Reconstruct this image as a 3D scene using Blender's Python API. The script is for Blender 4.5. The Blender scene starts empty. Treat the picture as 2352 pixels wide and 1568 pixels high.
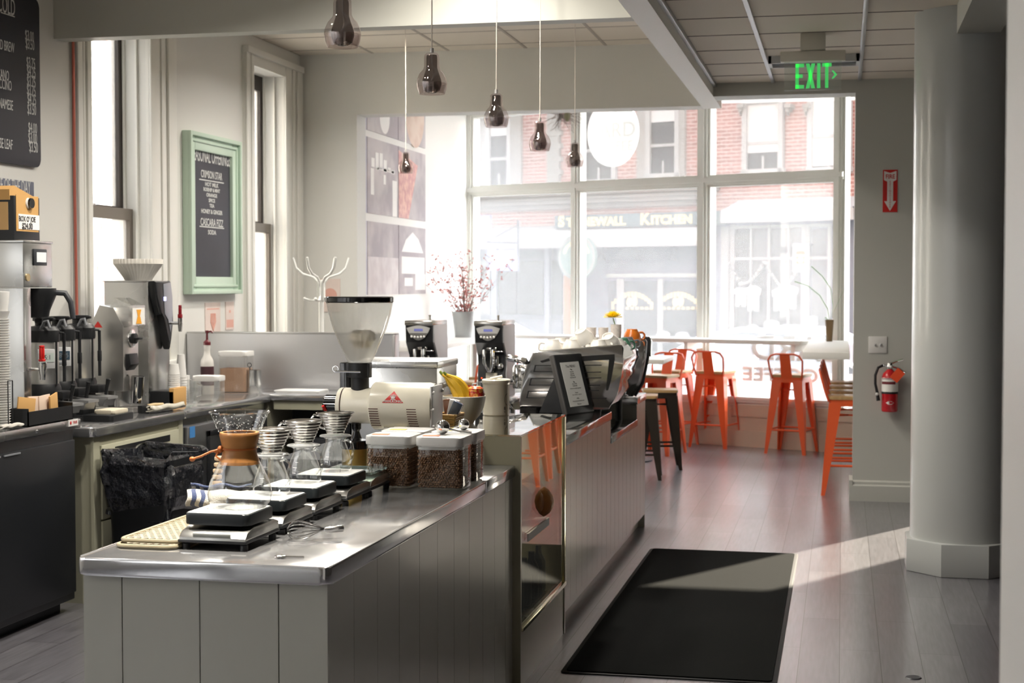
OUTK = .68; EXPOSURE = 1.32; SKY = 8.0; SKYBACK = .13; SUN = 42.0; VEIL = .07; BRICK1 = (150, 108, 102); BRICK2 = (130, 94, 88); LAMPE = 12.0; LAMPW = 15.0; PENDW = 130.0
import bpy, bmesh, math, random
from mathutils import Vector, Matrix
R_ = random.Random(11)
D = bpy.data; SC = bpy.context.scene; COL = SC.collection
PI = math.pi
def rad(a): return a*PI/180

# ---------------------------------------------------------------- camera
FPX = 3500.0; CAM_H = 1.617; PITCH = rad(2.1108); YAW = rad(12.2275)
cr = Vector((math.cos(YAW), math.sin(YAW), 0))
cf = Vector((-math.sin(YAW)*math.cos(PITCH), math.cos(YAW)*math.cos(PITCH), -math.sin(PITCH)))
cu = cr.cross(cf)
CAMP = Vector((0, 0, CAM_H))
def sight(x, y): return cr*((x-1176)/FPX) - cu*((y-784)/FPX) + cf
def pz(x, y, z):
    d = sight(x, y); return CAMP + d*((z-CAM_H)/d.z)
def py(x, y, Y):
    d = sight(x, y); return CAMP + d*(Y/d.y)
def px(x, y, X):
    d = sight(x, y); return CAMP + d*(X/d.x)
def ppl(x, y, P0, n):
    d = sight(x, y); return CAMP + d*((Vector(P0)-CAMP).dot(n)/d.dot(n))

# ---------------------------------------------------------------- colours and materials
def lin(c):
    c = c/255.0
    return c/12.92 if c <= 0.04045 else ((c+0.055)/1.055)**2.4
def rgb(r, g, b): return (lin(r), lin(g), lin(b), 1)
MATS = {}
def new_mat(name):
    m = D.materials.new(name); m.use_nodes = True
    nt = m.node_tree; nt.nodes.clear()
    out = nt.nodes.new('ShaderNodeOutputMaterial')
    return m, nt, out
def pbr(name, col, rough=.5, metal=0, spec=.5, coat=0, noise=0, nscale=20, bdist=.01, bump=0, bscale=60, stretch=None, sheen=0, trans=0, ior=1.45, alpha=1, rvar=0, emit=None, estr=0, sss=0):
    if name in MATS: return MATS[name]
    m, nt, out = new_mat(name)
    b = nt.nodes.new('ShaderNodeBsdfPrincipled')
    b.inputs['Base Color'].default_value = col
    b.inputs['Roughness'].default_value = rough
    b.inputs['Metallic'].default_value = metal
    b.inputs['Specular IOR Level'].default_value = spec
    b.inputs['Coat Weight'].default_value = coat
    b.inputs['Coat Roughness'].default_value = .08
    b.inputs['Sheen Weight'].default_value = sheen
    b.inputs['Transmission Weight'].default_value = trans
    b.inputs['IOR'].default_value = ior
    b.inputs['Alpha'].default_value = alpha
    if emit:
        b.inputs['Emission Color'].default_value = emit
        b.inputs['Emission Strength'].default_value = estr
    if noise or bump or rvar:
        tc = nt.nodes.new('ShaderNodeTexCoord')
        src = tc.outputs['Object']
        if stretch:
            mp = nt.nodes.new('ShaderNodeMapping'); mp.inputs['Scale'].default_value = stretch
            nt.links.new(src, mp.inputs['Vector']); src = mp.outputs['Vector']
        if noise or rvar:
            n = nt.nodes.new('ShaderNodeTexNoise'); n.inputs['Scale'].default_value = nscale; n.inputs['Detail'].default_value = 5
            nt.links.new(src, n.inputs['Vector'])
        if noise:
            mx = nt.nodes.new('ShaderNodeMix'); mx.data_type = 'RGBA'
            mx.inputs[6].default_value = tuple(max(0, c*(1-noise)) for c in col[:3])+(1,)
            mx.inputs[7].default_value = tuple(min(1, c*(1+noise)) for c in col[:3])+(1,)
            nt.links.new(n.outputs['Fac'], mx.inputs[0]); nt.links.new(mx.outputs[2], b.inputs['Base Color'])
        if rvar:
            mr = nt.nodes.new('ShaderNodeMapRange')
            mr.inputs['To Min'].default_value = max(.02, rough-rvar); mr.inputs['To Max'].default_value = min(1, rough+rvar)
            mr.inputs['From Min'].default_value = .3; mr.inputs['From Max'].default_value = .7
            nt.links.new(n.outputs['Fac'], mr.inputs['Value']); nt.links.new(mr.outputs[0], b.inputs['Roughness'])
        if bump:
            n2 = nt.nodes.new('ShaderNodeTexNoise'); n2.inputs['Scale'].default_value = bscale; n2.inputs['Detail'].default_value = 4
            nt.links.new(src, n2.inputs['Vector'])
            bp = nt.nodes.new('ShaderNodeBump'); bp.inputs['Strength'].default_value = bump; bp.inputs['Distance'].default_value = bdist
            nt.links.new(n2.outputs['Fac'], bp.inputs['Height']); nt.links.new(bp.outputs[0], b.inputs['Normal'])
    nt.links.new(b.outputs[0], out.inputs[0])
    MATS[name] = m
    return m
def thin_glass(name, tint=(1, 1, 1), refl=.08, rough=0.0, edge=.9, veil=0.0, veilcol=(1, 1, 1, 1), gcol=(1, 1, 1, 1)):
    """sheet or thin blown glass: straight transmission with mirror reflection that grows at grazing angles"""
    if name in MATS: return MATS[name]
    m, nt, out = new_mat(name)
    t = nt.nodes.new('ShaderNodeBsdfTransparent'); t.inputs[0].default_value = (*tint, 1)
    g = nt.nodes.new('ShaderNodeBsdfGlossy'); g.inputs['Roughness'].default_value = rough; g.inputs[0].default_value = gcol
    lw = nt.nodes.new('ShaderNodeLayerWeight'); lw.inputs[0].default_value = .5
    pw = nt.nodes.new('ShaderNodeMath'); pw.operation = 'POWER'; pw.inputs[1].default_value = 4
    mr = nt.nodes.new('ShaderNodeMapRange'); mr.inputs['To Min'].default_value = refl; mr.inputs['To Max'].default_value = edge
    nt.links.new(lw.outputs['Facing'], pw.inputs[0]); nt.links.new(pw.outputs[0], mr.inputs['Value'])
    mx = nt.nodes.new('ShaderNodeMixShader')
    nt.links.new(mr.outputs[0], mx.inputs[0]); nt.links.new(g.outputs[0], mx.inputs[2])
    if veil:
        tl = nt.nodes.new('ShaderNodeBsdfTranslucent'); tl.inputs[0].default_value = veilcol
        m2 = nt.nodes.new('ShaderNodeMixShader'); m2.inputs[0].default_value = veil
        nt.links.new(t.outputs[0], m2.inputs[1]); nt.links.new(tl.outputs[0], m2.inputs[2])
        nt.links.new(m2.outputs[0], mx.inputs[1])
    else:
        nt.links.new(t.outputs[0], mx.inputs[1])
    nt.links.new(mx.outputs[0], out.inputs[0])
    MATS[name] = m
    return m

# ---------------------------------------------------------------- mesh builder
class MB:
    def __init__(s): s.bm = bmesh.new(); s.M = Matrix.Identity(4); s.mi = 0
    def at(s, x=0, y=0, z=0, rx=0, ry=0, rz=0):
        s.M = Matrix.Translation((x, y, z)) @ Matrix.Rotation(rz, 4, 'Z') @ Matrix.Rotation(ry, 4, 'Y') @ Matrix.Rotation(rx, 4, 'X'); return s
    def mx(s, M): s.M = M; return s
    def m(s, i): s.mi = i; return s
    def _v(s, co): return s.bm.verts.new(s.M @ Vector(co))
    def _f(s, vs):
        try:
            f = s.bm.faces.new(vs); f.material_index = s.mi; return f
        except ValueError: return None
    def box(s, x0, y0, z0, x1, y1, z1, b=0, seg=2):
        x0, x1 = sorted((x0, x1)); y0, y1 = sorted((y0, y1)); z0, z1 = sorted((z0, z1))
        v = [s._v(c) for c in ((x0,y0,z0),(x1,y0,z0),(x1,y1,z0),(x0,y1,z0),(x0,y0,z1),(x1,y0,z1),(x1,y1,z1),(x0,y1,z1))]
        fs = [s._f([v[i] for i in q]) for q in ((0,3,2,1),(4,5,6,7),(0,1,5,4),(1,2,6,5),(2,3,7,6),(3,0,4,7))]
        if b:
            b = min(b, .49*min(x1-x0, y1-y0, z1-z0))
            es = {e for f in fs for e in f.edges}
            bmesh.ops.bevel(s.bm, geom=list(es), offset=b, segments=seg, affect='EDGES', profile=.5, clamp_overlap=True, material=-1)
        return s
    def rbox(s, x0, y0, z0, x1, y1, z1, r, n=5, b=0):
        """box with rounded vertical corners"""
        pts = []
        for cx, cy, a0 in ((x1-r, y1-r, 0), (x0+r, y1-r, 90), (x0+r, y0+r, 180), (x1-r, y0+r, 270)):
            for i in range(n+1):
                a = rad(a0+90*i/n); pts.append((cx+r*math.cos(a), cy+r*math.sin(a)))
        return s.prism(pts, z0, z1, 'xy', b=b)
    def prism(s, poly, d0, d1, plane='xy', b=0, seg=2):
        def co(p, d):
            return {'xy': (p[0], p[1], d), 'xz': (p[0], d, p[1]), 'yz': (d, p[0], p[1])}[plane]
        ar = sum(poly[i][0]*poly[(i+1) % len(poly)][1]-poly[(i+1) % len(poly)][0]*poly[i][1] for i in range(len(poly)))
        flip = (ar < 0) ^ (plane == 'xz') ^ (d1 < d0)
        if flip: poly = list(reversed(poly))
        a = [s._v(co(p, d0)) for p in poly]; c = [s._v(co(p, d1)) for p in poly]
        n = len(poly); fs = [s._f(list(reversed(a))), s._f(c)]
        for i in range(n): fs.append(s._f([a[i], a[(i+1) % n], c[(i+1) % n], c[i]]))
        if b:
            es = set()
            for f in fs[:2]:
                if f: es |= set(f.edges)
            bmesh.ops.bevel(s.bm, geom=list(es), offset=b, segments=seg, affect='EDGES', profile=.5, clamp_overlap=True, material=-1)
        return s
    def lathe(s, prof, n=32, c=(0, 0, 0), a0=0, a1=360, cap0=False, cap1=False, rfun=None):
        full = abs(a1-a0) >= 360; k = n if full else n+1
        rings = []
        for r, z in prof:
            if r < 1e-6: rings.append([s._v((c[0], c[1], c[2]+z))]*k); continue
            ring = []
            for i in range(k):
                a = rad(a0+(a1-a0)*i/n); rr = rfun(r, z, a) if rfun else r
                ring.append(s._v((c[0]+rr*math.cos(a), c[1]+rr*math.sin(a), c[2]+z)))
            rings.append(ring)
        for q in range(len(rings)-1):
            A, B = rings[q], rings[q+1]
            for i in range(k if full else k-1):
                j = (i+1) % k
                vs = []
                for v in (A[i], A[j], B[j], B[i]):
                    if v not in vs: vs.append(v)
                if len(vs) > 2: s._f(vs)
        if cap0 and len(set(rings[0])) > 2: s._f(list(reversed(rings[0])))
        if cap1 and len(set(rings[-1])) > 2: s._f(rings[-1])
        return s
    def cyl(s, p0, p1, r0, r1=None, n=20):
        return s.tube([p0, p1], [r0, r0 if r1 is None else r1], n)
    def tube(s, pts, r, n=8, closed=False, cap=True, flat=1.0):
        P = [Vector(p) for p in pts]; k = len(P)
        rs = r if isinstance(r, (list, tuple)) else [r]*k
        rings = []; up = None
        for i in range(k):
            if closed: t = P[(i+1) % k]-P[i-1]
            elif i == 0: t = P[1]-P[0]
            elif i == k-1: t = P[-1]-P[-2]
            else: t = (P[i+1]-P[i]).normalized()+(P[i]-P[i-1]).normalized()
            if t.length < 1e-9: t = Vector((0, 0, 1))
            t.normalize()
            if up is None:
                up = Vector((0, 0, 1)) if abs(t.z) < .9 else Vector((1, 0, 0))
            u = up - t*up.dot(t)
            if u.length < 1e-6: u = t.orthogonal()
            u.normalize(); w = t.cross(u); up = u
            rings.append([s._v(P[i]+(u*math.cos(2*PI*j/n)*flat+w*math.sin(2*PI*j/n))*rs[i]) for j in range(n)])
        for q in range(k if closed else k-1):
            A, B = rings[q], rings[(q+1) % k]
            for j in range(n): s._f([A[j], A[(j+1) % n], B[(j+1) % n], B[j]])
        if cap and not closed:
            s._f(list(reversed(rings[0]))); s._f(rings[-1])
        return s
    def ball(s, c, r, sx=1, sy=1, sz=1, u=16, v=10):
        prof = [(r*math.sin(PI*i/v), -r*math.cos(PI*i/v)) for i in range(v+1)]
        M0 = s.M
        s.M = M0 @ Matrix.Translation(c) @ Matrix.Diagonal((sx, sy, sz, 1))
        s.lathe(prof, u); s.M = M0
        return s
    def quad(s, a, b, c, d): s._f([s._v(p) for p in (a, b, c, d)]); return s
    def poly(s, pts): s._f([s._v(p) for p in pts]); return s
    def text(s, txt, size, M, ext=.0008, sx=1.0, align='CENTER', bold=0.0):
        cu_ = D.curves.new('t', 'FONT'); cu_.body = txt; cu_.size = size; cu_.align_x = align; cu_.align_y = 'CENTER'
        cu_.extrude = ext; cu_.offset = bold; cu_.resolution_u = 3
        o = D.objects.new('t', cu_); COL.objects.link(o)
        me = D.meshes.new_from_object(o.evaluated_get(bpy.context.evaluated_depsgraph_get()))
        T = s.M @ M @ Matrix.Diagonal((sx, 1, 1, 1))
        vs = [s.bm.verts.new(T @ v.co) for v in me.vertices]
        for p in me.polygons: s._f([vs[i] for i in p.vertices])
        D.objects.remove(o); D.meshes.remove(me); D.curves.remove(cu_)
        return s
def faceY(x, y, z): return Matrix(((1,0,0,x),(0,0,-1,y),(0,1,0,z),(0,0,0,1)))       # reads towards -Y
def faceX(x, y, z): return Matrix(((0,0,1,x),(1,0,0,y),(0,1,0,z),(0,0,0,1)))        # reads towards +X
def faceZ(x, y, z): return Matrix.Translation((x, y, z))

def mesh_of(name, mb, mats, smooth=35):
    me = D.meshes.new(name)
    if smooth:
        for f in mb.bm.faces: f.smooth = True
    bmesh.ops.recalc_face_normals(mb.bm, faces=mb.bm.faces)
    mb.bm.to_mesh(me); mb.bm.free()
    for m in (mats if isinstance(mats, (list, tuple)) else [mats]): me.materials.append(m)
    if smooth: me.set_sharp_from_angle(angle=rad(smooth))
    return me
def part(name, mb, mats, parent=None, label=None, kind=None, smooth=35):
    o = D.objects.new(name, mesh_of(name, mb, mats, smooth)); COL.objects.link(o)
    if parent: o.parent = parent
    if label: o['label'] = label
    if kind: o['kind'] = kind
    return o
def thing(name, label, cat, loc=(0, 0, 0), rz=0, group=None):
    o = D.objects.new(name, None); COL.objects.link(o); o.empty_display_size = .05
    o.location = loc; o.rotation_euler = (0, 0, rz)
    o['label'] = label; o['category'] = cat
    if group: o['group'] = group
    return o
def solo(name, mb, mats, label, cat, loc=(0, 0, 0), rz=0, group=None, kind=None, smooth=35):
    o = part(name, mb, mats, None, None, kind, smooth)
    o.location = loc; o.rotation_euler = (0, 0, rz)
    o['label'] = label; o['category'] = cat
    if group: o['group'] = group
    return o
def struct(name, mb, mats, label=None, parent=None, smooth=35):
    o = part(name, mb, mats, parent, None, None if parent else 'structure', smooth)
    if not parent: o['label'] = label; o['category'] = name.split('_')[0]
    return o
def dup(src, label, loc, rz=None, group=None, scale=None):
    r = src.copy(); COL.objects.link(r); r.location = loc
    if rz is not None: r.rotation_euler = (0, 0, rz)
    if scale: r.scale = (scale,)*3
    r['label'] = label
    if group: r['group'] = group
    for ch in list(src.children):
        c = ch.copy(); COL.objects.link(c); c.parent = r
        for g in list(ch.children):
            d = g.copy(); COL.objects.link(d); d.parent = c
    return r

# ---------------------------------------------------------------- shared materials
WALL = pbr('wall_paint', rgb(217, 216, 211), .55, bump=.03, bscale=300)
WALLD = pbr('sage_paint', rgb(188, 188, 180), .5, bump=.03, bscale=300)
TRIM = pbr('trim_paint', rgb(224, 223, 217), .4)
WHITE = pbr('white_paint', rgb(235, 233, 228), .45)
BEAD = pbr('counter_paint', rgb(178, 177, 167), .28, coat=.15, bump=.02, bscale=200)
DARKGAP = pbr('groove_dark', rgb(48, 44, 38), .8)
STEEL = pbr('brushed_steel', (.64, .64, .63, 1), .27, 1, noise=.025, nscale=3, rvar=.02)
TOPSTEEL = pbr('counter_steel', (.76, .76, .77, 1), .13, .9, rvar=.03, nscale=9)
CHROME = pbr('chrome', (.8, .8, .8, 1), .06, 1)
MIRROR = pbr('polished_steel', (.72, .72, .72, 1), .05, 1)
BLACK = pbr('black_plastic', rgb(26, 27, 29), .42)
GLOSSBLACK = pbr('gloss_black', rgb(14, 14, 16), .12, coat=.4)
CHARCOAL = pbr('charcoal_plastic', rgb(52, 54, 58), .4)
GREYPL = pbr('grey_plastic', rgb(128, 130, 134), .45)
LIGHTGREY = pbr('light_grey_plastic', rgb(196, 196, 196), .4)
WHITEPL = pbr('white_plastic', rgb(224, 222, 218), .35)
PAPER = pbr('white_paper', rgb(232, 230, 224), .8)
CERAMIC = pbr('white_ceramic', rgb(226, 222, 214), .15, coat=.4)
CREAM = pbr('cream_enamel', rgb(233, 227, 208), .22, coat=.3)
RED = pbr('red_paint', rgb(196, 34, 30), .3)
ORANGE = pbr('orange_metal', rgb(224, 92, 46), .32, coat=.2)
GLASS = thin_glass('clear_glass', (.97, .98, .98), .07, edge=.85)
PLASTICCLEAR = thin_glass('clear_plastic', (.93, .93, .92), .06, rough=.08, edge=.6, veil=.10)
WOOD = pbr('pale_wood', rgb(196, 170, 126), .45, noise=.2, nscale=9, stretch=(1, 14, 1))
# ================================================================ camera, sky, sun
cam_d = D.cameras.new('camera'); cam = D.objects.new('camera', cam_d); COL.objects.link(cam)
cam_d.sensor_width = 36; cam_d.lens = FPX/2352*36; cam_d.clip_end = 200; cam_d.clip_start = .05
cam.location = CAMP; cam.rotation_euler = (PI/2-PITCH, 0, YAW)
cam_d.dof.use_dof = True; cam_d.dof.focus_distance = 5.4; cam_d.dof.aperture_fstop = 6.5
SC.camera = cam
SC.view_settings.view_transform = 'Standard'; SC.view_settings.look = 'None'
SC.view_settings.gamma = 1; SC.view_settings.exposure = EXPOSURE; SC.view_settings.use_curve_mapping = False
try:
    cy = SC.cycles
    cy.max_bounces = 10; cy.diffuse_bounces = 5; cy.glossy_bounces = 4; cy.transmission_bounces = 6; cy.transparent_max_bounces = 24
    cy.caustics_reflective = False; cy.caustics_refractive = False
    cy.sample_clamp_indirect = 6; cy.blur_glossy = .5; cy.use_denoising = True
    cy.use_adaptive_sampling = True; cy.adaptive_threshold = .015
except Exception: pass
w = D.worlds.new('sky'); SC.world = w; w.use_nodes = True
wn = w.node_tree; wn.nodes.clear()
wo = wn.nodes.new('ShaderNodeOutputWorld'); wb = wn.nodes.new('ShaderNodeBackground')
tc = wn.nodes.new('ShaderNodeTexCoord'); sx = wn.nodes.new('ShaderNodeSeparateXYZ')
rp = wn.nodes.new('ShaderNodeValToRGB')
rp.color_ramp.elements[0].position = .46; rp.color_ramp.elements[0].color = (.42, .42, .42, 1)
rp.color_ramp.elements[1].position = .52; rp.color_ramp.elements[1].color = (1, .985, .96, 1)
e = rp.color_ramp.elements.new(1.0); e.color = (.80, .88, 1, 1)
mr = wn.nodes.new('ShaderNodeMapRange'); mr.inputs['From Min'].default_value = -1
wn.links.new(tc.outputs['Generated'], sx.inputs[0]); wn.links.new(sx.outputs['Z'], mr.inputs['Value'])
wn.links.new(mr.outputs[0], rp.inputs['Fac']); wn.links.new(rp.outputs[0], wb.inputs[0])
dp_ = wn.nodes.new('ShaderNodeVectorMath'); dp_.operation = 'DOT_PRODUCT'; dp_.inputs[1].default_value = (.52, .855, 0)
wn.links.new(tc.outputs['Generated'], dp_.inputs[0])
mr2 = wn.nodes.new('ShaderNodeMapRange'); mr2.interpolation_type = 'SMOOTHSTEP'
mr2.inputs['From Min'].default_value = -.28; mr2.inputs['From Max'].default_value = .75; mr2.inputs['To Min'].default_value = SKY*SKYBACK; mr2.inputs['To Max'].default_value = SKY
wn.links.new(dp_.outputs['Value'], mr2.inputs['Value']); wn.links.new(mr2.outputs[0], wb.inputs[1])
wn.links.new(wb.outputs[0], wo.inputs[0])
sd = D.lights.new('sun', 'SUN'); sun = D.objects.new('sun', sd); COL.objects.link(sun)
sd.energy = SUN; sd.angle = rad(.9); sd.color = (1, .93, .8)
el = rad(27); tr = Vector((-.52*math.cos(el), -.855*math.cos(el), -math.sin(el)))
sun.rotation_euler = tr.to_track_quat('-Z', 'Y').to_euler(); sun.location = (8, 24, 12)
def portal(name, c, w_, h_, normal):
    l = D.lights.new(name, 'AREA'); l.shape = 'RECTANGLE'; l.size = w_; l.size_y = h_
    o = D.objects.new(name, l); COL.objects.link(o); o.location = c
    o.rotation_euler = Vector(normal).to_track_quat('-Z', 'Z').to_euler()
    l.cycles.is_portal = True
    return o

# ================================================================ room shell
XL = -4.5; CEIL = 3.56; CEILR = 3.15; YB = 12.3; YR = 11.7; SOF = 3.05
SA = math.atan(.42); SU = Vector((math.cos(SA), -math.sin(SA), 0)); SN = Vector((math.sin(SA), math.cos(SA), 0)); SO = Vector((-1.04, 15.51, 0))
def st(u, n, z=0): return SO + SU*u + SN*n + Vector((0, 0, z))
# floor with planks running along the room
m, nt, out = new_mat('dark_plank_floor')
b = nt.nodes.new('ShaderNodeBsdfPrincipled'); tcn = nt.nodes.new('ShaderNodeTexCoord')
mp = nt.nodes.new('ShaderNodeMapping'); mp.inputs['Rotation'].default_value = (0, 0, PI/2)
br = nt.nodes.new('ShaderNodeTexBrick'); br.inputs['Scale'].default_value = 1; br.inputs['Brick Width'].default_value = 1.25; br.inputs['Row Height'].default_value = .172
br.inputs['Mortar Size'].default_value = .0016; br.inputs['Bias'].default_value = .1
br.inputs['Color1'].default_value = rgb(108, 106, 110); br.inputs['Color2'].default_value = rgb(92, 90, 95); br.inputs['Mortar'].default_value = rgb(30, 26, 26)
nz = nt.nodes.new('ShaderNodeTexNoise'); nz.inputs['Scale'].default_value = 5; nz.inputs['Detail'].default_value = 8
mp2 = nt.nodes.new('ShaderNodeMapping'); mp2.inputs['Scale'].default_value = (14, .9, 1)
mxn = nt.nodes.new('ShaderNodeMix'); mxn.data_type = 'RGBA'; mxn.blend_type = 'OVERLAY'; mxn.inputs[0].default_value = .55
L = nt.links.new
L(tcn.outputs['Object'], mp.inputs[0]); L(mp.outputs[0], br.inputs[0]); L(tcn.outputs['Object'], mp2.inputs[0]); L(mp2.outputs[0], nz.inputs['Vector'])
L(br.outputs['Color'], mxn.inputs[6]); L(nz.outputs['Fac'], mxn.inputs[7]); L(mxn.outputs[2], b.inputs['Base Color'])
mrr = nt.nodes.new('ShaderNodeMapRange'); mrr.inputs['To Min'].default_value = .30; mrr.inputs['To Max'].default_value = .36
L(nz.outputs['Fac'], mrr.inputs['Value']); L(mrr.outputs[0], b.inputs['Roughness'])
bp = nt.nodes.new('ShaderNodeBump'); bp.inputs['Strength'].default_value = .02; bp.inputs['Distance'].default_value = .002
L(nz.outputs['Fac'], bp.inputs['Height']); L(bp.outputs[0], b.inputs['Normal']); L(b.outputs[0], out.inputs[0]); b.inputs['Coat Weight'].default_value = .9; b.inputs['Coat Roughness'].default_value = .22
FLOORM = m
sl, sr = st(-3.9, .15), st(4.2, .15)
q = MB().prism([(-4.9, -4.2), (2.9, -4.2), (2.9, 11.9), (.3, 11.9), (.3, st(1.46, .1).y), (st(-3.5, .1).x, st(-3.5, .1).y), (-4.9, st(-3.5, .1).y)], -.12, 0, 'xy')
struct('floor', q, FLOORM, 'dark grey brown plank floor of the cafe')

# side wall with the tall windows
def wall_with_openings(mb, y0, y1, z0, z1, x0, x1, ops):
    y = y0
    for a, b_, c, d in sorted(ops):
        mb.box(x0, y, z0, x1, a, z1)
        if c > z0: mb.box(x0, a, z0, x1, b_, c)
        if d < z1: mb.box(x0, a, d, x1, b_, z1)
        y = b_
    mb.box(x0, y, z0, x1, y1, z1)
W1 = (8.55, 9.36, 1.12, 3.40); W2 = (11.17, 11.86, 1.12, 3.32)
REARW = (-3.4, -.3, .5, 3.3); MIDW = (.6, 4.2, .9, 3.3)
q = MB(); wall_with_openings(q, -4.2, 12.3, 0, CEIL+.1, -4.75, XL, [W1, W2, REARW, MIDW])
struct('wall_left', q, WALL, 'pale greige side wall holding the two tall sash windows')
SASH = pbr('sash_grey_brown', rgb(120, 112, 104), .5)
SASHD = pbr('sash_dark', rgb(66, 60, 56), .5)
PANE = thin_glass('window_glass', (.97, .98, .98), .04, edge=.5, veil=.13)
def side_window(name, op, mull, label, cas_l, cas_r, top):
    y0, y1, z0, z1 = op
    # casing boards with two grooves
    q = MB()
    for a, b_ in ((y0-cas_l, y0), (y1, y1+cas_r)):
        wd = b_-a
        q.box(XL, a, z0-.1, XL+.022, b_, top)
        q.box(XL+.022, a, z0-.1, XL+.04, a+wd*.34, top, .004)
        q.box(XL+.022, a+wd*.44, z0-.1, XL+.034, a+wd*.58, top, .003)
        q.box(XL+.022, a+wd*.68, z0-.1, XL+.04, b_, top, .004)
    q.box(XL, y0, z1, XL+.034, y1, top)
    q.box(XL, y0-cas_l, top, XL+.055, y1+cas_r, top+.05, .006)
    q.box(XL, y0-cas_l-.02, z0-.05, XL+.08, y1+cas_r+.0, z0-.01, .006)
    fr = struct(name, q, TRIM, label)
    zr = mull
    q = MB()  # reveal stops
    for yy in (y0, y1):
        s_ = 1 if yy == y0 else -1
        q.box(XL-.07, yy, z0, XL-.055, yy+s_*.02, z1)
        q.box(XL-.16, yy, z0, XL-.145, yy+s_*.018, z1)
    struct('jamb_stop', q, TRIM, parent=fr)
    q = MB()  # lower sash
    f = .045
    xa, xb = XL-.145, XL-.1
    q.box(xa, y0, z0, xb, y0+f*.6, zr+.03); q.box(xa, y1-f, z0, xb, y1, zr+.03); q.box(xa, y0+f*.6, z0, xb, y1-f, z0+.07); q.box(xa, y0+f*.6, zr-.045, xb, y1-f, zr+.03)
    ls = struct('lower_sash', q, SASH, parent=fr)
    q = MB(); xa, xb = XL-.215, XL-.165
    q.box(xa, y0, zr, xb, y0+f*.6, z1); q.box(xa, y1-f*1.3, zr, xb, y1, z1); q.box(xa, y0+f*.6, z1-.12, xb, y1-f*1.3, z1); q.box(xa, y0+f*.6, zr, xb, y1-f*1.3, zr+.045)
    struct('upper_sash', q, SASHD, parent=fr)
    q = MB().box(XL-.128, y0+.02, z0+.05, XL-.124, y1-.02, zr)
    q.box(XL-.192, y0+.02, zr, XL-.188, y1-.02, z1-.1); struct('pane', q, PANE, parent=fr)
    q = MB().box(XL-.12, (y0+y1)/2-.16, zr+.03, XL-.1, (y0+y1)/2-.1, zr+.045, .004); struct('sash_lock', q, STEEL, parent=fr)
    return fr
side_window('window_1', W1, 2.09, 'tall sash window behind the coffee brewer, between menu board and framed chalkboard', .17, .40, 3.44)
side_window('window_2', W2, 2.09, 'tall sash window in the corner beside the framed chalkboard', .15, .40, 3.40)
for nm, o_ in (('window_4', REARW), ('window_5', MIDW)):
    q = MB(); y0, y1, z0, z1 = o_
    for a in (y0, (y0+y1)/2-.03, y1-.06): q.box(XL-.16, a, z0, XL-.1, a+.06, z1)
    q.box(XL-.16, y0, z0, XL-.1, y1, z0+.06); q.box(XL-.16, y0, z1-.06, XL-.1, y1, z1)
    struct(nm, q, TRIM, 'wide window in the side wall behind the camera' if nm == 'window_4' else 'wide window in the side wall beside the pour-over counter')
    portal('portal_'+nm, (XL-.2, (y0+y1)/2, (z0+z1)/2), y1-y0, z1-z0, (1, 0, 0))
portal('portal_w1', (XL-.26, 8.95, 2.25), .8, 2.3, (1, 0, 0)); portal('portal_w2', (XL-.26, 11.5, 2.2), .7, 2.2, (1, 0, 0))
q = MB().tube([(XL+.018, 8.36, 3.3), (XL+.018, 8.36, 2.2), (XL+.03, 8.35, 1.4), (XL+.02, 8.36, 1.0)], .009, 8)
solo('copper_pipe', q, pbr('copper', rgb(190, 110, 96), .4, .6), 'thin copper pipe running down the wall beside the window casing', 'pipe')

# wall behind: stub at the corner, headers, alcove
q = MB().box(-4.75, YB, 0, -4.0, YB+.24, CEIL+.1).box(-4.0, YB, SOF, -1.116, YB+.24, CEIL+.1)
struct('wall_back', q, WALL, 'greige end wall with a deep header over the window alcove')
q = MB().box(-.97, YR, SOF, .085, YR+.25, CEILR+.55).box(.085, YR, 0, 1.15, YR+.25, CEILR+.1).box(1.15, YR, 2.35, 2.0, YR+.25, CEILR+.1).box(2.0, YR, 0, 2.9, YR+.25, CEILR+.1)
a1 = st(1.22, .05)
q.prism([(.085, YR+.25), (.4, YR+.25), (.4, a1.y), (a1.x, a1.y)], 0, 3.7, 'xy')
struct('wall_right', q, WALLD, 'sage grey wall with fire extinguisher and switch')
q = MB().box(-4.9, YB+.24, 0, -4.15, 17.0, 3.7)
struct('wall_alcove', q, WHITE, 'white alcove wall carrying the photo panels')
q = MB().box(-4.4, YB+.24, 3.62, .4, 17, 3.72); struct('ceiling_alcove', q, WHITE, 'plain ceiling over the window alcove')
TILE = pbr('ceiling_tile', rgb(226, 218, 205), .8, bump=.15, bscale=160)
q = MB().box(-4.75, -4.2, CEIL, -1.0, YB+.1, CEIL+.1); struct('ceiling', q, TILE, 'cream tiled ceiling over the bar')
q = MB().box(-1.0, -4.2, CEILR, 2.9, YR+.1, CEILR+.1); struct('ceiling_right', q, TILE, 'cream tiled ceiling over the walkway')
q = MB()
for x in (-4.51, -3.86, -3.205, -2.55, -1.89, -1.235): q.box(x-.012, -4.2, CEIL-.004, x+.012, YB, CEIL+.002)
y = 12.05
while y > -4: q.box(XL, y-.006, CEIL-.003, -1.1, y+.006, CEIL+.002); y -= .62
struct('trim_1', q, pbr('grid_grey', rgb(176, 168, 158), .6), 'thin ceiling grid lines over the bar')
q = MB()
for x in (-.523, .113, .75, 1.4): q.box(x-.014, -4.2, CEILR-.012, x+.014, YR, CEILR+.002, .003)
q.box(-.985, -4.2, CEILR-.03, -.945, YR, CEILR+.002, .003)
struct('trim_2', q, pbr('grid_metal', rgb(178, 178, 180), .35, .6), 'silver ceiling tracks over the walkway')
q = MB(); y = 11.3
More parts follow.
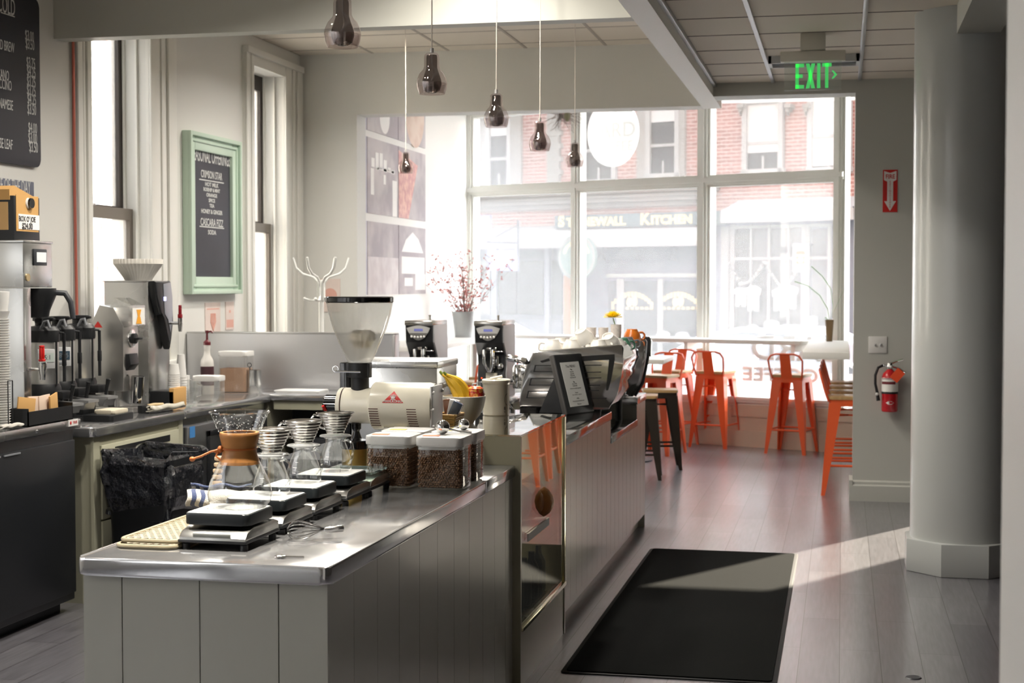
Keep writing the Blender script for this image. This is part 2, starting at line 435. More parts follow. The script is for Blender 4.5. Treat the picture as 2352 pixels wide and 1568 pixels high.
while y > -4: q.box(-.97, y-.005, CEILR-.003, 2.6, y+.005, CEILR+.002); y -= .61
struct('trim_3', q, pbr('grid_line', rgb(120, 112, 104), .7), 'thin joint lines across the walkway ceiling')
# beams
q = MB().box(XL, 8.165, SOF, -1.116, 8.285, CEIL+.05); struct('beam_1', q, WALLD, 'grey beam crossing above the bar, pendants in front of it')
q = MB().box(-1.115, -4.2, SOF, -.97, YB+.2, CEIL+.1); struct('beam_2', q, WHITE, 'long white beam running above the walkway edge')
q = MB().box(.60, 7.7, 2.99, .83, 8.7, CEILR); struct('beam_3', q, WALLD, 'short dark duct box above the round column')
# rear and far side, unseen but closing the room
q = MB().box(-4.75, -4.3, 0, 2.9, -4.2, CEIL)
struct('wall_rear', q, WALL, 'plain wall behind the camera')
q = MB().box(2.6, -4.2, 0, 2.9, YR+.1, CEILR+.1); struct('wall_side', q, pbr('dark_wall', rgb(44, 40, 36), .6), 'dark wall beyond the round column')
xe = py(2304, 784, 2.3).x
q = MB().box(xe, .9, 0, xe+.14, 2.3, CEILR, .006); struct('wall_entry', q, WHITE, 'white partition edge close to the camera')
# glazed door behind the column
q = MB().box(1.15, YR+.08, 0, 1.23, YR+.14, 2.35).box(1.92, YR+.08, 0, 2.0, YR+.14, 2.35).box(1.15, YR+.08, 2.25, 2.0, YR+.14, 2.35).box(1.15, YR+.08, 0, 2.0, YR+.14, .25)
dr = struct('door_1', q, TRIM, 'glazed exit door hidden behind the round column')
struct('pane', MB().box(1.23, YR+.1, .25, 1.92, YR+.106, 2.25), thin_glass('sun_dimming_glass', (.55, .54, .52), .05), parent=dr)  # tint added to this hidden pane to weaken the sun on the floor
# baseboards
q = MB()
q.prism([(YR, 0), (YR-.028, 0), (YR-.028, .115), (YR-.016, .125), (YR-.016, .143), (YR-.006, .155), (YR, .155)], .06, 1.15, 'yz')
q.prism([(YR-.027, 0), (YR+.3, 0), (YR+.3, .154), (YR-.027, .154)], .0605, .0845, 'yz')
struct('baseboard_right', q, WALLD, 'tall moulded baseboard under the fire extinguisher wall')

# storefront
q = MB()
Mst = Matrix.Translation(SO) @ Matrix.Rotation(-SA, 4, 'Z'); q.mx(Mst)
U0, U1, U2, U3 = -3.34, -1.915, -.365, 1.10
def mull(u, w_, z0, z1):
    q.box(u-w_/2, -.03, z0, u+w_/2, .09, z1); q.box(u-w_*.3, -.055, z0, u+w_*.3, -.03, z1); q.box(u-w_*.12, -.075, z0, u+w_*.12, -.055, z1)
for u, w_ in ((U0, .12), (U1, .12), (U2, .15), (U3, .12)): mull(u, w_, .425, 3.615)
for za, zb in ((.40, .50), (2.615, 2.735), (3.5, 3.62)):
    q.box(U0-.058, -.0285, za, U3+.058, .088, zb); q.box(U0-.05, -.0585, za+.02, U3+.05, -.0285, zb-.02); q.box(U0-.05, -.085, za+.045, U3+.05, -.0585, zb-.03)
q.box(U0, -.10, .47, U3, .02, .50)
sf = struct('window_3', q, TRIM, 'large storefront window across the end of the cafe')
SFG = thin_glass('storefront_glass', (.97, .98, .98), .03, edge=.5, veil=VEIL)  # veil puts washed-out glare into the glass as translucent white
q = MB().mx(Mst)
for a, b_ in ((U0, U1), (U1, U2), (U2, U3)):
    for za, zb in ((.5, 2.62), (2.73, 3.5)):
        o_ = MB().mx(Mst).box(a+.05, .03, za, b_-.05, .036, zb); struct('pane', o_, SFG, parent=sf)
o_ = MB().mx(Mst)
FR = Matrix(((-1,0,0,0),(0,0,1,.044),(0,1,0,0),(0,0,0,1)))   # reads towards the street
def fr(u, z): 
    M = FR.copy(); M[0][3] = u; M[2][3] = z; return M
o_.text('COFFEE', .19, fr(.46, .72), .001, 1.25, bold=.006).text('BARD', .34, fr(.62, .98), .001, 1.1, bold=.006)
struct('lettering', o_, pbr('window_vinyl', rgb(246, 246, 246), .7), parent=sf)
KNEE = pbr('knee_wall_paint', rgb(196, 178, 160), .45)
q = MB().mx(Mst).box(U0-.1, -.05, 0, U3+.2, .1, .42).box(U0-.1, -.075, 0, U3+.2, -.05, .16).box(U0-.1, -.065, .30, U3+.2, -.05, .42)
struct('wall_front', q, KNEE, 'low tan panelled wall under the storefront window')
cpt = st(-1.1, .2, 2.0); portal('portal_front', cpt, 4.6, 3.1, -SN)
portal('portal_door', (1.58, YR+.3, 1.3), .8, 2.1, (0, -1, 0))
# shelf ledges along the window and the walls
q = MB().mx(Mst).box(-2.62, -.42, 1.045, U3-.22, -.11, 1.085, .004)
for u in (-1.915, -.365, .8): q.box(u-.02, -.40, .98, u+.02, -.09, 1.045)
solo('window_ledge', q, WHITE, 'long white ledge running along the storefront window', 'ledge')
q = MB().box(-.30, 11.99, 1.045, .06, 14.6, 1.10, .003)
solo('wall_ledge', q, WHITE, 'deep white ledge above the row of orange stools', 'ledge')
q = MB().box(-4.148, 12.6, 1.045, -3.5, 16.0, 1.085, .004)
for y in (13.4, 14.6, 15.9): q.box(-3.56, y, 0, -3.52, y+.04, 1.045)
solo('alcove_ledge', q, WHITE, 'white bar ledge under the photo panels holding the plant bucket', 'ledge')
# column
q = MB(); n = 8; rr = .305/math.cos(PI/8)
cx, cy_ = .672, 9.0
q.prism([(cx+rr*math.cos(PI/8+i*PI/4), cy_+rr*math.sin(PI/8+i*PI/4)) for i in range(8)], 0, .185, 'xy', b=.006)
q.lathe([(.283, .185), (.283, CEILR)], 64, (cx, cy_, 0))
struct('column', q, pbr('column_paint', rgb(182, 184, 181), .3, coat=.2), 'round grey column on an octagonal base')
# ================================================================ pour-over counter
CT = .9
CF = 3.685; CR = -1.282; CLX = -1.962
q = MB()
q.box(CLX+.012, CF+.012, 0, CR-.012, 5.925, .852)
gx = [CLX] + [py(x, 1450, CF).x for x in (281, 459, 640)] + [CR]
for a, b_ in zip(gx, gx[1:]): q.m(1).box(a+(0 if a == CLX else .0016), CF, 0, b_-(0 if b_ == CR else .0016), CF+.014, .852)
gy = [CF] + [px(x, y, CR).y for x, y in ((813, 1420), (867, 1400), (917, 1380), (963.5, 1350), (1005, 1320), (1043, 1300), (1077.5, 1250), (1109, 1240), (1136, 1230), (1161, 1220))] + [5.925]
for a, b_ in zip(gy, gy[1:]): q.m(1).box(CR-.014, a+(.0145 if a == CF else .0014), 0, CR, b_-.0014, .852)
q.m(1).box(CLX, CF+.0145, 0, CLX+.014, 5.925, .852)
pc = thing('counter_cabinet', 'grey vertical-board cabinet under the pour-over coffee stations', 'counter', (0, 0, 0))
part('boarded_body', q, [DARKGAP, BEAD], pc)
t = MB().rbox(CLX-.012, CF-.022, .853, CR+.012, 5.43, CT, .028, b=.007)
solo('steel_worktop', t, TOPSTEEL, 'steel worktop with rounded corners carrying the row of scales', 'worktop')
t = MB().box(CLX-.012, 5.434, .853, CR+.012, 5.926, CT, .006)
solo('steel_worktop', t, TOPSTEEL, 'short steel worktop section against the pastry case, under the cream grinder', 'worktop')

# ---------------- pastry case
CX = -1.25; CY0, CY1 = 5.93, 6.935; CZ = 1.02
pcase = thing('pastry_case', 'glass-fronted pastry display case set into the bar front', 'display case')
q = MB().box(-1.70, CY0, 0, CX, CY0+.022, CZ-.008).box(-1.70, CY1-.02, 0, CX, CY1, CZ-.008).box(-1.70, CY0, 0, -1.68, CY1, CZ-.008)
q.box(-1.68, CY0+.022, 0, CX-.004, CY1-.02, .235)
part('cabinet', q, pbr('olive_panel', rgb(160, 156, 134), .3, coat=.2), pcase)
q = MB().box(CX-.012, CY0+.022, .245, CX-.004, CY1-.03, CZ-.012); CASEG = thin_glass('case_glass', (.9, .9, .86), .16, edge=.95)
part('front_glass', q, CASEG, pcase)
q = MB().box(-1.70, CY0, CZ-.008, CX, CY1, CZ); part('glass_top', q, thin_glass('case_top_glass', (.72, .74, .74), .38, edge=1.0), pcase)
q = MB().box(CX-.012, CY0+.02, .225, CX+.008, CY1, .245, .003).box(CX-.012, CY1-.03, .235, CX+.004, CY1-.002, CZ-.01, .002)
part('trim_strip', q, pbr('brass_steel', rgb(196, 190, 160), .2, 1), pcase)
q = MB().box(-1.68, CY0+.022, .56, CX-.03, CY1-.03, .566); part('shelf', q, GLASS, pcase)
q = MB().box(-1.68, CY0+.022, .236, CX-.02, CY1-.03, .245); part('shelf', q, STEEL, pcase)
CRUST = pbr('bread_crust', rgb(176, 116, 58), .6, noise=.35, nscale=24, bump=.3, bscale=40)
def loaf(mb, c, l, w_, h, rz):
    M0 = mb.M
    mb.M = Matrix.Translation(c) @ Matrix.Rotation(rz, 4, 'Z')
    for i in range(5):
        a = (i-2)/2
        mb.ball((a*l*.36, 0, h*.48*(1-.12*a*a)), 1, l*.20, w_*.5*(1-.22*a*a), h*.5*(1-.18*a*a), 14, 8)
    mb.M = M0
def croissant(mb, c, r, rz):
    M0 = mb.M; mb.M = Matrix.Translation(c) @ Matrix.Rotation(rz, 4, 'Z')
    pts = []; rs = []
    for i in range(13):
        a = rad(-100+200*i/12); pts.append((r*math.sin(a), r*(1-math.cos(a))*.9, .02)); rs.append((.006+.024*math.cos(a*.8)**2)*(1+.1*(i % 2)))
    mb.tube(pts, rs, 10); mb.M = M0
spots = [('loaf', (-1.36, 6.34, .61), .36, 'round crusty bread loaf on the upper shelf of the pastry case'), ('loaf', (-1.40, 6.66, .61), .30, 'long brown loaf behind the round loaf in the pastry case')]
for k, (kk, c, l, lb) in enumerate(spots):
    q = MB(); loaf(q, (0, 0, 0), l, .17, .17, .9+k*.5); solo('bread_loaf', q, CRUST, lb, 'bread', c, group='loaves in the pastry case')
for k, (c, rz, lb) in enumerate([((-1.31, 6.05, .57), .3, 'croissant at the near corner of the pastry case shelf'), ((-1.31, 6.72, .57), 1.2, 'croissant at the far end of the pastry case shelf'), ((-1.44, 6.33, .57), 2.1, 'croissant behind the bread loaves in the pastry case')]):
    q = MB(); croissant(q, (0, 0, 0), .055, rz); solo('croissant', q, CRUST, lb, 'pastry', c, group='croissants in the pastry case')
q = MB().rbox(-.11, -.24, 0, .11, .24, .032, .02); q.rbox(-.1, -.23, .008, .1, .23, .036, .02)
solo('serving_tray', q, PAPER, 'pale tray under the loaves inside the pastry case', 'tray', (-1.36, 6.32, .5665))
CAN = pbr('drink_wrap', rgb(60, 74, 90), .35, noise=.5, nscale=30)
for k in range(5):
    q = MB().lathe([(0, 0), (.03, 0), (.033, .01), (.033, .13), (.014, .17), (.014, .2), (0, .2)], 20)
    solo('drink_bottle', q, CAN, 'dark drink bottle on the bottom shelf of the pastry case', 'bottle', (-1.33, 6.06+.16*k, .246), group='bottles at the bottom of the pastry case')

ld = D.lights.new('case_fill_light', 'AREA'); ld.shape = 'RECTANGLE'; ld.size = .05; ld.size_y = .8; ld.energy = 2.0; ld.color = (1, .88, .7)  # unseen fill light added to brighten the bread inside the case
lo = D.objects.new('case_fill_light', ld); COL.objects.link(lo); lo.location = (-1.62, 6.43, .995)
# ---------------- bar
BX = -1.284
q = MB()
segs = [(6.94, 8.58, .85), (8.58, 9.72, .712), (9.72, 10.12, .85)]
for a, b_, h in segs: q.box(-1.95, a, .09, BX-.012, b_, h)
q.box(-1.95, 6.94, 0, BX-.05, 10.12, .09)
y = 6.94
while y < 10.1:
    h = [s for s in segs if s[0] <= y+.05 < s[1]][0]
    y2 = min(y+.165, h[1]); q.m(1).box(BX-.014, y+.0014, .085, BX, y2-.0014, h[2]); y = y2
q.m(1).box(-1.95, 10.12, 0, BX, 10.134, .85).box(BX-.06, 6.94, 0, BX-.045, 10.12, .1)
q.m(1).box(-1.96, 9.71, .7, BX, 9.724, .85)
bar = thing('bar_counter', 'long grey boarded bar front beyond the pastry case', 'counter')
part('boarded_body', q, [DARKGAP, BEAD], bar)
q = MB().box(-1.96, 6.94, .852, BX+.006, 8.582, CT, .004); solo('bar_worktop', q, pbr('bar_top_dark_steel', (.30, .30, .31, 1), .08, 1), 'dark polished bar top under the tilted price screen', 'worktop')
q = MB().box(-1.96, 8.584, .715, BX+.006, 9.71, .76, .004); solo('bar_worktop', q, pbr('bar_recess_top', (.26, .26, .27, 1), .14, 1), 'lower recessed bar top under the espresso machine', 'worktop')
q = MB().box(-1.96, 9.70, .852, BX+.006, 10.14, CT, .004); solo('bar_worktop', q, TOPSTEEL, 'end section of the bar top past the espresso machine', 'worktop')
q = MB().box(-2.30, 5.94, .85, -1.98, 8.55, .9, .003).box(-2.30, 5.95, 0, -2.0, 8.54, .85); solo('back_cabinet', q, CHARCOAL, 'charcoal service cabinet on the barista side of the bar', 'cabinet')
q = MB().box(-1.978, 5.94, .0, -1.705, 6.935, .895); solo('service_cabinet', q, CHARCOAL, 'charcoal cabinet behind the pastry case carrying the steel box', 'cabinet')

# ---------------- scales
def make_scale(kind):
    t = thing('coffee_scale', '', 'scale')
    q = MB()
    prof = [(-.12, .026), (.12, .026), (.12, .05), (.09, .058), (-.06, .058), (-.105, .048), (-.12, .034)]
    q.prism(prof, -.098, .098, 'yz', b=.006)
    q.lathe([(.05, .058), (.05, .062), (.03, .064), (.03, .07)], 24, (0, .0, 0), cap1=True)
    part('housing', q, pbr('scale_steel', (.60, .60, .58, 1), .25, 1), t)
    q = MB().box(-.1, -.122, .019, .1, .122, .0275, .003)
    for x in (-.085, .085):
        for y in (-.1, .1): q.lathe([(.011, 0), (.011, .014), (.007, .016), (.007, .02)], 12, (x, y, 0), cap0=True)
    part('base_plate', q, BLACK, t, 'black base with four feet')
    q = MB().box(-.055, -.1225, .034, .055, -.1175, .046, .002); part('display', q, pbr('scale_display', rgb(150, 152, 146), .2), t)
    if kind == 'tray':
        q = MB().rbox(-.094, -.094, .064, .094, .094, .095, .018, b=.004); part('platform', q, pbr('scale_black', rgb(34, 38, 40), .3), t, 'black tray platform')
        q = MB().rbox(-.089, -.089, .0935, .089, .089, .0965, .016); part('weighing_plate', q, pbr('white_plate', rgb(240, 240, 238), .22), t, 'white weighing plate')
    else:
        q = MB().rbox(-.094, -.094, .07, .094, .094, .077, .012); part('platform', q, pbr('green_edge_glass', rgb(196, 222, 214), .05, trans=.85, ior=1.3), t, 'clear glass platform with a green edge')
    return t
SX = -1.66; SYS = [3.955, 4.235, 4.51, 4.815]
sc1 = make_scale('tray'); sc1.location = (SX, SYS[0], CT); sc1.rotation_euler = (0, 0, rad(-1))
sc1['label'] = 'black coffee scale under the hourglass coffee maker at the counter front'; sc1['group'] = 'coffee scales on the steel worktop'
for k, lb in enumerate(('second coffee scale of the row, just behind the hourglass coffee maker', 'third coffee scale from the counter front, below a steel dripper', 'fourth coffee scale, last of the black ones towards the bean canisters')):
    dup(sc1, lb, (SX, SYS[k+1], CT))
sc5 = make_scale('glass'); sc5.location = (SX+.0, 5.06, CT); sc5['label'] = 'empty coffee scale with a clear glass platform beside the bean canisters'; sc5['group'] = sc1['group']
PZ = CT+.0966

# ---------------- hourglass coffee maker
cm = thing('coffee_maker', 'hourglass glass coffee maker with wooden collar and leather tie', 'coffee maker', (SX+.022, SYS[0]+.02, PZ), rad(10))
cm.scale = (1.02, 1.02, 1.0)
pr_ = [(0, .003), (.070, .003), (.083, .018), (.088, .04), (.082, .072), (.064, .112), (.046, .148), (.040, .166), (.044, .186), (.060, .222), (.080, .268)]
BREWG = thin_glass('brew_glass', (.965, .975, .97), .12, edge=1.0)
q = MB().lathe(pr_, 48); q.lathe([(.0785, .268), (.082, .270), (.083, .268), (.0805, .265)], 48); part('flask', q, BREWG, cm)
q = MB().lathe([(.0445, .212), (.053, .212), (.0545, .205), (.050, .185), (.0455, .166), (.048, .148), (.054, .132), (.055, .124), (.0475, .124)], 48)
part('collar', q, pbr('collar_wood', rgb(184, 126, 70), .35, noise=.18, nscale=30, stretch=(1, 1, .2)), cm, 'honey brown wooden collar')
q = MB().tube([(.047*math.cos(rad(a)), .047*math.sin(rad(a)), .167) for a in range(0, 360, 12)], .0026, 6, closed=True)
kx, ky = -.043, -.022
q.ball((kx-.004, ky, .167), .009, 1, 1, 1.1, 10, 8); q.ball((kx-.013, ky+.002, .160), .008, 1.2, .9, .9, 10, 8)
q.tube([(kx-.008, ky, .165), (kx-.03, ky-.008, .160), (kx-.055, ky-.014, .148), (kx-.075, ky-.02, .142)], .003, 6); q.ball((kx-.077, ky-.02, .141), .007, 1.2, .9, 1, 8, 6)
q.tube([(kx-.01, ky, .160), (kx-.016, ky-.004, .148), (kx-.004, ky-.006, .138)], .003, 6)
part('leather_tie', q, pbr('leather', rgb(176, 96, 40), .5), cm)
q = MB(); rr_ = random.Random(3)
for i in range(120):
    z = rr_.uniform(.215, .262); r = .060+(z-.222)*.435; a = rr_.uniform(0, 2*PI); q.ball((r*math.cos(a), r*math.sin(a), z), rr_.uniform(.0006, .0014), 1, 1, 1, 6, 4)
part('water_droplets', q, pbr('droplet', rgb(235, 240, 240), .05, coat=1), cm, kind='stuff')

# ---------------- servers with steel drippers
def make_server():
    t = thing('coffee_server', '', 'server')
    q = MB().lathe([(0, .002), (.046, .002), (.053, .008), (.056, .02), (.052, .045), (.041, .078), (.033, .098), (.032, .108), (.040, .114), (.047, .117)], 40)
    part('flask', q, BREWG, t)
    q = MB().tube([(.033, 0, .104), (.05, 0, .108), (.066, 0, .098), (.072, 0, .075), (.069, 0, .05), (.060, 0, .034), (.053, 0, .03)], .0052, 8, flat=.8)
    part('handle', q, thin_glass('handle_glass', (.9, .92, .92), .2, edge=.95), t)
    q = MB()
    for k in range(4): q.box(-.006-.004*(k % 2), -.0505+.0075*k, .036+.016*k, .006, -.0500+.0075*k, .0375+.016*k)
    part('measure_marks', q, WHITEPL, t)
    return t
def make_dripper():
    t = thing('pour_over_dripper', '', 'dripper')
    q = MB(); pf = [(.024, .006)]
    for i in range(28):
        f = i/27; pf.append((.026+.028*f+.0011*math.sin(f*2*PI*7), .008+.062*f))
    pf += [(.0585, .072), (.060, .0735), (.0585, .075)]
    q.lathe(pf, 40); part('cone', q, pbr('dripper_steel', (.55, .53, .50, 1), .2, 1), t)
    q = MB().lathe([(.024, .006), (.046, .003), (.049, .001), (.049, -.002), (.03, -.002)], 32); part('flange', q, pbr('flange_clear', rgb(225, 228, 228), .08, trans=.7), t)
    q = MB().tube([(-.050, 0, .064), (-.066, 0, .066), (-.074, 0, .055), (-.066, 0, .036), (-.046, 0, .026), (-.033, 0, .022)], .0036, 8, flat=1.0)
    part('handle', q, CHROME, t)
    return t
sv = make_server(); dp = make_dripper()
nm = ['directly behind the hourglass coffee maker', 'second behind the hourglass coffee maker', 'last in the row beside the bean canisters']
for k in range(3):
    loc = (SX+.012, SYS[k+1]+.01, PZ); rz = rad(-18)
    lb = 'clear glass coffee server on its scale, '+nm[k]
    if k == 0: sv.location = loc; sv.rotation_euler = (0, 0, rz); sv['label'] = lb; sv['group'] = 'glass servers on scales'
    else: dup(sv, lb, loc, rz)
    loc2 = (loc[0], loc[1], PZ+.1195); rz2 = rad(8)
    lb = 'ribbed steel dripper on a glass server, '+nm[k]
    if k == 0: dp.location = loc2; dp.rotation_euler = (0, 0, rz2); dp['label'] = lb; dp['group'] = 'steel drippers on the servers'; dp.scale = (1.08, 1.08, 1.05)
    else: dup(dp, lb, loc2, rz2).scale = (1.08, 1.08, 1.05)

# ---------------- bar mats, towel, whisk, spoon, ribbed stack
MATC = pbr('bar_mat_beige', rgb(150, 139, 114), .5)
def make_mat():
    t = MB(); x0, x1, y0, y1 = -.087, .087, -.25, .25
    def rr(x0, y0, x1, y1, r):
        p = []
        for cx, cy, a0 in ((x1-r, y1-r, 0), (x0+r, y1-r, 90), (x0+r, y0+r, 180), (x1-r, y0+r, 270)):
            for i in range(5): a = rad(a0+22.5*i); p.append((cx+r*math.cos(a), cy+r*math.sin(a), .007))
        return p
    t.tube(rr(x0, y0, x1, y1, .03), .0062, 8, closed=True)
    y = y0+.02; k = 0
    while y < y1-.012:
        t.box(x0+.004, y, .003, x1-.004, y+.004, .0085)
        n = 7
        for i in range(n):
            xa = x0+.012+i*(x1-x0-.024)/n+(.5 if k % 2 else 0)*(x1-x0-.024)/n
            t.tube([(xa, y+.002, .009), (min(xa+.02, x1-.006), y+.019, .009)], .0026, 5)
        y += .0185; k += 1
    return t
solo('bar_mat', make_mat(), MATC, 'beige slotted bar mat lying flat, lower of the two', 'mat', (-1.852, 4.065, CT), rad(.5), 'slotted bar mats')
solo('bar_mat', make_mat(), MATC, 'beige slotted bar mat stacked on the other, beside the front scale', 'mat', (-1.845, 4.085, CT+.0125), rad(-.5), 'slotted bar mats')
TERRY = pbr('terry_white', rgb(228, 222, 210), .95, bump=.8, bscale=420, sheen=.4)
TERRYB = pbr('terry_blue', rgb(62, 78, 122), .95, bump=.8, bscale=420, sheen=.4)
def towel(mb, l, r, turns=1.6, seed=1, lump=.12):
    rr = random.Random(seed); pts = []
    n = 34
    for i in range(n+1):
        f = i/n; a = -2.2+f*turns*2*PI; R = r*(.32+.68*f)
        pts.append((R*math.cos(a)*1.25, R*math.sin(a)*.85))
    m_ = 14; rows = []
    for k in range(m_+1):
        x = -l/2+l*k/m_; row = []
        for i, (y, z) in enumerate(pts):
            j = 1+lump*math.sin(k*.9+i*.35+seed)
            row.append(mb._v((x+.006*math.sin(i*.7+seed), y*j, max(z*j, -r*.83)+r*.86)))
        rows.append(row)
    for k in range(m_):
        for i in range(n):
            mb.mi = 1 if (k in (1, 3) or i > n-3) else 0
            mb._f([rows[k][i], rows[k][i+1], rows[k+1][i+1], rows[k+1][i]])
    return mb
o = solo('bar_towel', towel(MB(), .19, .047, seed=2), [TERRY, TERRYB], 'rolled white bar towel with blue stripes behind the front scale', 'towel', (-1.862, 4.36, CT+.0265), rad(8))
mo = o.modifiers.new('thick', 'SOLIDIFY'); mo.thickness = .006
q = MB(); wt = thing('whisk', 'steel balloon whisk lying on the worktop beside the front scale', 'whisk', tuple(pz(722, 1238, CT)), rad(24)); wt.scale = (.8,)*3
q = MB().tube([(.035, 0, .03), (.045, 0, .032), (.10, 0, .036), (.104, 0, .036)], [.008, .0125, .0125, .010], 16); part('handle', q, pbr('whisk_handle', (.7, .7, .7, 1), .18, 1), wt)
q = MB()
for k in range(7):
    a = PI*k/7; pts = []
    for i in range(17):
        th = -PI/2*0+2*PI*i/16*.5
        f = i/16; u = math.sin(PI*f)
        L_ = .04-.135*math.sin(PI*f)**.9
        wdt = .04*math.sin(2*PI*f)
        pts.append((L_, wdt*math.cos(a), max(.003, .036+wdt*math.sin(a)*.85-.004*u)))
    q.tube(pts, .0017, 6)
part('wire_loop', q, CHROME, wt)
q = MB().tube([(-.05, 0, .004), (-.02, 0, .004), (0, 0, .005)], [.0025, .0025, .003], 8).ball((.012, 0, .005), .014, 1.2, .7, .3, 14, 8)
solo('bar_spoon', q, CHROME, 'small steel spoon tip on the worktop by the whisk', 'spoon', tuple(pz(655, 1282, CT)), rad(190))
q = MB()
for k in range(9): q.lathe([(.01, .0), (.0155, .003), (.0165, .008), (.0155, .013), (.01, .016)], 20, (.003*math.sin(k), .002*k, .0195*k), cap0=True, cap1=True)
solo('ribbed_baton', q, pbr('tan_ceramic', rgb(190, 164, 132), .5), 'tan ribbed wooden baton standing behind the hourglass coffee maker', 'baton', (-1.945, 4.53, CT))

# ---------------- bean canisters
BEAN = pbr('coffee_bean', rgb(134, 98, 70), .32, noise=.4, nscale=60, coat=.15)
def bean_mesh(w_, d_, h, z0):
    q = MB(); rr = random.Random(5)
    def bean(c, n_axis):
        rx, ry, rz = rr.uniform(0, PI), rr.uniform(-.5, .5), rr.uniform(0, PI)
        M = Matrix.Translation(c) @ Matrix.Rotation(rx, 4, ('X', 'Y', 'Z')[n_axis]) @ Matrix.Rotation(ry, 4, 'X') @ Matrix.Rotation(rz*.3, 4, 'Z')
        q.M = M; q.mi = 0; q.ball((0, 0, 0), .0053, 1.0, .78 if n_axis != 1 else .8, .72, 8, 5)
    st_ = .0088
    z = z0+.004; row = 0
    while z < z0+h-.004:
        x = -w_/2+.005+(row % 2)*st_/2
        while x < w_/2-.004:
            bean((x+rr.uniform(-.0015, .0015), -d_/2+.004+rr.uniform(-.001, .002), z+rr.uniform(-.001, .001)), 1); x += st_
        y = -d_/2+.012
        while y < d_/2-.004:
            bean((w_/2-.004-rr.uniform(-.001, .002), y, z+rr.uniform(-.001, .001)), 0); y += st_*1.1
        z += st_*.86; row += 1
    x = -w_/2+.008
    while x < w_/2-.006:
        y = -d_/2+.012
        while y < d_/2-.006: bean((x+rr.uniform(-.002, .002), y+rr.uniform(-.002, .002), z0+h-.004), 2); y += st_*1.3
        x += st_*1.2
    q.M = Matrix.Identity(4); q.rbox(-w_/2+.006, -d_/2+.008, z0+.001, w_/2-.007, d_/2-.006, z0+h-.006, .02)
    return q
CANG = thin_glass('canister_clear', (.96, .96, .95), .05, edge=.7)
def make_canister(w_, d_, h, fill):
    t = thing('bean_canister', '', 'canister')
    part('container', MB().rbox(-w_/2, -d_/2, .002, w_/2, d_/2, h, .024, b=.004), CANG, t)
    q = MB().rbox(-w_/2+.0035, -d_/2+.0035, .001, w_/2-.0035, d_/2-.0035, .006, .022); part('base', q, PLASTICCLEAR, t)
    part('coffee_beans', bean_mesh(w_-.010, d_-.010, fill, .007), BEAN, t, kind='stuff')
    q = MB().rbox(-w_/2-.003, -d_/2-.003, h, w_/2+.003, d_/2+.003, h+.032, .026, b=.006); q.rbox(-w_/2+.004, -d_/2+.004, h-.012, w_/2-.004, d_/2-.004, h, .022)
    part('lid', q, WHITEPL, t, 'white snap lid')
    return t
cn = make_canister(.166, .165, .152, .138)
YC = 5.235
cn.location = (-1.567, YC, CT); cn['label'] = 'bean canister beside the glass scale, front pair'; cn['group'] = 'coffee bean canisters with white lids'
dup(cn, 'bean canister at the counter edge with a steel ball scoop on its lid', (-1.378, YC-.012, CT))
dup(cn, 'bean canister behind the one beside the glass scale', (-1.567, YC+.185, CT)); dup(cn, 'bean canister behind the one at the counter edge', (-1.376, YC+.182, CT))
for k, (x, y, c, lb) in enumerate(((-1.61, YC-.02, (238, 150, 110), 'orange paper tag on the lid of the canister beside the glass scale'), (-1.42, YC-.03, (238, 150, 110), 'orange paper tag on the lid at the counter edge'), (-1.6, YC+.165, (238, 226, 120), 'yellow paper tag on the lid of the back canister'), (-1.42, YC+.165, (236, 228, 130), 'yellow paper tag on the back lid at the counter edge'))):
    solo('paper_tag', MB().box(-.03, -.018, 0, .03, .018, .001), pbr('tag%d' % (k//2), rgb(*c), .7), lb, 'tag', (x, y, CT+.1843), .1, group='paper tags on canister lids')
def scoop(loc, r, rz, lb):
    t = thing('coffee_scoop', lb, 'scoop', loc, rz, 'steel ball scoops on canister lids')
    part('bowl', MB().ball((0, 0, r*.98), r, 1, 1, 1, 24, 16), CHROME, t)
    part('handle', MB().tube([(r*.9, 0, r*.7), (r*2.4, 0, r*.3), (r*4, 0, .004)], [.004, .003, .004], 8), CHROME, t)
scoop((-1.395, YC+.03, CT+.1845), .026, rad(20), 'large steel ball scoop on the lid at the counter edge')
scoop((-1.36, YC+.2, CT+.1845), .021, rad(195), 'smaller steel ball scoop on the back canister lid')
q = MB().lathe([(0, 0), (.048, 0), (.05, .004), (.05, .105), (.047, .108)], 32); gt = thing('coffee_tin', 'gold tin with a black lid behind the last glass server', 'tin', (-1.80, 5.50, CT))
part('body', q, pbr('gold_tin', rgb(176, 150, 84), .3, .8), gt); part('lid', MB().lathe([(.052, .1), (.053, .104), (.053, .128), (.05, .132), (0, .132)], 32), GLOSSBLACK, gt)

# ---------------- cream grinder
GZ = CT
gx_, gy_ = -1.70, 5.74
gr = thing('coffee_grinder', 'large cream coffee grinder with clear hopper behind the bean canisters', 'grinder', (gx_, gy_, GZ))
AX = .243
def xcyl(mb, prof, n=40):
    M0 = mb.M; mb.M = M0 @ Matrix.Translation((0, 0, AX)) @ Matrix.Rotation(PI/2, 4, 'Y')
    mb.lathe(prof, n); mb.M = M0
q = MB()
xcyl(q, [(0, -.24), (.066, -.24), (.070, -.234), (.071, -.105), (.074, -.10), (.088, -.098), (.094, -.092), (.0945, .13), (.089, .15), (.0, .15)], 48)
q.prism([(-.06, .0), (.06, .0), (.045, .165), (-.045, .165)], -.06, .06, 'xz', b=.006)
q.prism([(-.03, .10), (.09, .10), (.055, .17), (.005, .17)], -.085, .0, 'xz', b=.006)
q.box(-.11, -.09, 0, .13, .09, .02, .006)
part('body', q, CREAM, gr)
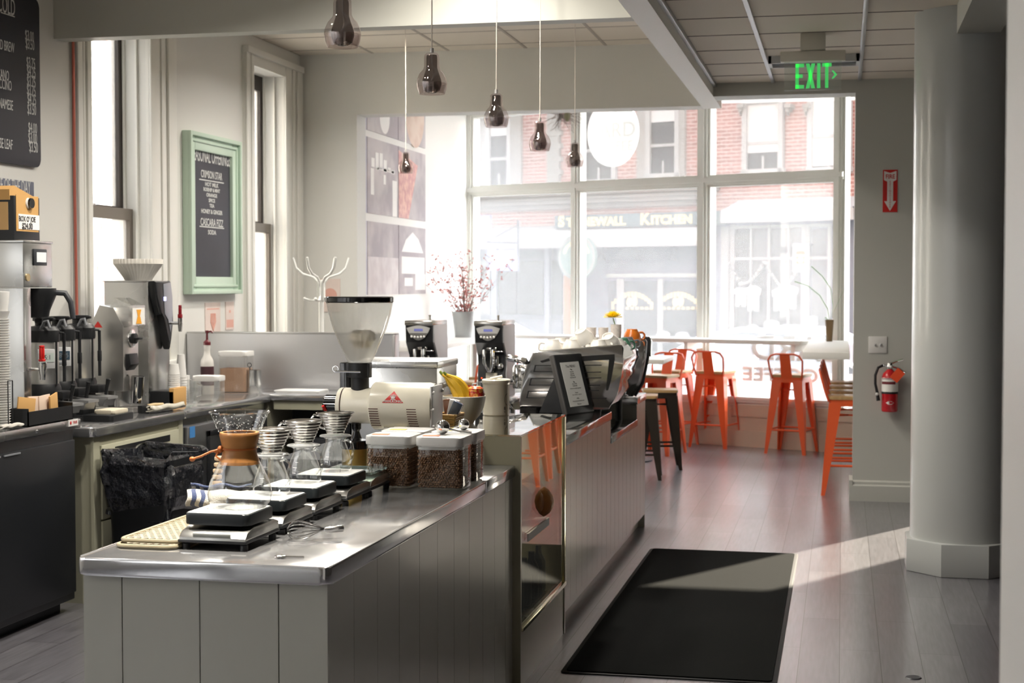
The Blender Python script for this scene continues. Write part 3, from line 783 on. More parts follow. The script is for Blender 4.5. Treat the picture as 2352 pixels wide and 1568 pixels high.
q = MB(); xcyl(q, [(.0715, -.222), (.0722, -.221), (.0722, -.219), (.0715, -.218)], 48); part('seam_ring', q, pbr('dark_brown', rgb(70, 40, 30), .5), gr)
q = MB()
M0 = q.M; q.M = Matrix.Translation((0, 0, AX)) @ Matrix.Rotation(PI/2, 4, 'Y')
q.lathe([(0, -.302), (.036, -.302), (.040, -.297), (.040, -.245), (.036, -.243), (0, -.243)], 36, rfun=lambda r, z, a: r*(1+.03*math.cos(a*18)) if r > .03 else r); q.M = M0
part('dial', q, GLOSSBLACK, gr, 'black ridged grind dial')
q = MB().box(.148, -.078, AX-.105, .158, .082, AX+.085, .02)
for yy, zz in ((-.07, .06), (-.07, -.07), (.07, .06), (.07, -.07), (-.075, -.005)): q.cyl((.15, yy, AX+zz), (.166, yy, AX+zz), .006, n=10)
part('end_plate', q, pbr('plate_grey', rgb(198, 196, 192), .35, .3), gr)
q = MB()
for gx0 in (-.075, .078):
    for k in range(8): 
        z = -.004-k*.0095; y = -math.sqrt(max(0, .0945**2-z*z))
        q.box(gx0-.019+.0006*k, y-.0006, AX+z-.0022, gx0+.019+.0006*k, y+.004, AX+z+.0012)
part('vent_slots', q, pbr('slot_dark', rgb(90, 60, 48), .8), gr)
q = MB()
zc = .044
def onbody(u, v): return (u, -math.sqrt(.0945**2-(v)**2)-.0008, AX+v)
def tri(mb, pts): 
    a = [onbody(*p) for p in pts]; mb.poly(a)
n_ = 8
for i in range(n_):
    f0, f1 = i/n_, (i+1)/n_
    w0, w1 = .043*(1-f0), .043*(1-f1)
    tri(q, [(.004-w0, zc-.024+.044*f0), (.004+w0, zc-.024+.044*f0), (.004+w1, zc-.024+.044*f1), (.004-w1, zc-.024+.044*f1)] if i < n_-1 else [(.004-w0, zc-.024+.044*f0), (.004+w0, zc-.024+.044*f0), (.004, zc-.024+.044)])
part('badge', q, pbr('badge_red', rgb(206, 48, 42), .35), gr, 'red triangular badge', smooth=0)
q = MB()
v0 = zc-.018; yb = onbody(0, v0)[1]-.0006
q.text('MAHLKÖNIG', .0125, faceY(.004, yb, AX+v0), .0004, 1.0, bold=.0003)
for k in range(5):
    a = rad(-40+20*k); ux, uz = math.sin(a), math.cos(a)
    p0 = (.004+ux*.006, zc-.010+uz*.002); p1 = (.004+ux*.0165, zc-.010+uz*.0165)
    A = onbody(*p0); B = onbody(*p1)
    q.tube([(A[0], A[1]-.0006, A[2]), (B[0], B[1]-.0006, B[2])], [.0022, .0012], 6); q.ball((B[0], B[1]-.0006, B[2]), .0018, 1, 1, 1, 6, 5)
q.box(.004-.009, onbody(0, zc-.011)[1]-.0012, AX+zc-.0125, .004+.009, onbody(0, zc-.011)[1]+.003, AX+zc-.0095)
part('badge_lettering', q, WHITEPL, gr, 'white crown and name on the badge')
hx = -.158
q = MB().lathe([(.036, AX+.06), (.036, AX+.11), (.047, AX+.112), (.0475, AX+.17), (0, AX+.17)], 32, (hx, 0, 0)); q.box(hx-.05, -.028, AX+.115, hx+.048, .0, AX+.168, .004)
part('hopper_neck', q, BLACK, gr)
hz = AX+.168
hop = [(.044, hz), (.055, hz+.02), (.080, hz+.075), (.105, hz+.135), (.122, hz+.19), (.132, hz+.24)]
part('hopper', MB().lathe(hop, 48, (hx, 0, 0)), thin_glass('hopper_clear', (.94, .94, .92), .07, edge=.7, veil=.32, veilcol=(1, .99, .96, 1)), gr, 'clear bean hopper')
part('hopper_lid', MB().lathe([(0, hz+.262), (.130, hz+.262), (.1345, hz+.258), (.1345, hz+.242), (.131, hz+.238), (0, hz+.238)], 48, (hx, 0, 0)), GLOSSBLACK, gr)
q = MB().lathe([(0, hz+.13), (.03, hz+.13), (.045, hz+.12), (.05, hz+.09), (.036, hz+.075), (.03, hz+.06), (0, hz+.06)], 28, (hx+.01, 0, 0), rfun=lambda r, z, a: r*(1+.08*math.cos(a*14)))
part('hopper_beans', q, pbr('pale_bean', rgb(222, 212, 192), .7, bump=.5, bscale=120), gr, kind='stuff')
q = MB().tube([(hx-.09, -.03, AX+.135), (hx+.02, -.05, AX+.135)], .004, 8).tube([(hx-.09+.012*math.cos(rad(a)), -.03, AX+.145+.012*math.sin(rad(a))) for a in range(0, 360, 30)], .0025, 6, closed=True)
part('shutter_pin', q, CHROME, gr)
q = MB().lathe([(.018, AX-.066), (.018, AX-.09), (.012, AX-.10), (.02, AX-.125), (.04, AX-.165), (.042, AX-.17), (0, AX-.17)], 20, (-.17, -.01, 0))
for k in range(5): q.tube([(-.17+.019*math.cos(rad(a)), -.01+.019*math.sin(rad(a)), AX-.07-.005*k) for a in range(0, 360, 30)], .0016, 5, closed=True)
part('spout', q, GLOSSBLACK, gr)
part('release_lever', MB().tube([(-.27, .0, AX-.05), (-.285, -.03, AX-.03), (-.295, -.05, AX+.0)], .006, 8), RED, gr, 'red lever')

# steel box behind the grinder
sb = thing('steel_box', 'stainless steel box with a black side panel behind the cream grinder', 'appliance', (0, 0, 0))
zt = py(930, 829, 6.5).z
xl_, xm, xr_ = py(780, 840, 6.5).x, py(806, 840, 6.5).x, py(1003, 840, 6.5).x
q = MB().box(xm, 6.5, CT-.005, xr_, 6.86, zt-.03, .004).box(xm-.004, 6.494, zt-.03, xr_+.006, 6.866, zt, .006); 
for xx in (xm+.08, xr_-.02): q.cyl((xx, 6.492, zt-.015), (xx, 6.495, zt-.015), .004, n=10)
part('case', q, STEEL, sb)
part('side_panel', MB().box(xl_, 6.5, CT, xm-.004, 6.8, zt-.01, .004), GLOSSBLACK, sb)
q = MB()
for yy in (6.56, 6.64): q.box(xr_, yy, zt-.12, xr_+.016, yy+.05, zt-.1, .003)
part('switch', q, WHITEPL, sb)

# things on the case top
T1 = CZ
bw = thing('fruit_bowl', 'pale ribbed fruit bowl holding bananas and an apple', 'bowl', (-1.60, 6.40, T1))
pf = [(0, .006), (.035, .006), (.038, .0), (.042, .0), (.046, .010), (.068, .035), (.084, .068), (.092, .105), (.094, .118), (.091, .119), (.086, .10), (.06, .04), (0, .02)]
part('bowl', MB().lathe(pf, 144, rfun=lambda r, z, a: r*(1+.016*abs(math.sin(a*28))) if r > .05 and z > .02 and z < .116 else r), pbr('bowl_glaze', rgb(206, 203, 190), .35, coat=.2), bw)
BAN = pbr('banana_skin', rgb(224, 178, 40), .45, noise=.25, nscale=18)
for k, (dx, dy, a, lb) in enumerate(((-.045, -.02, -20, 'banana at the outside of the bunch, resting on the bowl rim'), (-.03, -.035, 0, 'banana in the middle of the bunch with a dark bruise'), (-.012, -.03, 22, 'banana leaning towards the apple'))):
    q = MB(); pts = []; rs = []
    for i in range(11):
        f = i/10; th = rad(20+f*75)
        pts.append((.12*math.sin(th)-.085, 0, .12*math.cos(th)-.02)); rs.append([.006, .008, .014, .018, .0195, .020, .020, .019, .016, .011, .005][i])
    pts = [tuple(c_*1.2 for c_ in p_) for p_ in pts]; rs = [r_*1.15 for r_ in rs]; q.tube(list(reversed(pts)), list(reversed(rs)), 7)
    t = thing('banana', lb, 'banana', (-1.60+dx-.005, 6.40+dy, T1+.1), rad(a-5), 'bananas in the fruit bowl')
    part('skin', q, BAN, t); part('stem', MB().tube([pts[0], (pts[0][0]-.012, 0, pts[0][2]+.012)], [.007, .005], 7), pbr('banana_green', rgb(120, 134, 44), .5), t, 'green stalk')
ap = thing('apple', 'red and yellow apple beside the bananas in the bowl', 'apple', (-1.548, 6.40, T1+.09))
m, nt, out = new_mat('apple_skin'); b = nt.nodes.new('ShaderNodeBsdfPrincipled'); b.inputs['Roughness'].default_value = .25
n1 = nt.nodes.new('ShaderNodeTexNoise'); n1.inputs['Scale'].default_value = 7; r1 = nt.nodes.new('ShaderNodeValToRGB')
r1.color_ramp.elements[0].position = .42; r1.color_ramp.elements[0].color = rgb(176, 34, 34); r1.color_ramp.elements[1].position = .68; r1.color_ramp.elements[1].color = rgb(232, 176, 80)
nt.links.new(n1.outputs['Fac'], r1.inputs[0]); nt.links.new(r1.outputs[0], b.inputs['Base Color']); nt.links.new(b.outputs[0], out.inputs[0])
part('flesh', MB().lathe([(0, .012), (.012, .004), (.026, .004), (.038, .022), (.040, .04), (.034, .062), (.02, .071), (.008, .068), (0, .062)], 28), m, ap)
part('stalk', MB().tube([(0, 0, .062), (.003, 0, .08)], .0015, 6), pbr('stalk', rgb(80, 60, 40), .7), ap)
ck = thing('ceramic_crock', 'cream stoneware crock with black lettering on the pastry case', 'crock', (-1.555, 6.83, T1))
part('body', MB().lathe([(0, 0), (.058, 0), (.061, .004), (.062, .14), (.064, .146), (.066, .15), (.066, .162), (.062, .166), (.057, .163), (.056, .02), (0, .02)], 48), CREAM, ck)
q = MB()
for k, (tx, sz, zz) in enumerate((('B', .02, .034), ('C', .011, .018))):
    a = rad(-38); q.text(tx, sz, Matrix.Rotation(a+PI/2, 4, 'Z') @ faceY(0, -.0628, zz), .0003, .9)
q.M = Matrix.Rotation(rad(-38)+PI/2, 4, 'Z'); q.tube([(.022-.022*math.cos(rad(t_)), -.0615+.0, .075+.028*math.sin(rad(t_))) for t_ in range(-70, 71, 14)], .001, 5)
part('lettering', q, BLACK, ck)
solo('paper_straw_wrap', MB().tube([(-.02, 0, 0), (.035, 0, .012)], .006, 8), PAPER, 'rolled paper lying across the rim of the cream crock', 'paper', (-1.555, 6.80, T1+.169), .3)
bk = thing('wicker_basket', 'small wicker basket of wrapped snacks beside the fruit bowl', 'basket', (-1.575, 6.06, T1))
q = MB()
for k in range(7):
    z = .006+.010*k; e_ = .002*k
    q.tube([(x, y, z+.002*(i % 2)) for i, (x, y) in enumerate([(.03+e_, -.055-e_), (.0, -.057-e_), (-.03-e_, -.055-e_), (-.032-e_, 0), (-.03-e_, .055+e_), (0, .057+e_), (.03+e_, .055+e_), (.032+e_, 0)])], .0052, 6, closed=True)
for x in (-.03, -.01, .01, .03):
    for y in (-.056, .056): q.tube([(x, y, 0), (x*1.3, y*1.25, .072)], .003, 5)
q.box(-.03, -.05, 0, .03, .05, .004)
part('weave', q, pbr('wicker', rgb(186, 150, 90), .6), bk)
for k, (c, a, y) in enumerate((((70, 82, 104), 25, -.03), ((222, 222, 222), 12, 0), ((120, 74, 50), -8, .03))):
    q = MB().at(0, 0, 0, 0, rad(a), 0).box(-.02, -.02, 0, .02, .02, .11, .006)
    solo('snack_packet', q, pbr('packet%d' % k, rgb(*c), .25, coat=.3), ('dark blue snack packet standing in the wicker basket', 'silver snack packet standing in the wicker basket', 'brown snack packet standing in the wicker basket')[k], 'packet', (-1.575, 6.06+y, T1+.02), group='snack packets in the basket')
q = MB().box(0, -.02, 0, .003, .02, .045).box(-.025, -.02, 0, .003, .02, .003)
solo('sign_holder', q, GLASS, 'tiny clear acrylic sign holder on the pastry case', 'sign holder', (-1.46, 6.10, T1), .2)
# ================================================================ wall boards
CHALK = pbr('chalk_board', rgb(44, 45, 52), .55, noise=.25, nscale=3)
CHALKW = pbr('chalk_white', rgb(206, 206, 204), .9)
def wl(x, y): return px(x, y, XL+.03)
mbd = thing('menu_board', 'large black menu chalkboard with rounded corners and prices high on the wall', 'chalkboard')
q = MB(); y0, y1, z0, z1 = 6.55, wl(94, 200).y, wl(94, 385).z, 3.235
M0 = Matrix(((0,0,1,0),(1,0,0,0),(0,1,0,0),(0,0,0,1)))
q.mx(M0).rbox(y0, z0, XL+.005, y1, z1, XL+.025, .045, b=.002)
part('board', q, CHALK, mbd)
q = MB()
def wtext(q, t, pxx, pyy, size, sx, align, X_=XL+.0262):
    p = px(pxx, pyy, X_); q.text(t, size, faceX(X_, p.y, p.z), .0004, sx, align)
for t, x, y in (('$3.00', 78, 87), ('$3.50', 79, 106), ('$3.75', 81, 148), ('$4.25', 82, 169), ('$3.75', 82, 191), ('$3.75', 82, 211), ('$4.25', 83, 232), ('$3.50', 83, 255), ('$4.00', 85, 297), ('$3.00', 85, 320), ('$3.50', 87, 341)):
    wtext(q, t, x, y, .082, .52, 'RIGHT')
for t, x, y in (('COLD BREW', 33, 112), ('AMERICANO', 21, 176), ('CAPPUCCINO', 27, 199), ('VIETNAMESE', 30, 244), ('LOOSE LEAF', 29, 334)): wtext(q, t, x, y, .078, .5, 'RIGHT')
wtext(q, 'ICED / COLD', 35, 21, .13, .5, 'RIGHT')
p0, p1 = px(2, 31, XL+.0262), px(34, 40, XL+.0262); q.box(XL+.0258, p0.y, p1.z, XL+.0266, p1.y, p1.z+.006)
part('lettering', q, CHALKW, mbd, 'white chalk lettering')
cs = thing('coffee_sign', 'small slate sign reading coffee of the day below the menu board', 'sign')
pa = wl(80, 418); pb = wl(80, 449)
q = MB().box(XL, 6.9, pb.z-.02, XL+.025, pa.y, pa.z, .003); part('board', q, pbr('slate_grey', rgb(98, 102, 118), .6), cs)
q = MB(); wtext(q, 'COFFEE OF THE DAY', 70, 433, .105, .46, 'RIGHT'); wtext(q, 'COSTA RICA', 12, 446, .07, .5, 'RIGHT'); part('lettering', q, CHALKW, cs)

fb = thing('framed_chalkboard', 'tall narrow chalkboard of seasonal offerings in a mint green frame', 'chalkboard')
MINT = pbr('mint_frame', rgb(188, 207, 190), .4)
ya, yb = wl(428, 500).y, wl(546, 500).y; za, zb = wl(430, 676).z, wl(430, 299).z
q = MB(); fw = .125
for (a, b_, c, d) in ((ya, ya+fw, za, zb), (yb-fw, yb, za, zb), (ya+fw, yb-fw, za, za+fw), (ya+fw, yb-fw, zb-fw, zb)):
    q.box(XL, a, c, XL+.045, b_, d, .006)
def ring(q, i, x0, x1, w_):
    i += .001
    for (a, b_, c, d) in ((ya+i, ya+i+w_, za+i, zb-i), (yb-i-w_, yb-i, za+i, zb-i), (ya+i+w_, yb-i-w_, za+i, za+i+w_), (ya+i+w_, yb-i-w_, zb-i-w_, zb-i)): q.box(x0, a, c, x1, b_, d, .004)
ring(q, .0, XL+.04, XL+.07, .03); ring(q, .05, XL+.04, XL+.056, .018)
part('frame', q, MINT, fb)
q = MB().box(XL, ya+fw-.01, za+fw-.01, XL+.02, yb-fw+.01, zb-fw+.01); part('board', q, pbr('chalk_dusty', rgb(58, 58, 66), .6, noise=.45, nscale=2.2), fb)
q = MB(); XB = XL+.0215; yc = (ya+yb)/2
def sline(t, pyy, size, sx): p = px(486, pyy, XB); q.text(t, size, faceX(XB, yc, p.z), .0004, sx, bold=.001)
sline('SEASONAL OFFERINGS', 362, .135, .50)
for t, y, s_, k in (('CRIMSON STAR', 403, .075, .72), ('HOT MILK', 425, .040, 1.3), ('ROSEHIP & MINT', 437, .036, 1.1), ('ORANGE', 449, .036, 1.3), ('SPICE', 461, .036, 1.3), ('TEA', 473, .036, 1.3), ('HONEY & GINGER', 487, .042, 1.1), ('CASCARA FIZZ', 512, .075, .8), ('SODA', 534, .045, 1.2)): sline(t, y, s_, k)
for y in (416, 522): p = px(486, y, XB); q.box(XB, yc-.22, p.z-.004, XB+.0006, yc+.22, p.z+.004)
part('lettering', q, CHALKW, fb)
ART = pbr('faded_print', rgb(218, 202, 194), .8, noise=.12, nscale=8)
def poster(lb, a, b_, ins, X_=XL, mat_=ART):
    t = thing('art_print', lb, 'poster', group=None)
    p0, p1 = px(a[0], a[1], X_+.004), px(b_[0], b_[1], X_+.004)
    part('sheet', MB().box(X_, p0.y, p1.z, X_+.006, p1.y, p0.z), mat_, t)
    q = MB(); ins(q, (p0.y+p1.y)/2, (p0.z+p1.z)/2, abs(p1.y-p0.y), abs(p0.z-p1.z), X_+.0066); part('print', q, pbr('print_rose', rgb(216, 166, 152), .8), t)
def ins_leaf(q, y, z, w_, h, X_):
    for k in range(7):
        a = rad(-60+20*k); q.tube([(X_, y, z-h*.38), (X_, y+w_*.2*math.sin(a), z-h*.1), (X_, y+w_*.22*math.sin(a*.7), z+h*.16)], .004, 5)
    q.box(X_-.001, y-w_*.4, z+h*.28, X_, y+w_*.4, z+h*.32)
def ins_bar(q, y, z, w_, h, X_): q.box(X_-.001, y-w_*.42, z-h*.42, X_, y+w_*.42, z-h*.14); q.box(X_-.001, y-w_*.1, z+h*.1, X_, y+w_*.1, z+h*.2)
poster('faded leaf print pinned below the mint framed chalkboard', (471, 695), (506, 767), ins_leaf)
poster('narrow pink print pinned beside the faded leaf print', (518, 693), (537, 756), ins_bar)
t = thing('art_print', 'pale pink print on the end wall behind the white coat rack', 'poster')
p0, p1 = py(736, 640, YB), py(782, 716, YB)
part('sheet', MB().box(p0.x, YB-.006, p1.z, p1.x, YB, p0.z), ART, t)
q = MB().at((p0.x+p1.x)/2, YB-.008, (p0.z+p1.z)/2, PI/2, 0, 0).lathe([(0, 0), (.06, 0)], 24)
part('print', q, pbr('print_rose', rgb(216, 166, 152), .8), t)

# ================================================================ back counters
DARKCAB = pbr('black_cabinet', rgb(24, 26, 29), .4)
bc = thing('undercounter_fridge', 'black undercounter fridge with a steel top at the picture edge', 'fridge')
BT = .957
q = MB().box(-4.46, 4.9, 0.06, -3.72, 6.9, BT-.045, .006).box(-4.4, 4.95, 0, -3.78, 6.86, .06); part('body', q, DARKCAB, bc)
q = MB()
for a, b_ in ((4.93, 5.9), (5.92, 6.88)): part('door', MB().box(-3.72, a, .1, -3.70, b_, BT-.1, .006), DARKCAB, bc)
q.box(-4.46, 4.9, BT-.045, -3.69, 6.92, BT, .004); part('top', q, STEEL, bc)
for a in (6.05, 6.22): part('door_slot', MB().box(-3.7, a, BT-.115, -3.694, a+.14, BT-.108), GREYPL, bc)
p = px(168, 970, -3.69)
q = MB().box(-3.69, p.y-.05, p.z-.016, -3.687, p.y+.045, p.z+.016); part('maker_plate', q, WHITEPL, bc)
q = MB().ball((-3.686, p.y-.03, p.z), .009, .2, .8, 1, 8, 6).text('TRUE', .018, faceX(-3.686, p.y+.012, p.z), .0003, 1); part('plate_print', q, RED, bc)
part('screw', MB().ball((-3.69, 6.5, BT-.025), .009, .5, 1, 1, 10, 6), CHROME, bc)

LX = -3.672
t = MB(); M_ = MB().rbox(-4.48, 7.02, .852, LX, 8.125, CT, .03, b=.006)
solo('steel_worktop', M_, TOPSTEEL, 'steel worktop with a rounded corner above the olive drawer cabinet', 'worktop')
OLIVE = pbr('olive_cabinet', rgb(176, 174, 152), .35, coat=.1)
oc = thing('drawer_cabinet', 'olive grey drawer cabinet behind the black waste bin', 'cabinet')
q = MB().box(-4.46, 7.06, 0, LX-.025, 8.12, .852).box(LX-.035, 7.05, 0, LX-.02, 7.12, .852).box(LX-.035, 8.06, 0, LX-.02, 8.12, .852); part('carcass', q, OLIVE, oc)
q = MB().box(LX-.025, 7.13, .42, LX-.012, 8.05, .80, .003); d = part('drawer', q, OLIVE, oc)
q = MB().box(LX-.0125, 7.27, .745, LX-.010, 7.93, .78); part('handle_slot', q, BLACK, d)
part('lower_panel', MB().box(LX-.025, 7.13, .05, LX-.012, 8.05, .41, .003), OLIVE, oc)
fr_ = thing('steel_fridge', 'stainless undercounter fridge with a black gasket door beside the olive cabinet', 'fridge')
q = MB().box(-4.46, 8.14, .08, LX-.03, 9.42, .846).box(-4.4, 8.18, 0, -3.8, 9.4, .08); part('body', q, STEEL, fr_)
q = MB().box(LX-.03, 8.16, .12, LX-.005, 9.40, .80, .008); d = part('door', q, pbr('fridge_steel', (.36, .37, .39, 1), .32, 1), fr_)
q = MB()
ya_, yb_ = 8.42, 9.28
for a, b_, c, dd in ((ya_, ya_+.035, .2, .755), (yb_-.035, yb_, .2, .755), (ya_, yb_, .72, .755), (ya_, yb_, .2, .235)): q.box(LX-.006, a, c, LX+.004, b_, dd, .002)
part('gasket_frame', q, BLACK, d)
q = MB().box(LX-.005, 8.18, .735, LX-.003, 8.25, .80); part('energy_sticker', q, pbr('sticker_blue', rgb(70, 130, 190), .5), d)
q = MB().box(-4.48, 8.128, .852, LX, 9.44, CT, .004); solo('steel_worktop', q, TOPSTEEL, 'steel worktop above the stainless fridge, meeting the corner counter', 'worktop')
# corner counter along the half wall
q = MB().box(-4.48, 9.445, .862, -2.05, 9.95, CT, .004); solo('steel_worktop', q, TOPSTEEL, 'steel worktop along the steel splashback under the syrup bottle', 'worktop')
ob = thing('open_base', 'olive framed open counter base with dark storage below the splashback', 'counter')
q = MB().box(-3.66, 9.47, .80, -2.05, 9.49, .862).box(-2.10, 9.47, 0, -2.05, 9.94, .862).box(-4.46, 9.46, 0, -3.70, 9.94, .862); part('frame', q, OLIVE, ob)
q = MB().box(-3.7, 9.92, 0, -2.1, 9.945, .85).box(-3.7, 9.55, .28, -2.1, 9.92, .30); part('back_panel', q, CHARCOAL, ob)
for k, (x, w_, h, mt, lb) in enumerate(((-3.45, .26, .3, CHARCOAL, 'dark storage tub on the shelf under the corner counter'), (-3.1, .2, .36, STEEL, 'steel canister on the shelf under the corner counter'), (-2.8, .24, .28, BLACK, 'black crate on the shelf under the corner counter'))):
    solo(('storage_tub', 'steel_canister', 'storage_crate')[k], (MB().rbox(-w_/2, -.14, 0, w_/2, .14, h, .03, b=.006) if k != 1 else MB().lathe([(0, 0), (w_/2, 0), (w_/2, h), (w_/2*.8, h+.02), (0, h+.02)], 24)), mt, lb, ('tub', 'canister', 'crate')[k], (x, 9.73, .301))
hw = thing('half_wall', 'low half wall with a brushed steel splashback behind the corner counter', 'half wall')
HZ = 1.28
part('splashback', MB().box(-4.49, 9.955, .9, -2.99, 9.965, HZ), pbr('splash_steel', (.66, .66, .68, 1), .34, 1), hw)
q = MB().box(-4.49, 9.968, 0, -2.995, 10.06, HZ-.004); part('wall_core', q, pbr('half_wall_grey', rgb(186, 186, 184), .5), hw)
part('edge_trim', MB().box(-2.99, 9.95, .9, -2.975, 10.07, HZ, .002).box(-4.49, 9.952, HZ, -2.975, 10.065, HZ+.012, .002), pbr('edge_steel', (.5, .5, .5, 1), .3, 1), hw)

# waste bin
wb_ = thing('waste_bin', 'black waste bin with a crinkled plastic liner beside the olive cabinet', 'bin', (-3.455, 7.26, 0))
def rr4(hx, hy, r, n=6):
    p = []
    for cx, cy, a0 in ((hx-r, hy-r, 0), (-hx+r, hy-r, 90), (-hx+r, -hy+r, 180), (hx-r, -hy+r, 270)):
        for i in range(n+1): a = rad(a0+90*i/n); p.append((cx+r*math.cos(a), cy+r*math.sin(a)))
    return p
def loft(mb, rings):
    R = [[mb._v(p) for p in r] for r in rings]; n = len(R[0])
    for a, b_ in zip(R, R[1:]):
        for i in range(n): mb._f([a[i], a[(i+1) % n], b_[(i+1) % n], b_[i]])
    return R
q = MB(); rings = []
for z, s_ in ((0, .84), (.02, .86), (.6, .96), (.70, .985), (.705, 1.02), (.74, 1.02)): rings.append([(x*s_, y*s_, z) for x, y in rr4(.18, .205, .04)])
R = loft(q, rings); q._f(list(reversed(R[0]))); part('bin_body', q, BLACK, wb_)
rr = random.Random(9); rings = []
base = rr4(.18, .205, .04, 10)
ph = [rr.uniform(0, 6.28) for _ in range(6)]
for j, (z, s_) in enumerate(((.44, .96), (.46, .98), (.50, 1.0), (.55, 1.02), (.61, 1.03), (.67, 1.045), (.72, 1.06), (.755, 1.06), (.77, 1.03), (.768, .985), (.74, .96), (.66, .93), (.5, .9))):
    ring_ = []
    for i, (x, y) in enumerate(base):
        a = math.atan2(y, x)
        w_ = .017*(math.sin(a*9+ph[0]+z*20)+.7*math.sin(a*17+ph[1]-z*38)+.5*math.sin(a*29+ph[2]+j))*(1 if j < 9 else .6)
        zz = z + (.014*math.sin(a*7+ph[3])+.008*math.sin(a*15+ph[4]))*(1.0 if j in (0, 1, 7, 8, 9) else .5)
        ring_.append((x*s_+w_*math.cos(a), y*s_+w_*math.sin(a), zz))
    rings.append(ring_)
loft(q := MB(), rings); part('bin_liner', q, pbr('bin_liner', rgb(30, 31, 36), .12, coat=1.0, bump=1.0, bscale=13, bdist=.05), wb_, 'glossy crumpled black liner', smooth=20)

# ================================================================ coffee brewer with the drinks box
BRX = -3.80
def bx_y(x, X_=BRX, y=700): return px(x, y, X_).y
ya0, ya1, ya2 = bx_y(55), bx_y(72), bx_y(121)
br_ = thing('coffee_brewer', 'tall stainless coffee brewer with a small screen, a cardboard carrier on top', 'coffee brewer')
zt = px(55, 551, BRX).z; zm = px(60, 660, BRX).z
q = MB().box(-4.3, ya0, zm, BRX, ya2, zt-.012, .004).box(-4.305, ya0-.004, zt-.012, BRX+.004, ya2+.004, zt, .003)
q.box(-4.3, ya0, BT+.05, BRX-.002, ya1, zm-.002, .003).box(-4.3, ya0, BT, BRX+.0, ya2, BT+.05, .004).box(-4.3, ya1, BT+.05, -4.2, ya2, zm)
part('case', q, STEEL, br_)
p0, p1 = px(75, 571, BRX), px(105, 610, BRX)
q = MB().box(BRX-.002, p0.y, p1.z, BRX+.008, p1.y, p0.z, .003); sc = part('screen_frame', q, CHARCOAL, br_)
part('screen', MB().box(BRX+.006, p0.y+.022, p1.z+.016, BRX+.0095, p1.y-.01, p0.z-.016), pbr('screen_pale', rgb(222, 226, 228), .2), sc)
for k in range(3):
    z = px(8, 567+15*k, -4.0).z
    part('louvre', MB().tube([(-3.93, ya0-.004, z-.012), (-3.94, ya0-.008, z+.004), (-4.03, ya0-.008, z+.004), (-4.04, ya0-.004, z-.012)], .006, 8), STEEL, br_)
part('lock_button', MB().cyl((BRX, (ya0+ya1)/2, px(63, 637, BRX).z), (BRX+.006, (ya0+ya1)/2, px(63, 637, BRX).z), .018, n=20), pbr('brass_button', rgb(190, 170, 130), .3, .6), br_)
q = MB(); zc_ = zm-.004; yk = ya2-.045
q.lathe([(.085, 0), (.088, -.03), (.055, -.11), (.05, -.14), (.02, -.15), (.018, -.17), (0, -.17)], 28, (-3.852, yk, zc_), cap0=True)
fk = part('filter_basket', q, BLACK, br_)
part('basket_handle', MB().tube([(-3.80, yk+.03, zc_-.02), (-3.735, yk+.05, zc_-.025), (-3.71, yk+.058, zc_-.07), (-3.70, yk+.062, zc_-.15)], [.014, .015, .014, .013], 10), CHARCOAL, fk)
p = px(86, 858, BRX); fz = px(86, 850, BRX+.07).z
q = MB().cyl((BRX, ya1-.01, fz), (BRX+.05, ya1-.01, fz), .008, n=12).lathe([(.02, .035), (.021, .02), (.014, -.03), (.013, -.05), (0, -.05)], 16, (BRX+.06, ya1-.008, fz), cap0=True)
part('hot_water_tap', q, CHROME, br_)
q = MB().box(BRX+.045, ya1-.022, fz+.038, BRX+.07, ya1+.006, fz+.05, .003).box(BRX+.05, ya1-.024, fz+.05, BRX+.064, ya1-.014, fz+.105, .003).box(BRX+.05, ya1-.004, fz+.05, BRX+.064, ya1+.008, fz+.105, .003).box(BRX+.05, ya1-.024, fz+.105, BRX+.064, ya1+.008, fz+.115, .003)
part('tap_lever', q, RED, br_, 'red tap lever')
cb = thing('cardboard_carrier', 'kraft cardboard coffee carrier with a price note on top of the brewer', 'box', (0, 0, zt+.0005))
KX = -3.87; kya, kyb = px(32, 500, KX).y, px(91, 500, KX).y
zk = px(60, 452, KX).z-zt
KRAFT = pbr('kraft_card', rgb(196, 152, 92), .75, noise=.06, nscale=12)
part('carton', MB().prism([(kya, 0), (kyb, 0), (kyb, zk), (kya, zk)], -4.28, KX, 'yz', b=.002), BLACK, cb, 'black printed lower carton')
q = MB().box(KX-.001, kya+.018, .045, KX+.002, kyb-.014, zk+.006); part('front_panel', q, KRAFT, cb)
q = MB().box(-4.27, kya-.002, .05, -3.9, kya+.001, zk-.03); part('side_panel', q, pbr('kraft_pale', rgb(206, 166, 112), .75), cb)
q = MB().prism([(kya-.004, zk-.02), (kyb-.01, zk-.004), (kyb-.01, zk+.004), (kya+.04, zk+.05), (kya-.004, zk+.03)], -4.26, KX-.02, 'yz'); part('top_flap', q, KRAFT, cb)
zq = px(66, 467, KX).z-zt; yq = px(66, 467, KX).y
part('spout_ring', MB().at(KX+.002, yq-.008, zq, 0, PI/2, 0).lathe([(0, .006), (.024, .006), (.026, 0)], 24), WHITEPL, cb)
part('spout_cap', MB().at(KX+.006, yq+.002, zq, 0, PI/2, 0).lathe([(0, .012), (.024, .012), (.026, 0)], 24), GLOSSBLACK, cb)
n0, n1 = px(41, 491, KX), px(90, 529, KX)
nt_ = part('price_note', MB().box(KX+.002, n0.y, n1.z-zt, KX+.004, n1.y-.004, n0.z-zt), PAPER, cb)
q = MB().text("BOX O' JOE", .036, faceX(KX+.0046, (n0.y+n1.y)/2-.02, n0.z-zt-.024), .0003, .82, bold=.0012).text('$24.00', .04, faceX(KX+.0046, (n0.y+n1.y)/2-.02, n0.z-zt-.058), .0003, .9, bold=.0012)
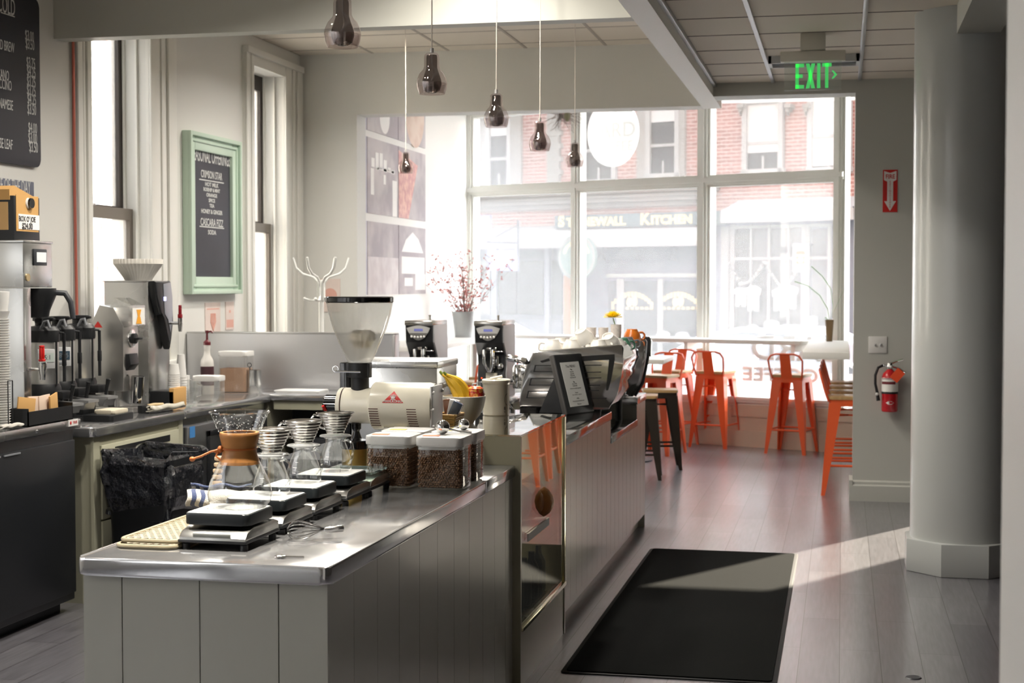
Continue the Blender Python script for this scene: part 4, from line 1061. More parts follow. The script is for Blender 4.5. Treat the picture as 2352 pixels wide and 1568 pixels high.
part('lettering', q, BLACK, nt_)

# thermal dispensers
def make_dispenser():
    t = thing('thermal_dispenser', '', 'coffee dispenser')
    part('body', MB().lathe([(.072, .20), (.078, .21), (.078, .43), (.07, .44)], 36), pbr('satin_steel', (.80, .79, .76, 1), .36, .9), t)
    q = MB().lathe([(.082, .425), (.084, .44), (.082, .485), (.066, .505), (.04, .51), (.04, .53), (.052, .535), (.052, .553), (0, .555)], 36); q.box(.02, -.012, .535, .07, .012, .55, .004)
    part('lid', q, BLACK, t)
    part('lid_handle', MB().tube([(.03, -.06, .49), (.055, -.062, .53), (.075, -.06, .535), (.085, -.058, .5)], .008, 8), GREYPL, t)
    q = MB().tube([(.095, .045, .22), (.095, .045, .47)], .0085, 10).tube([(.095, .045, .47), (.07, .03, .475)], .006, 8); q.box(.086, .035, .30, .104, .055, .36, .004); q.tube([(.088, -.01, .2), (.088, -.01, .43)], .005, 8)
    part('sight_gauge', q, BLACK, t)
    q = MB().lathe([(.09, .13), (.092, .14), (.088, .19), (.08, .21), (0, .21)], 32, cap0=True); q.box(.06, -.03, .13, .14, .05, .175, .008)
    q.box(-.06, -.06, 0, .06, .06, .132, .008).box(-.07, -.08, 0, .1, .08, .012, .004)
    part('stand', q, BLACK, t)
    q = MB().prism([(.07, .118), (.2, .112), (.2, .098), (.178, .095), (.17, .06), (.14, .06), (.132, .092), (.07, .09)], -.03, .065, 'xz', b=.004)
    part('drip_tray', q, pbr('tray_grey', rgb(150, 150, 150), .35, .4), t)
    q = MB().tube([(.15, .02, .12), (.158, .02, .16), (.168, .02, .205)], [.008, .009, .012], 8); part('tap_lever', q, BLACK, t)
    return t
d0 = make_dispenser(); DL = [(-4.03, 7.17), (-4.07, 7.41), (-4.09, 7.67)]
for k, lb in enumerate(('thermal coffee dispenser under the brewer screen, beside the red tap lever', 'middle thermal coffee dispenser of the three by the brewer', 'thermal coffee dispenser next to the steel grinder')):
    loc = (DL[k][0], DL[k][1], CT)
    if k == 0: d0.location = loc; d0['label'] = lb; d0['group'] = 'thermal coffee dispensers'; d0.rotation_euler = (0, 0, rad(-8))
    else: dup(d0, lb, loc, rad(-8))
for k, (tx, c) in enumerate((('55:1', (196, 206, 200)), ('48:05', (60, 78, 92)))):
    t = thing('brew_timer', ('small digital timer clipped to the dispenser beside the brewer', 'small digital timer clipped to the middle dispenser')[k], 'timer', (DL[k][0]+.055, DL[k][1]-.066, CT+.29), rad(-50), 'digital timers on the dispensers')
    part('case', MB().box(0, -.035, 0, .012, .03, .075, .004), LIGHTGREY, t)
    t.scale = (1, 1.35, 1.35)
    s_ = part('display', MB().box(.0115, -.030, .026, .0135, .025, .06), pbr('lcd%d' % k, rgb(*c), .25), t)
    part('digits', MB().text(tx, .026, faceX(.0138, -.003, .043), .0002, .8), BLACK if k == 0 else GREYPL, s_)
    part('button', MB().box(.0115, -.028, .008, .014, -.006, .018, .002), GREYPL, t)

# sleeve box, cup stack, towel on the black fridge
t = thing('sleeve_box', 'black open box holding kraft cup sleeves in front of the brewer', 'box', (-3.748, 6.65, BT), 0)
q = MB().box(-.048, -.21, 0, .048, .21, .006).box(-.048, -.21, 0, -.043, .21, .085).box(.043, -.21, 0, .048, .21, .07).box(-.048, -.21, 0, .048, -.205, .085).box(-.048, .205, 0, .048, .21, .085); part('box_shell', q, BLACK, t)
for k in range(4):
    q = MB().at(-.012+.004*k, -.14+.085*k, .007, rad(-8+5*k), 0, rad(8*k-12)).box(-.004, -.058, 0, .004, .058, .125, .001)
    solo('cup_sleeve', q, (KRAFT, pbr('sleeve_pale', rgb(214, 190, 170), .8), pbr('sleeve_pale', rgb(214, 190, 170), .8), KRAFT)[k], ('kraft cup sleeve at the near end of the black box', 'pale cup sleeve leaning in the black box', 'second pale cup sleeve standing in the black box', 'kraft cup sleeve at the back of the black box')[k], 'cup sleeve', (-3.748, 6.65, BT), group='cup sleeves in the black box')
def cup_stack(mb, n, r, step, h0):
    for k in range(n):
        z = k*step; mb.lathe([(r*.74, z), (r*.97, z+step*.6 if k < n-1 else z+h0), (r, z+step*.66 if k < n-1 else z+h0+.004), (r*.97, z+step*.75 if k < n-1 else z+h0+.004)], 28)
    return mb
t = thing('cup_stack', 'tall stack of nested white paper cups in a wire holder at the picture edge', 'paper cups', (-3.80, 6.37, BT))
q = MB(); cup_stack(q, 44, .046, .0118, .03); q.lathe([(.034, .519), (.044, .60), (.046, .63), (.03, .632), (0, .63)], 28); part('nested_cups', q, WHITEPL, t)
q = MB().tube([(.05, .02, 0), (.05, .02, .22)], .003, 6).tube([(.05, -.02, 0), (.05, -.02, .22), (.05, .02, .22)], .003, 6).tube([(.05*math.cos(rad(a)), .05*math.sin(rad(a)), .004) for a in range(0, 360, 20)], .003, 6, closed=True)
part('wire_holder', q, BLACK, t)
o = solo('bar_towel', towel(MB(), .16, .016, 1.3, 5, .2), [TERRY, TERRY], 'small white towel rolled on the black fridge top', 'towel', (-3.712, 6.30, BT+.006), rad(85))
o.modifiers.new('thick', 'SOLIDIFY').thickness = .005

# ================================================================ steel grinder
g2 = thing('steel_grinder', 'stainless coffee grinder with a sloping clear hopper between the dispensers and water tower', 'grinder')
GX0, GX1 = -4.20, -3.955; gy0 = px(283, 800, GX1).y; gy1 = gy0+.19
def zz(x, y, Y_): return py(x, y, Y_)
A = zz(195, 776, gy0); B = zz(228, 700, gy0); Cc = zz(262, 694, gy0); E_ = zz(283, 748, gy0)
q = MB().prism([(A.x, CT+.12), (GX1, CT+.12), (GX1, E_.z), (Cc.x-.005, Cc.z-.03), (B.x, B.z), (A.x, A.z)], gy0, gy1, 'xz', b=.004)
q.box(A.x+.02, gy0+.01, CT+.02, GX1-.1, gy1-.01, CT+.125, .003).box(A.x, gy0-.005, CT, GX1+.06, gy1+.005, CT+.03, .006)
part('case', q, pbr('grinder_steel', (.52, .51, .49, 1), .32, 1), g2)
q = MB().prism([(Cc.x-.03, Cc.z-.03), (Cc.x, Cc.z+.025), (GX1+.045, E_.z+.115), (GX1+.05, E_.z-.0), (GX1+.005, E_.z-.01)], gy0+.005, gy1-.005, 'xz'); part('hopper', q, thin_glass('grinder_hopper', (.92, .92, .9), .1, edge=.7, veil=.15), g2)
q = MB().prism([(GX1+.052, E_.z+.005), (GX1+.053, E_.z+.1), (GX1+.055, E_.z+.1), (GX1+.054, E_.z+.005)], gy0+.01, gy1-.03, 'xz'); cd = part('warning_card', q, PAPER, g2)
q = MB(); yc_ = (gy0+gy1)/2-.01; zc2 = E_.z+.05
q.poly([(GX1+.0562, yc_-.035, E_.z+.01), (GX1+.0562, yc_+.035, E_.z+.01), (GX1+.0562, yc_+.018, zc2), (GX1+.0562, yc_-.018, zc2)]).poly([(GX1+.0562, yc_-.012, zc2), (GX1+.0562, yc_+.012, zc2), (GX1+.0562, yc_+.03, zc2+.04), (GX1+.0562, yc_-.03, zc2+.04)])
part('card_print', q, pbr('card_orange', rgb(232, 160, 40), .6), cd, smooth=0)
T_ = zz(225, 747, gy0)
part('badge', MB().poly([(T_.x-.028, gy0-.0012, T_.z-.012), (T_.x+.028, gy0-.0012, T_.z-.012), (T_.x, gy0-.0012, T_.z+.024)]), pbr('badge_red', rgb(206, 48, 42), .35), g2, smooth=0)
part('caution_label', MB().box(A.x+.004, gy0-.0012, T_.z-.13, A.x+.04, gy0-.0004, T_.z-.09), pbr('label_yellow', rgb(224, 178, 30), .5), g2)
zk_ = px(302, 777, GX1).z; yk_ = px(302, 777, GX1).y
q = MB().at(GX1, yk_, zk_, 0, PI/2, 0).lathe([(.052, -.002), (.052, .006), (.045, .008), (0, .008)], 32); part('dial_plate', q, CHROME, g2)
q = MB().at(GX1+.008, yk_, zk_, 0, PI/2, 0).lathe([(.03, 0), (.03, .02), (.022, .024), (0, .024)], 24); q.box(-.006, -.026, .02, .006, .026, .05, .003); part('dial_knob', q, BLACK, g2)
part('dose_spout', MB().prism([(GX1-.08, CT+.33), (GX1+.02, CT+.33), (GX1+.03, CT+.27), (GX1+.0, CT+.235), (GX1-.06, CT+.24)], gy0+.03, gy1-.05, 'xz', b=.005), BLACK, g2)
q = MB().at(GX1+.035, gy0+.085, CT+.05, 0, rad(4), 0).lathe([(0, 0), (.034, 0), (.037, .15), (.039, .152), (.036, .152), (.033, .004)], 28); part('dosing_cup', q, CHROME, g2)
part('cup_bracket', MB().box(GX1-.06, gy0+.005, CT+.03, GX1-.045, gy1-.005, CT+.32, .003).box(GX1-.06, gy0+.03, CT+.2, GX1+.0, gy0+.06, CT+.215, .003), STEEL, g2)
t = thing('grinder_brush', 'wooden handled brush resting on a black tray below the steel grinder', 'brush', (-3.80, gy0+.06, CT), rad(70))
part('handle', MB().tube([(-.05, 0, .04), (.0, 0, .042), (.07, 0, .04)], [.008, .011, .009], 10), WOOD, t); part('bristle_head', MB().box(-.11, -.018, .0, -.045, .018, .045, .006), BLACK, t)
solo('knock_tray', MB().rbox(-.09, -.13, 0, .09, .13, .035, .02, b=.004), BLACK, 'low black tray on the worktop under the dispensers', 'tray', (-3.82, 7.46, CT))
solo('folded_cloth', MB().rbox(-.06, -.09, 0, .06, .09, .02, .02, b=.006), pbr('cloth_cream', rgb(216, 206, 184), .9, bump=.4, bscale=300), 'folded cream cloth on the low black tray', 'cloth', (-3.82, 7.5, CT+.0355))

# hot water tower
tw = thing('water_tower', 'tall stainless water tower with a black curved control panel', 'water boiler')
TX0, TX1 = -4.27, -3.99; ty0 = px(340, 700, TX1).y; ty1 = px(389, 700, TX1).y; tz = px(340, 644, TX1).z
q = MB().box(TX0, ty0, CT+.02, TX1, ty1, tz-.008, .004).box(TX0-.003, ty0-.003, tz-.008, TX1+.003, ty1+.003, tz, .002).box(TX0+.01, ty0+.01, CT, TX1-.01, ty1-.01, CT+.02); part('case', q, STEEL, tw)
wy = ty1-ty0; zb_ = px(372, 802, TX1).z
pf = [(ty0+.0*wy, tz-.004), (ty0+.72*wy, tz-.004), (ty0+.80*wy, tz-.1), (ty0+.80*wy, tz-.24), (ty0+.74*wy, zb_+.06), (ty0+.66*wy, zb_), (ty0+.58*wy, zb_+.04), (ty0+.42*wy, zb_+.2), (ty0+.24*wy, tz-.2), (ty0+.05*wy, tz-.1)]
part('control_panel', MB().prism(pf, TX1, TX1+.05, 'yz', b=.012, seg=3), BLACK, tw)
pf2 = [(ty0+.34*wy, tz-.02), (ty0+.68*wy, tz-.01), (ty0+.76*wy, tz-.1), (ty0+.76*wy, tz-.23), (ty0+.66*wy, zb_+.1), (ty0+.56*wy, zb_+.18), (ty0+.40*wy, tz-.2)]
part('silver_inset', MB().prism(pf2, TX1+.05, TX1+.053, 'yz', b=.001), pbr('inset_grey', rgb(146, 148, 156), .35, .3), tw)
p = px(379, 686, TX1+.054); part('display', MB().box(TX1+.053, p.y-.016, p.z-.012, TX1+.0545, p.y+.016, p.z+.012), pbr('lcd_blue', rgb(206, 206, 255), .3, emit=rgb(190, 190, 255), estr=.8), tw)
zt_ = px(400, 743, -3.86).z; yt_ = ty0+.62*wy
q = MB().cyl((TX1+.05, yt_, zt_), (TX1+.115, yt_, zt_), .010, n=12).lathe([(.014, .03), (.015, .0), (.010, -.05), (0, -.05)], 14, (TX1+.12, yt_, zt_), cap0=True); part('tap', q, CHROME, tw)
q = MB().box(TX1+.108, yt_-.012, zt_+.03, TX1+.132, yt_+.012, zt_+.055, .004).box(TX1+.114, yt_-.012, zt_+.055, TX1+.126, yt_-.006, zt_+.1, .002).box(TX1+.114, yt_+.006, zt_+.055, TX1+.126, yt_+.012, zt_+.1, .002).box(TX1+.114, yt_-.012, zt_+.1, TX1+.126, yt_+.012, zt_+.108, .002)
part('tap_lever', q, pbr('dark_red', rgb(140, 26, 36), .35), tw, 'dark red tap lever')
q = MB()
for k in range(16): 
    q.lathe([(.078, .0+.0018*k), (.088, .02+.0018*k), (.142, .098+.0018*k), (.144, .1+.0018*k), (.143, .1014+.0018*k)], 120, rfun=lambda r, z, a: r*(1+.022*math.sin(a*40)) if r > .08 else r, cap0=(k == 0))
solo('filter_stack', q, pbr('filter_paper', rgb(238, 234, 226), .8), 'stack of fluted white basket filters on top of the water tower', 'coffee filters', (TX0+.14, (ty0+ty1)/2+.02, tz))
# small goods near the tower
bxx = thing('lid_box', 'black box with a kraft side holding the small cup stack', 'box', (-3.86, 8.32, CT))
part('box_shell', MB().box(-.09, -.085, 0, .06, .085, .1, .003), BLACK, bxx); part('kraft_side', MB().box(.03, -.085, .005, .062, .089, .118, .003), KRAFT, bxx)
q = MB(); 
for k in range(6): q.lathe([(.036, .012*k), (.035, .012*k+.01)], 24)
q.lathe([(.035, .072), (.027, .135), (0, .135)], 24)
solo('cup_stack', q, WHITEPL, 'short upside-down stack of white cups on the black lid box', 'paper cups', (-3.855, 8.36, CT+.1185))
q = MB()
for k in range(10): q.lathe([(.034, .016*k), (.033, .016*k+.014)], 24)
q.lathe([(.033, .16), (.022, .3), (0, .3)], 24); solo('cup_stack', q, WHITEPL, 'tall white stack of cone cups against the water tower', 'paper cups', (-3.90, 8.56, CT))
o = solo('bar_towel', towel(MB(), .34, .024, 1.2, 8, .25), [pbr('terry_cream', rgb(216, 210, 194), .95, bump=.8, bscale=420), TERRY], 'crumpled cream towel on the worktop edge above the olive cabinet', 'towel', (-3.75, 8.02, CT+.009), rad(82))
o.modifiers.new('thick', 'SOLIDIFY').thickness = .006
sy = thing('syrup_bottle', 'white syrup bottle with a dark red pump by the splashback', 'bottle', (-4.08, 9.36, CT))
part('bottle', MB().lathe([(0, 0), (.040, 0), (.043, .006), (.043, .2), (.040, .225), (.022, .26), (.019, .29), (.022, .31), (.022, .33), (0, .33)], 28), pbr('bottle_white', rgb(214, 210, 204), .3), sy)
part('label_band', MB().lathe([(.0436, .06), (.0436, .185)], 28), pbr('label_plum', rgb(64, 34, 40), .5), sy)
q = MB().lathe([(.024, .325), (.024, .345), (.008, .36), (.007, .40), (.012, .405), (.012, .42), (0, .42)], 16); q.tube([(0, 0, .41), (.03, 0, .415), (.04, 0, .405)], .006, 8); part('pump', q, pbr('pump_red', rgb(96, 34, 40), .4), sy)
def clear_box(lb, loc, w_, d_, h, fill, fcol):
    t = thing('storage_canister', lb, 'canister', loc)
    part('container', MB().rbox(-w_/2, -d_/2, 0.002, w_/2, d_/2, h-.03, .025, b=.003), PLASTICCLEAR, t)
    part('lid', MB().rbox(-w_/2-.004, -d_/2-.004, h-.032, w_/2+.004, d_/2+.004, h, .028, b=.006), WHITEPL, t)
    if fill: part('contents', MB().rbox(-w_/2+.008, -d_/2+.008, .005, w_/2-.008, d_/2-.008, fill, .02), pbr('sugar_'+str(fcol[0]), rgb(*fcol), .9, bump=.4, bscale=200), t, kind='stuff')
clear_box('tall clear canister with a white lid and brown sugar by the splashback', (-3.985, 9.62, CT), .20, .16, .275, .16, (186, 150, 124))
clear_box('short empty clear canister with a white lid on the fridge worktop', (-3.79, 8.72, CT), .165, .13, .165, 0, (0, 0, 0))
t = thing('steel_pot', 'steel cylinder holding a dark spoon beside the tall canister', 'pot', (-3.86, 9.62, CT))
part('pot', MB().lathe([(0, 0), (.05, 0), (.052, .004), (.05, .15), (.048, .15), (.046, .006), (0, .006)], 32), STEEL, t)
part('spoon', MB().tube([(.0, .0, .02), (-.03, 0, .17)], .004, 6).tube([(-.03+.014*math.cos(rad(a)), 0, .182+.014*math.sin(rad(a))) for a in range(0, 360, 30)], .003, 6, closed=True), CHARCOAL, t)
q = MB().rbox(-.16, -.11, 0, .16, .11, .014, .02, b=.004); solo('flat_tray', q, pbr('tray_white', rgb(222, 222, 220), .3), 'flat white tray lying on the corner worktop', 'tray', (-3.56, 9.72, CT))
t = thing('glass_pitcher', 'small clear glass pitcher beside the short canister', 'pitcher', (-3.87, 8.62, CT))
part('body', MB().lathe([(0, .004), (.04, .004), (.045, .01), (.045, .13), (.048, .14)], 28), BREWG, t); part('handle', MB().tube([(.044, 0, .12), (.075, 0, .11), (.075, 0, .05), (.045, 0, .04)], .005, 8), CHROME, t)
q = MB().lathe([(0, 0), (.03, 0), (.032, .004), (.032, .13), (.034, .132), (.034, .16), (0, .162)], 24); solo('white_jar', q, WHITEPL, 'small white lidded jar behind the glass pitcher', 'jar', (-3.98, 8.78, CT))

# coat rack
cr_ = thing('coat_rack', 'white coat rack with curled arms in the corner', 'coat rack', (py(738, 700, 11.2).x, 11.2, 0))
WR = pbr('rack_white', rgb(228, 228, 224), .3)
part('pole', MB().tube([(0, 0, .06), (0, 0, 1.66)], .020, 12).lathe([(.16, 0), (.16, .02), (.03, .05), (.02, .08)], 28, cap0=True), WR, cr_)
for k in range(6):
    a = rad(20+60*k); c_, s_ = math.cos(a), math.sin(a)
    r_, h_ = (.19, .17)
    part('arm', MB().tube([(c_*.022, s_*.022, 1.50), (c_*.026, s_*.026, 1.64), (c_*.06, s_*.06, 1.68), (c_*.14, s_*.14, 1.705), (c_*.19, s_*.19, 1.75), (c_*.215, s_*.215, 1.83)], .0095, 8), WR, cr_)
for k in range(4):
    a = rad(0+90*k); c_, s_ = math.cos(a), math.sin(a)
    part('hook', MB().tube([(c_*.022, s_*.022, 1.60), (c_*.024, s_*.024, 1.53), (c_*.05, s_*.05, 1.50), (c_*.09, s_*.09, 1.50), (c_*.13, s_*.13, 1.512)], .0095, 8).ball((c_*.135, s_*.135, 1.514), .012, 1, 1, 1, 10, 8), WR, cr_)

# photo panels on the alcove wall
PX = -4.149
def panel_mat(name, c0, c1, sc, c2=None):
    m, nt, out = new_mat(name); b = nt.nodes.new('ShaderNodeBsdfPrincipled'); b.inputs['Roughness'].default_value = .3
    tcn = nt.nodes.new('ShaderNodeTexCoord'); v = nt.nodes.new('ShaderNodeTexNoise'); v.inputs['Scale'].default_value = sc; v.inputs['Detail'].default_value = 4
    r = nt.nodes.new('ShaderNodeValToRGB'); r.color_ramp.elements[0].position = .40; r.color_ramp.elements[0].color = rgb(*c0); r.color_ramp.elements[1].position = .62; r.color_ramp.elements[1].color = rgb(*c1)
    if c2: e = r.color_ramp.elements.new(.52); e.color = rgb(*c2)
    nt.links.new(tcn.outputs['Object'], v.inputs['Vector']); nt.links.new(v.outputs['Fac'], r.inputs[0]); nt.links.new(r.outputs[0], b.inputs['Base Color']); nt.links.new(b.outputs[0], out.inputs[0]); return m
PD = panel_mat('photo_dark', (158, 152, 158), (190, 184, 184), 3); PRED = panel_mat('photo_red', (200, 142, 142), (226, 184, 168), 16); PGR = panel_mat('photo_grey', (198, 190, 192), (220, 215, 215), 4)
PL = pbr('photo_light', rgb(238, 236, 232), .4); PBL = panel_mat('photo_blue', (172, 172, 190), (200, 198, 210), 3); PTAN = panel_mat('photo_tan', (206, 178, 160), (220, 200, 184), 5)
rows = [(3.0, 3.57), (2.263, 2.938), (1.532, 2.19)]
cols = [(12.70, 13.0), (13.02, 13.98), (13.995, 14.95)]
desc = [['narrow blue strip of photo panel, top row', 'dark photo panel with a pale cup, top row', 'photo panel of red fruit and a wooden bowl, top row'],
        ['narrow blue strip of photo panel, middle row', 'dark photo panel with pale figures, middle row', 'photo panel with a red speckled swath, middle row'],
        ['narrow dark strip of photo panel, bottom row', 'photo panel with a scalloped pale tray, bottom row', 'photo panel with a white domed object, bottom row']]
for i, (za, zb) in enumerate(rows):
    for j, (ya, yb) in enumerate(cols):
        t = thing('photo_panel', desc[i][j], 'photo panel', group='photo panels on the alcove wall')
        base = PBL if j == 0 else PD
        part('print_board', MB().box(PX-.0, ya, za, PX+.012, yb, zb), base, t)
        q = MB(); X_ = PX+.0128; w_, h = yb-ya, zb-za
        def B_(a, b_, c, d): q.box(PX+.012, ya+w_*a, za+h*c, X_, ya+w_*b_, za+h*d)
        mm = PL
        if j == 1 and i == 0: q.at(X_-.0004, ya+w_*.55, za+h*.3, 0, PI/2, 0).lathe([(0, .0004), (.16, .0004)], 20); q.at()
        if j == 2 and i == 0: q.at(X_-.0004, ya+w_*.6, za+h*.55, 0, PI/2, 0).lathe([(0, .0004), (.34, .0004)], 28); q.at(); mm = PTAN
        if j == 1 and i == 1:
            for k in range(6): B_(.12+.13*k, .22+.13*k, .62-.03*(k % 2), .74+.10*math.sin(k))
            B_(.1, .2, .25, .6); B_(.3, .85, .60, .63); B_(.8, .95, 0, .5); B_(.5, .58, .42, .55)
        if j == 2 and i == 1: q.poly([(X_, ya, za), (X_, ya+w_*.35, za), (X_, ya+w_*.7, za+h*.8), (X_, ya, za+h*.95)]); mm = PRED
        if j == 1 and i == 2: B_(0, 1, .0, .52); mm = PGR
        if j == 2 and i == 2:
            q.poly([(X_, ya+w_*.1, za+h*.62), (X_, ya+w_*.9, za+h*.62), (X_, ya+w_*.72, za+h*.82), (X_, ya+w_*.5, za+h*.92), (X_, ya+w_*.25, za+h*.8)]); B_(.1, .95, .3, .55); B_(.2, .5, .12, .24); B_(.6, .98, .06, .3)
        if j == 0: B_(.1, .9, .1, .3)
        part('image', q, mm, t, smooth=0)
# ================================================================ tilted price screen
tb = thing('price_screen', 'black framed screen of prices tilted on the bar by the espresso machine', 'screen', (-1.485, 8.30, CT), rad(68))
tb.rotation_euler = (0, 0, rad(68))
Mt = Matrix.Rotation(rad(-16), 4, 'X'); W_, H_ = .285, .345
q = MB().mx(Mt).box(0, 0, 0, W_, .032, H_, .006); part('frame', q, pbr('frame_graphite', rgb(66, 64, 62), .4), tb)
q = MB().mx(Mt).box(.004, -.003, .004, W_-.004, .001, H_-.004, .002); fb_ = part('bezel', q, BLACK, tb)
q = MB().mx(Mt).box(.045, -.0045, .04, W_-.045, -.0025, H_-.05); part('screen', q, pbr('screen_paper', rgb(200, 200, 196), .12, coat=.5), fb_)
q = MB().mx(Mt); 
lines = [('The MENU', .022, .27, 1), ('Mug', .012, .252, 1), ('Drip 2.50', .0095, .238, 1), ('Latte 4.00', .0095, .227, 1), ('Mocha 4.50', .0095, .216, 1), ('Pour Over 3.75', .0095, .205, 1), ('Bag', .012, .18, 1), ('House 14.00', .0095, .168, 1), ('Decaf 15.00', .0095, .157, 1), ('Ask about our single origin beans', .0085, .143, 1), ('Hours', .012, .118, 1), ('Mon - Fri 7 to 7   Sat 8 to 6', .0085, .106, 1), ('Hello', .012, .085, 1), ('Please order here and we will call your name', .0075, .07, .9), ('Thank you', .010, .052, 1)]
for t_, s_, z_, k_ in lines: q.text(t_, s_, faceY(W_/2, -.0049, z_), .0002, k_)
part('lettering', q, pbr('ink_grey', rgb(90, 88, 86), .6), fb_)
q = MB().prism([(.035, .002), (.10, .002), (.18, .0), (.22, .0), (.16, .12), (.12, .20), (.09, .20)], .05, .075, 'yz', b=.003); part('stand_leg', q, BLACK, tb)

# ================================================================ espresso machine
em = thing('espresso_machine', 'wide polished espresso machine on the recessed bar, cups stacked on top', 'espresso machine')
MY0, MY1 = 8.62, 9.68
outl = [(1225, 807), (1417, 791), (1428, 792), (1433, 800), (1431, 840), (1425, 872), (1418, 906), (1398, 940), (1193, 950), (1193, 922), (1199, 872), (1211, 836)]
P = [py(x, y, MY0) for x, y in outl]; P = [(p.x, p.z) for p in P]
def inset(pl, k): 
    cx = sum(p[0] for p in pl)/len(pl); cz = sum(p[1] for p in pl)/len(pl)
    return [(cx+(x-cx)*k, cz+(z-cz)*k) for x, z in pl]
MM = pbr('machine_steel', (.58, .57, .55, 1), .09, 1, bump=.06, bscale=5)
part('side_panel', MB().prism(P, MY0, MY0+.025, 'xz', b=.006), MM, em)
part('side_panel', MB().prism(P, MY1-.025, MY1, 'xz', b=.006), MM, em)
rim = [py(x, y, MY0) for x, y in ((1417, 791), (1428, 792), (1433, 800), (1431, 840), (1425, 872), (1418, 906), (1398, 940))]
for yy, nm in ((MY1-.02, 'end_frame'), ):
    q = MB().tube([(p.x+.012, yy, p.z+.004) for p in rim], .010, 10); part(nm, q, CHARCOAL, em)
    q = MB().tube([(p.x+.026, yy+.004, p.z+.006) for p in rim[:4]], .007, 8); part('end_frame_edge', q, CHROME, em)
back = [(x+.0, z) for x, z in inset(P, .93)]
part('body', MB().prism(back, MY0+.024, MY1-.024, 'xz', b=.01), pbr('machine_white', (.80, .79, .78, 1), .05, .9, bump=.25, bscale=4), em)
def quadpx(q, pts, Yd, th=.003):
    pl = [py(x, y, MY0) for x, y in pts]; q.prism([(p.x, p.z) for p in pl], Yd-th, Yd, 'xz')
q = MB()
quadpx(q, [(1240, 829), (1262, 822), (1412, 813), (1412, 826), (1404, 872), (1397, 896), (1392, 896), (1399, 826), (1300, 831), (1262, 829), (1245, 833)], MY0)
for a, b_, y0_, y1_ in ((1229, 1336, 838, 854), (1219, 1340, 868, 885), (1213, 1340, 897, 914)):
    for (c, d, e, f) in ((a, b_, y0_, y0_+2.2), (a-4, b_, y1_-2.2, y1_)): quadpx(q, [(c, e), (d, e), (d, f), (c, f)], MY0)
    quadpx(q, [(a, y0_), (a+3, y0_), (a-1, y1_), (a-4, y1_)], MY0)
for y_, x1 in ((838, 1382), (854, 1381), (867, 1381), (884, 1379), (896, 1377), (914, 1394)): quadpx(q, [(1336, y_), (x1, y_-1), (x1, y_+1.4), (1336, y_+1.8)], MY0)
part('slot_trim', q, pbr('slot_black', rgb(20, 20, 20), .3), em, 'black slots and strips cut in the side panel')
topz = min(P[0][1], P[1][1]); 
q = MB().box(P[0][0]+.04, MY0+.02, topz-.03, P[1][0]-.03, MY1-.02, topz-.008); part('cup_tray', q, STEEL, em)
for x in (P[8][0]+.08, P[7][0]-.08):
    for y in (MY0+.1, MY1-.1): part('foot', MB().lathe([(.02, 0), (.022, .0), (.022, P[7][1]-.76+.01)], 16, (x, y, .7605), cap0=True), BLACK, em)
gX = P[9][0]
for k in range(3):
    yy = MY0+.16+.32*k
    q = MB().lathe([(.035, .0), (.038, .02), (.038, .07), (.03, .09), (0, .09)], 20, (gX-.04, yy, 1.06), cap0=True); q.lathe([(.03, 0), (.034, .01), (.034, .045), (.03, .05)], 20, (gX-.04, yy, 1.01), cap0=True)
    q.box(gX-.04, yy-.03, 1.09, gX+.05, yy+.03, 1.14, .01)
    part('group_head', q, CHROME, em)
q = MB().tube([(gX+.05, MY0-.02, 1.17), (gX+.04, MY0-.03, 1.18), (gX-.055, MY0-.04, 1.2), (gX-.068, MY0-.04, 1.203)], [.012, .02, .021, .013], 14); part('portafilter_handle', q, CHROME, em)
q = MB().tube([(gX-.03, MY0-.01, 1.05), (gX-.10, MY0-.02, 1.05), (gX-.12, MY0-.02, 1.03), (gX-.10, MY0-.02, .98), (gX-.02, MY0-.02, .88)], .008, 8); part('steam_wand', q, CHROME, em)
q = MB().tube([(gX-.04, MY0, 1.065), (gX-.09, MY0-.015, 1.06), (gX-.118, MY0-.02, 1.03)], .012, 8); part('wand_grip', q, BLACK, em)
q = MB().ball((0, 0, .03), .028, 1, 1, 1, 18, 12); q.lathe([(.02, 0), (.02, .01)], 16, cap0=True); pk = thing('tamper', 'chrome and black knobbed tamper in the bar recess', 'tamper', (-1.36, 8.72, .7605))
part('base', q, BLACK, pk); part('knob', MB().ball((0, 0, .055), .03, 1, 1, .9, 18, 12), CHROME, pk); part('shaft', MB().tube([(0, .0, .02), (-.14, .05, .02)], .012, 10), CHARCOAL, pk)

# cups
def make_cup(mat_):
    t = thing('coffee_cup', '', 'cup')
    pf = [(0, .006), (.018, .006), (.022, .0), (.026, .0), (.027, .006), (.036, .018), (.044, .038), (.046, .058), (.044, .058), (.041, .038), (.032, .018), (0, .012)]
    part('bowl', MB().lathe(pf, 32), mat_, t)
    part('handle', MB().tube([(.043, 0, .05), (.056, 0, .053), (.067, 0, .044), (.066, 0, .026), (.055, 0, .016), (.038, 0, .018)], .0048, 8, flat=1.1), mat_, t)
    return t
TZ = topz-.007
cups = {}
def cup(kind, xx, yy, Yd, rot, lb, up=None):
    p = py(xx, yy, Yd)
    if kind not in cups:
        c = make_cup({'w': CERAMIC, 'g': pbr('green_glaze', rgb(70, 120, 96), .2, coat=.4), 's': pbr('striped_glaze', rgb(120, 124, 128), .15, coat=.5), 'o': pbr('orange_glaze', rgb(222, 120, 36), .3, coat=.3)}[kind]); cups[kind] = c
        c['label'] = lb; c.location = p
    else: c = dup(cups[kind], lb, p)
    c.rotation_euler = rot; c['group'] = 'cups on the espresso machine'
    return c
zt0 = TZ+.058
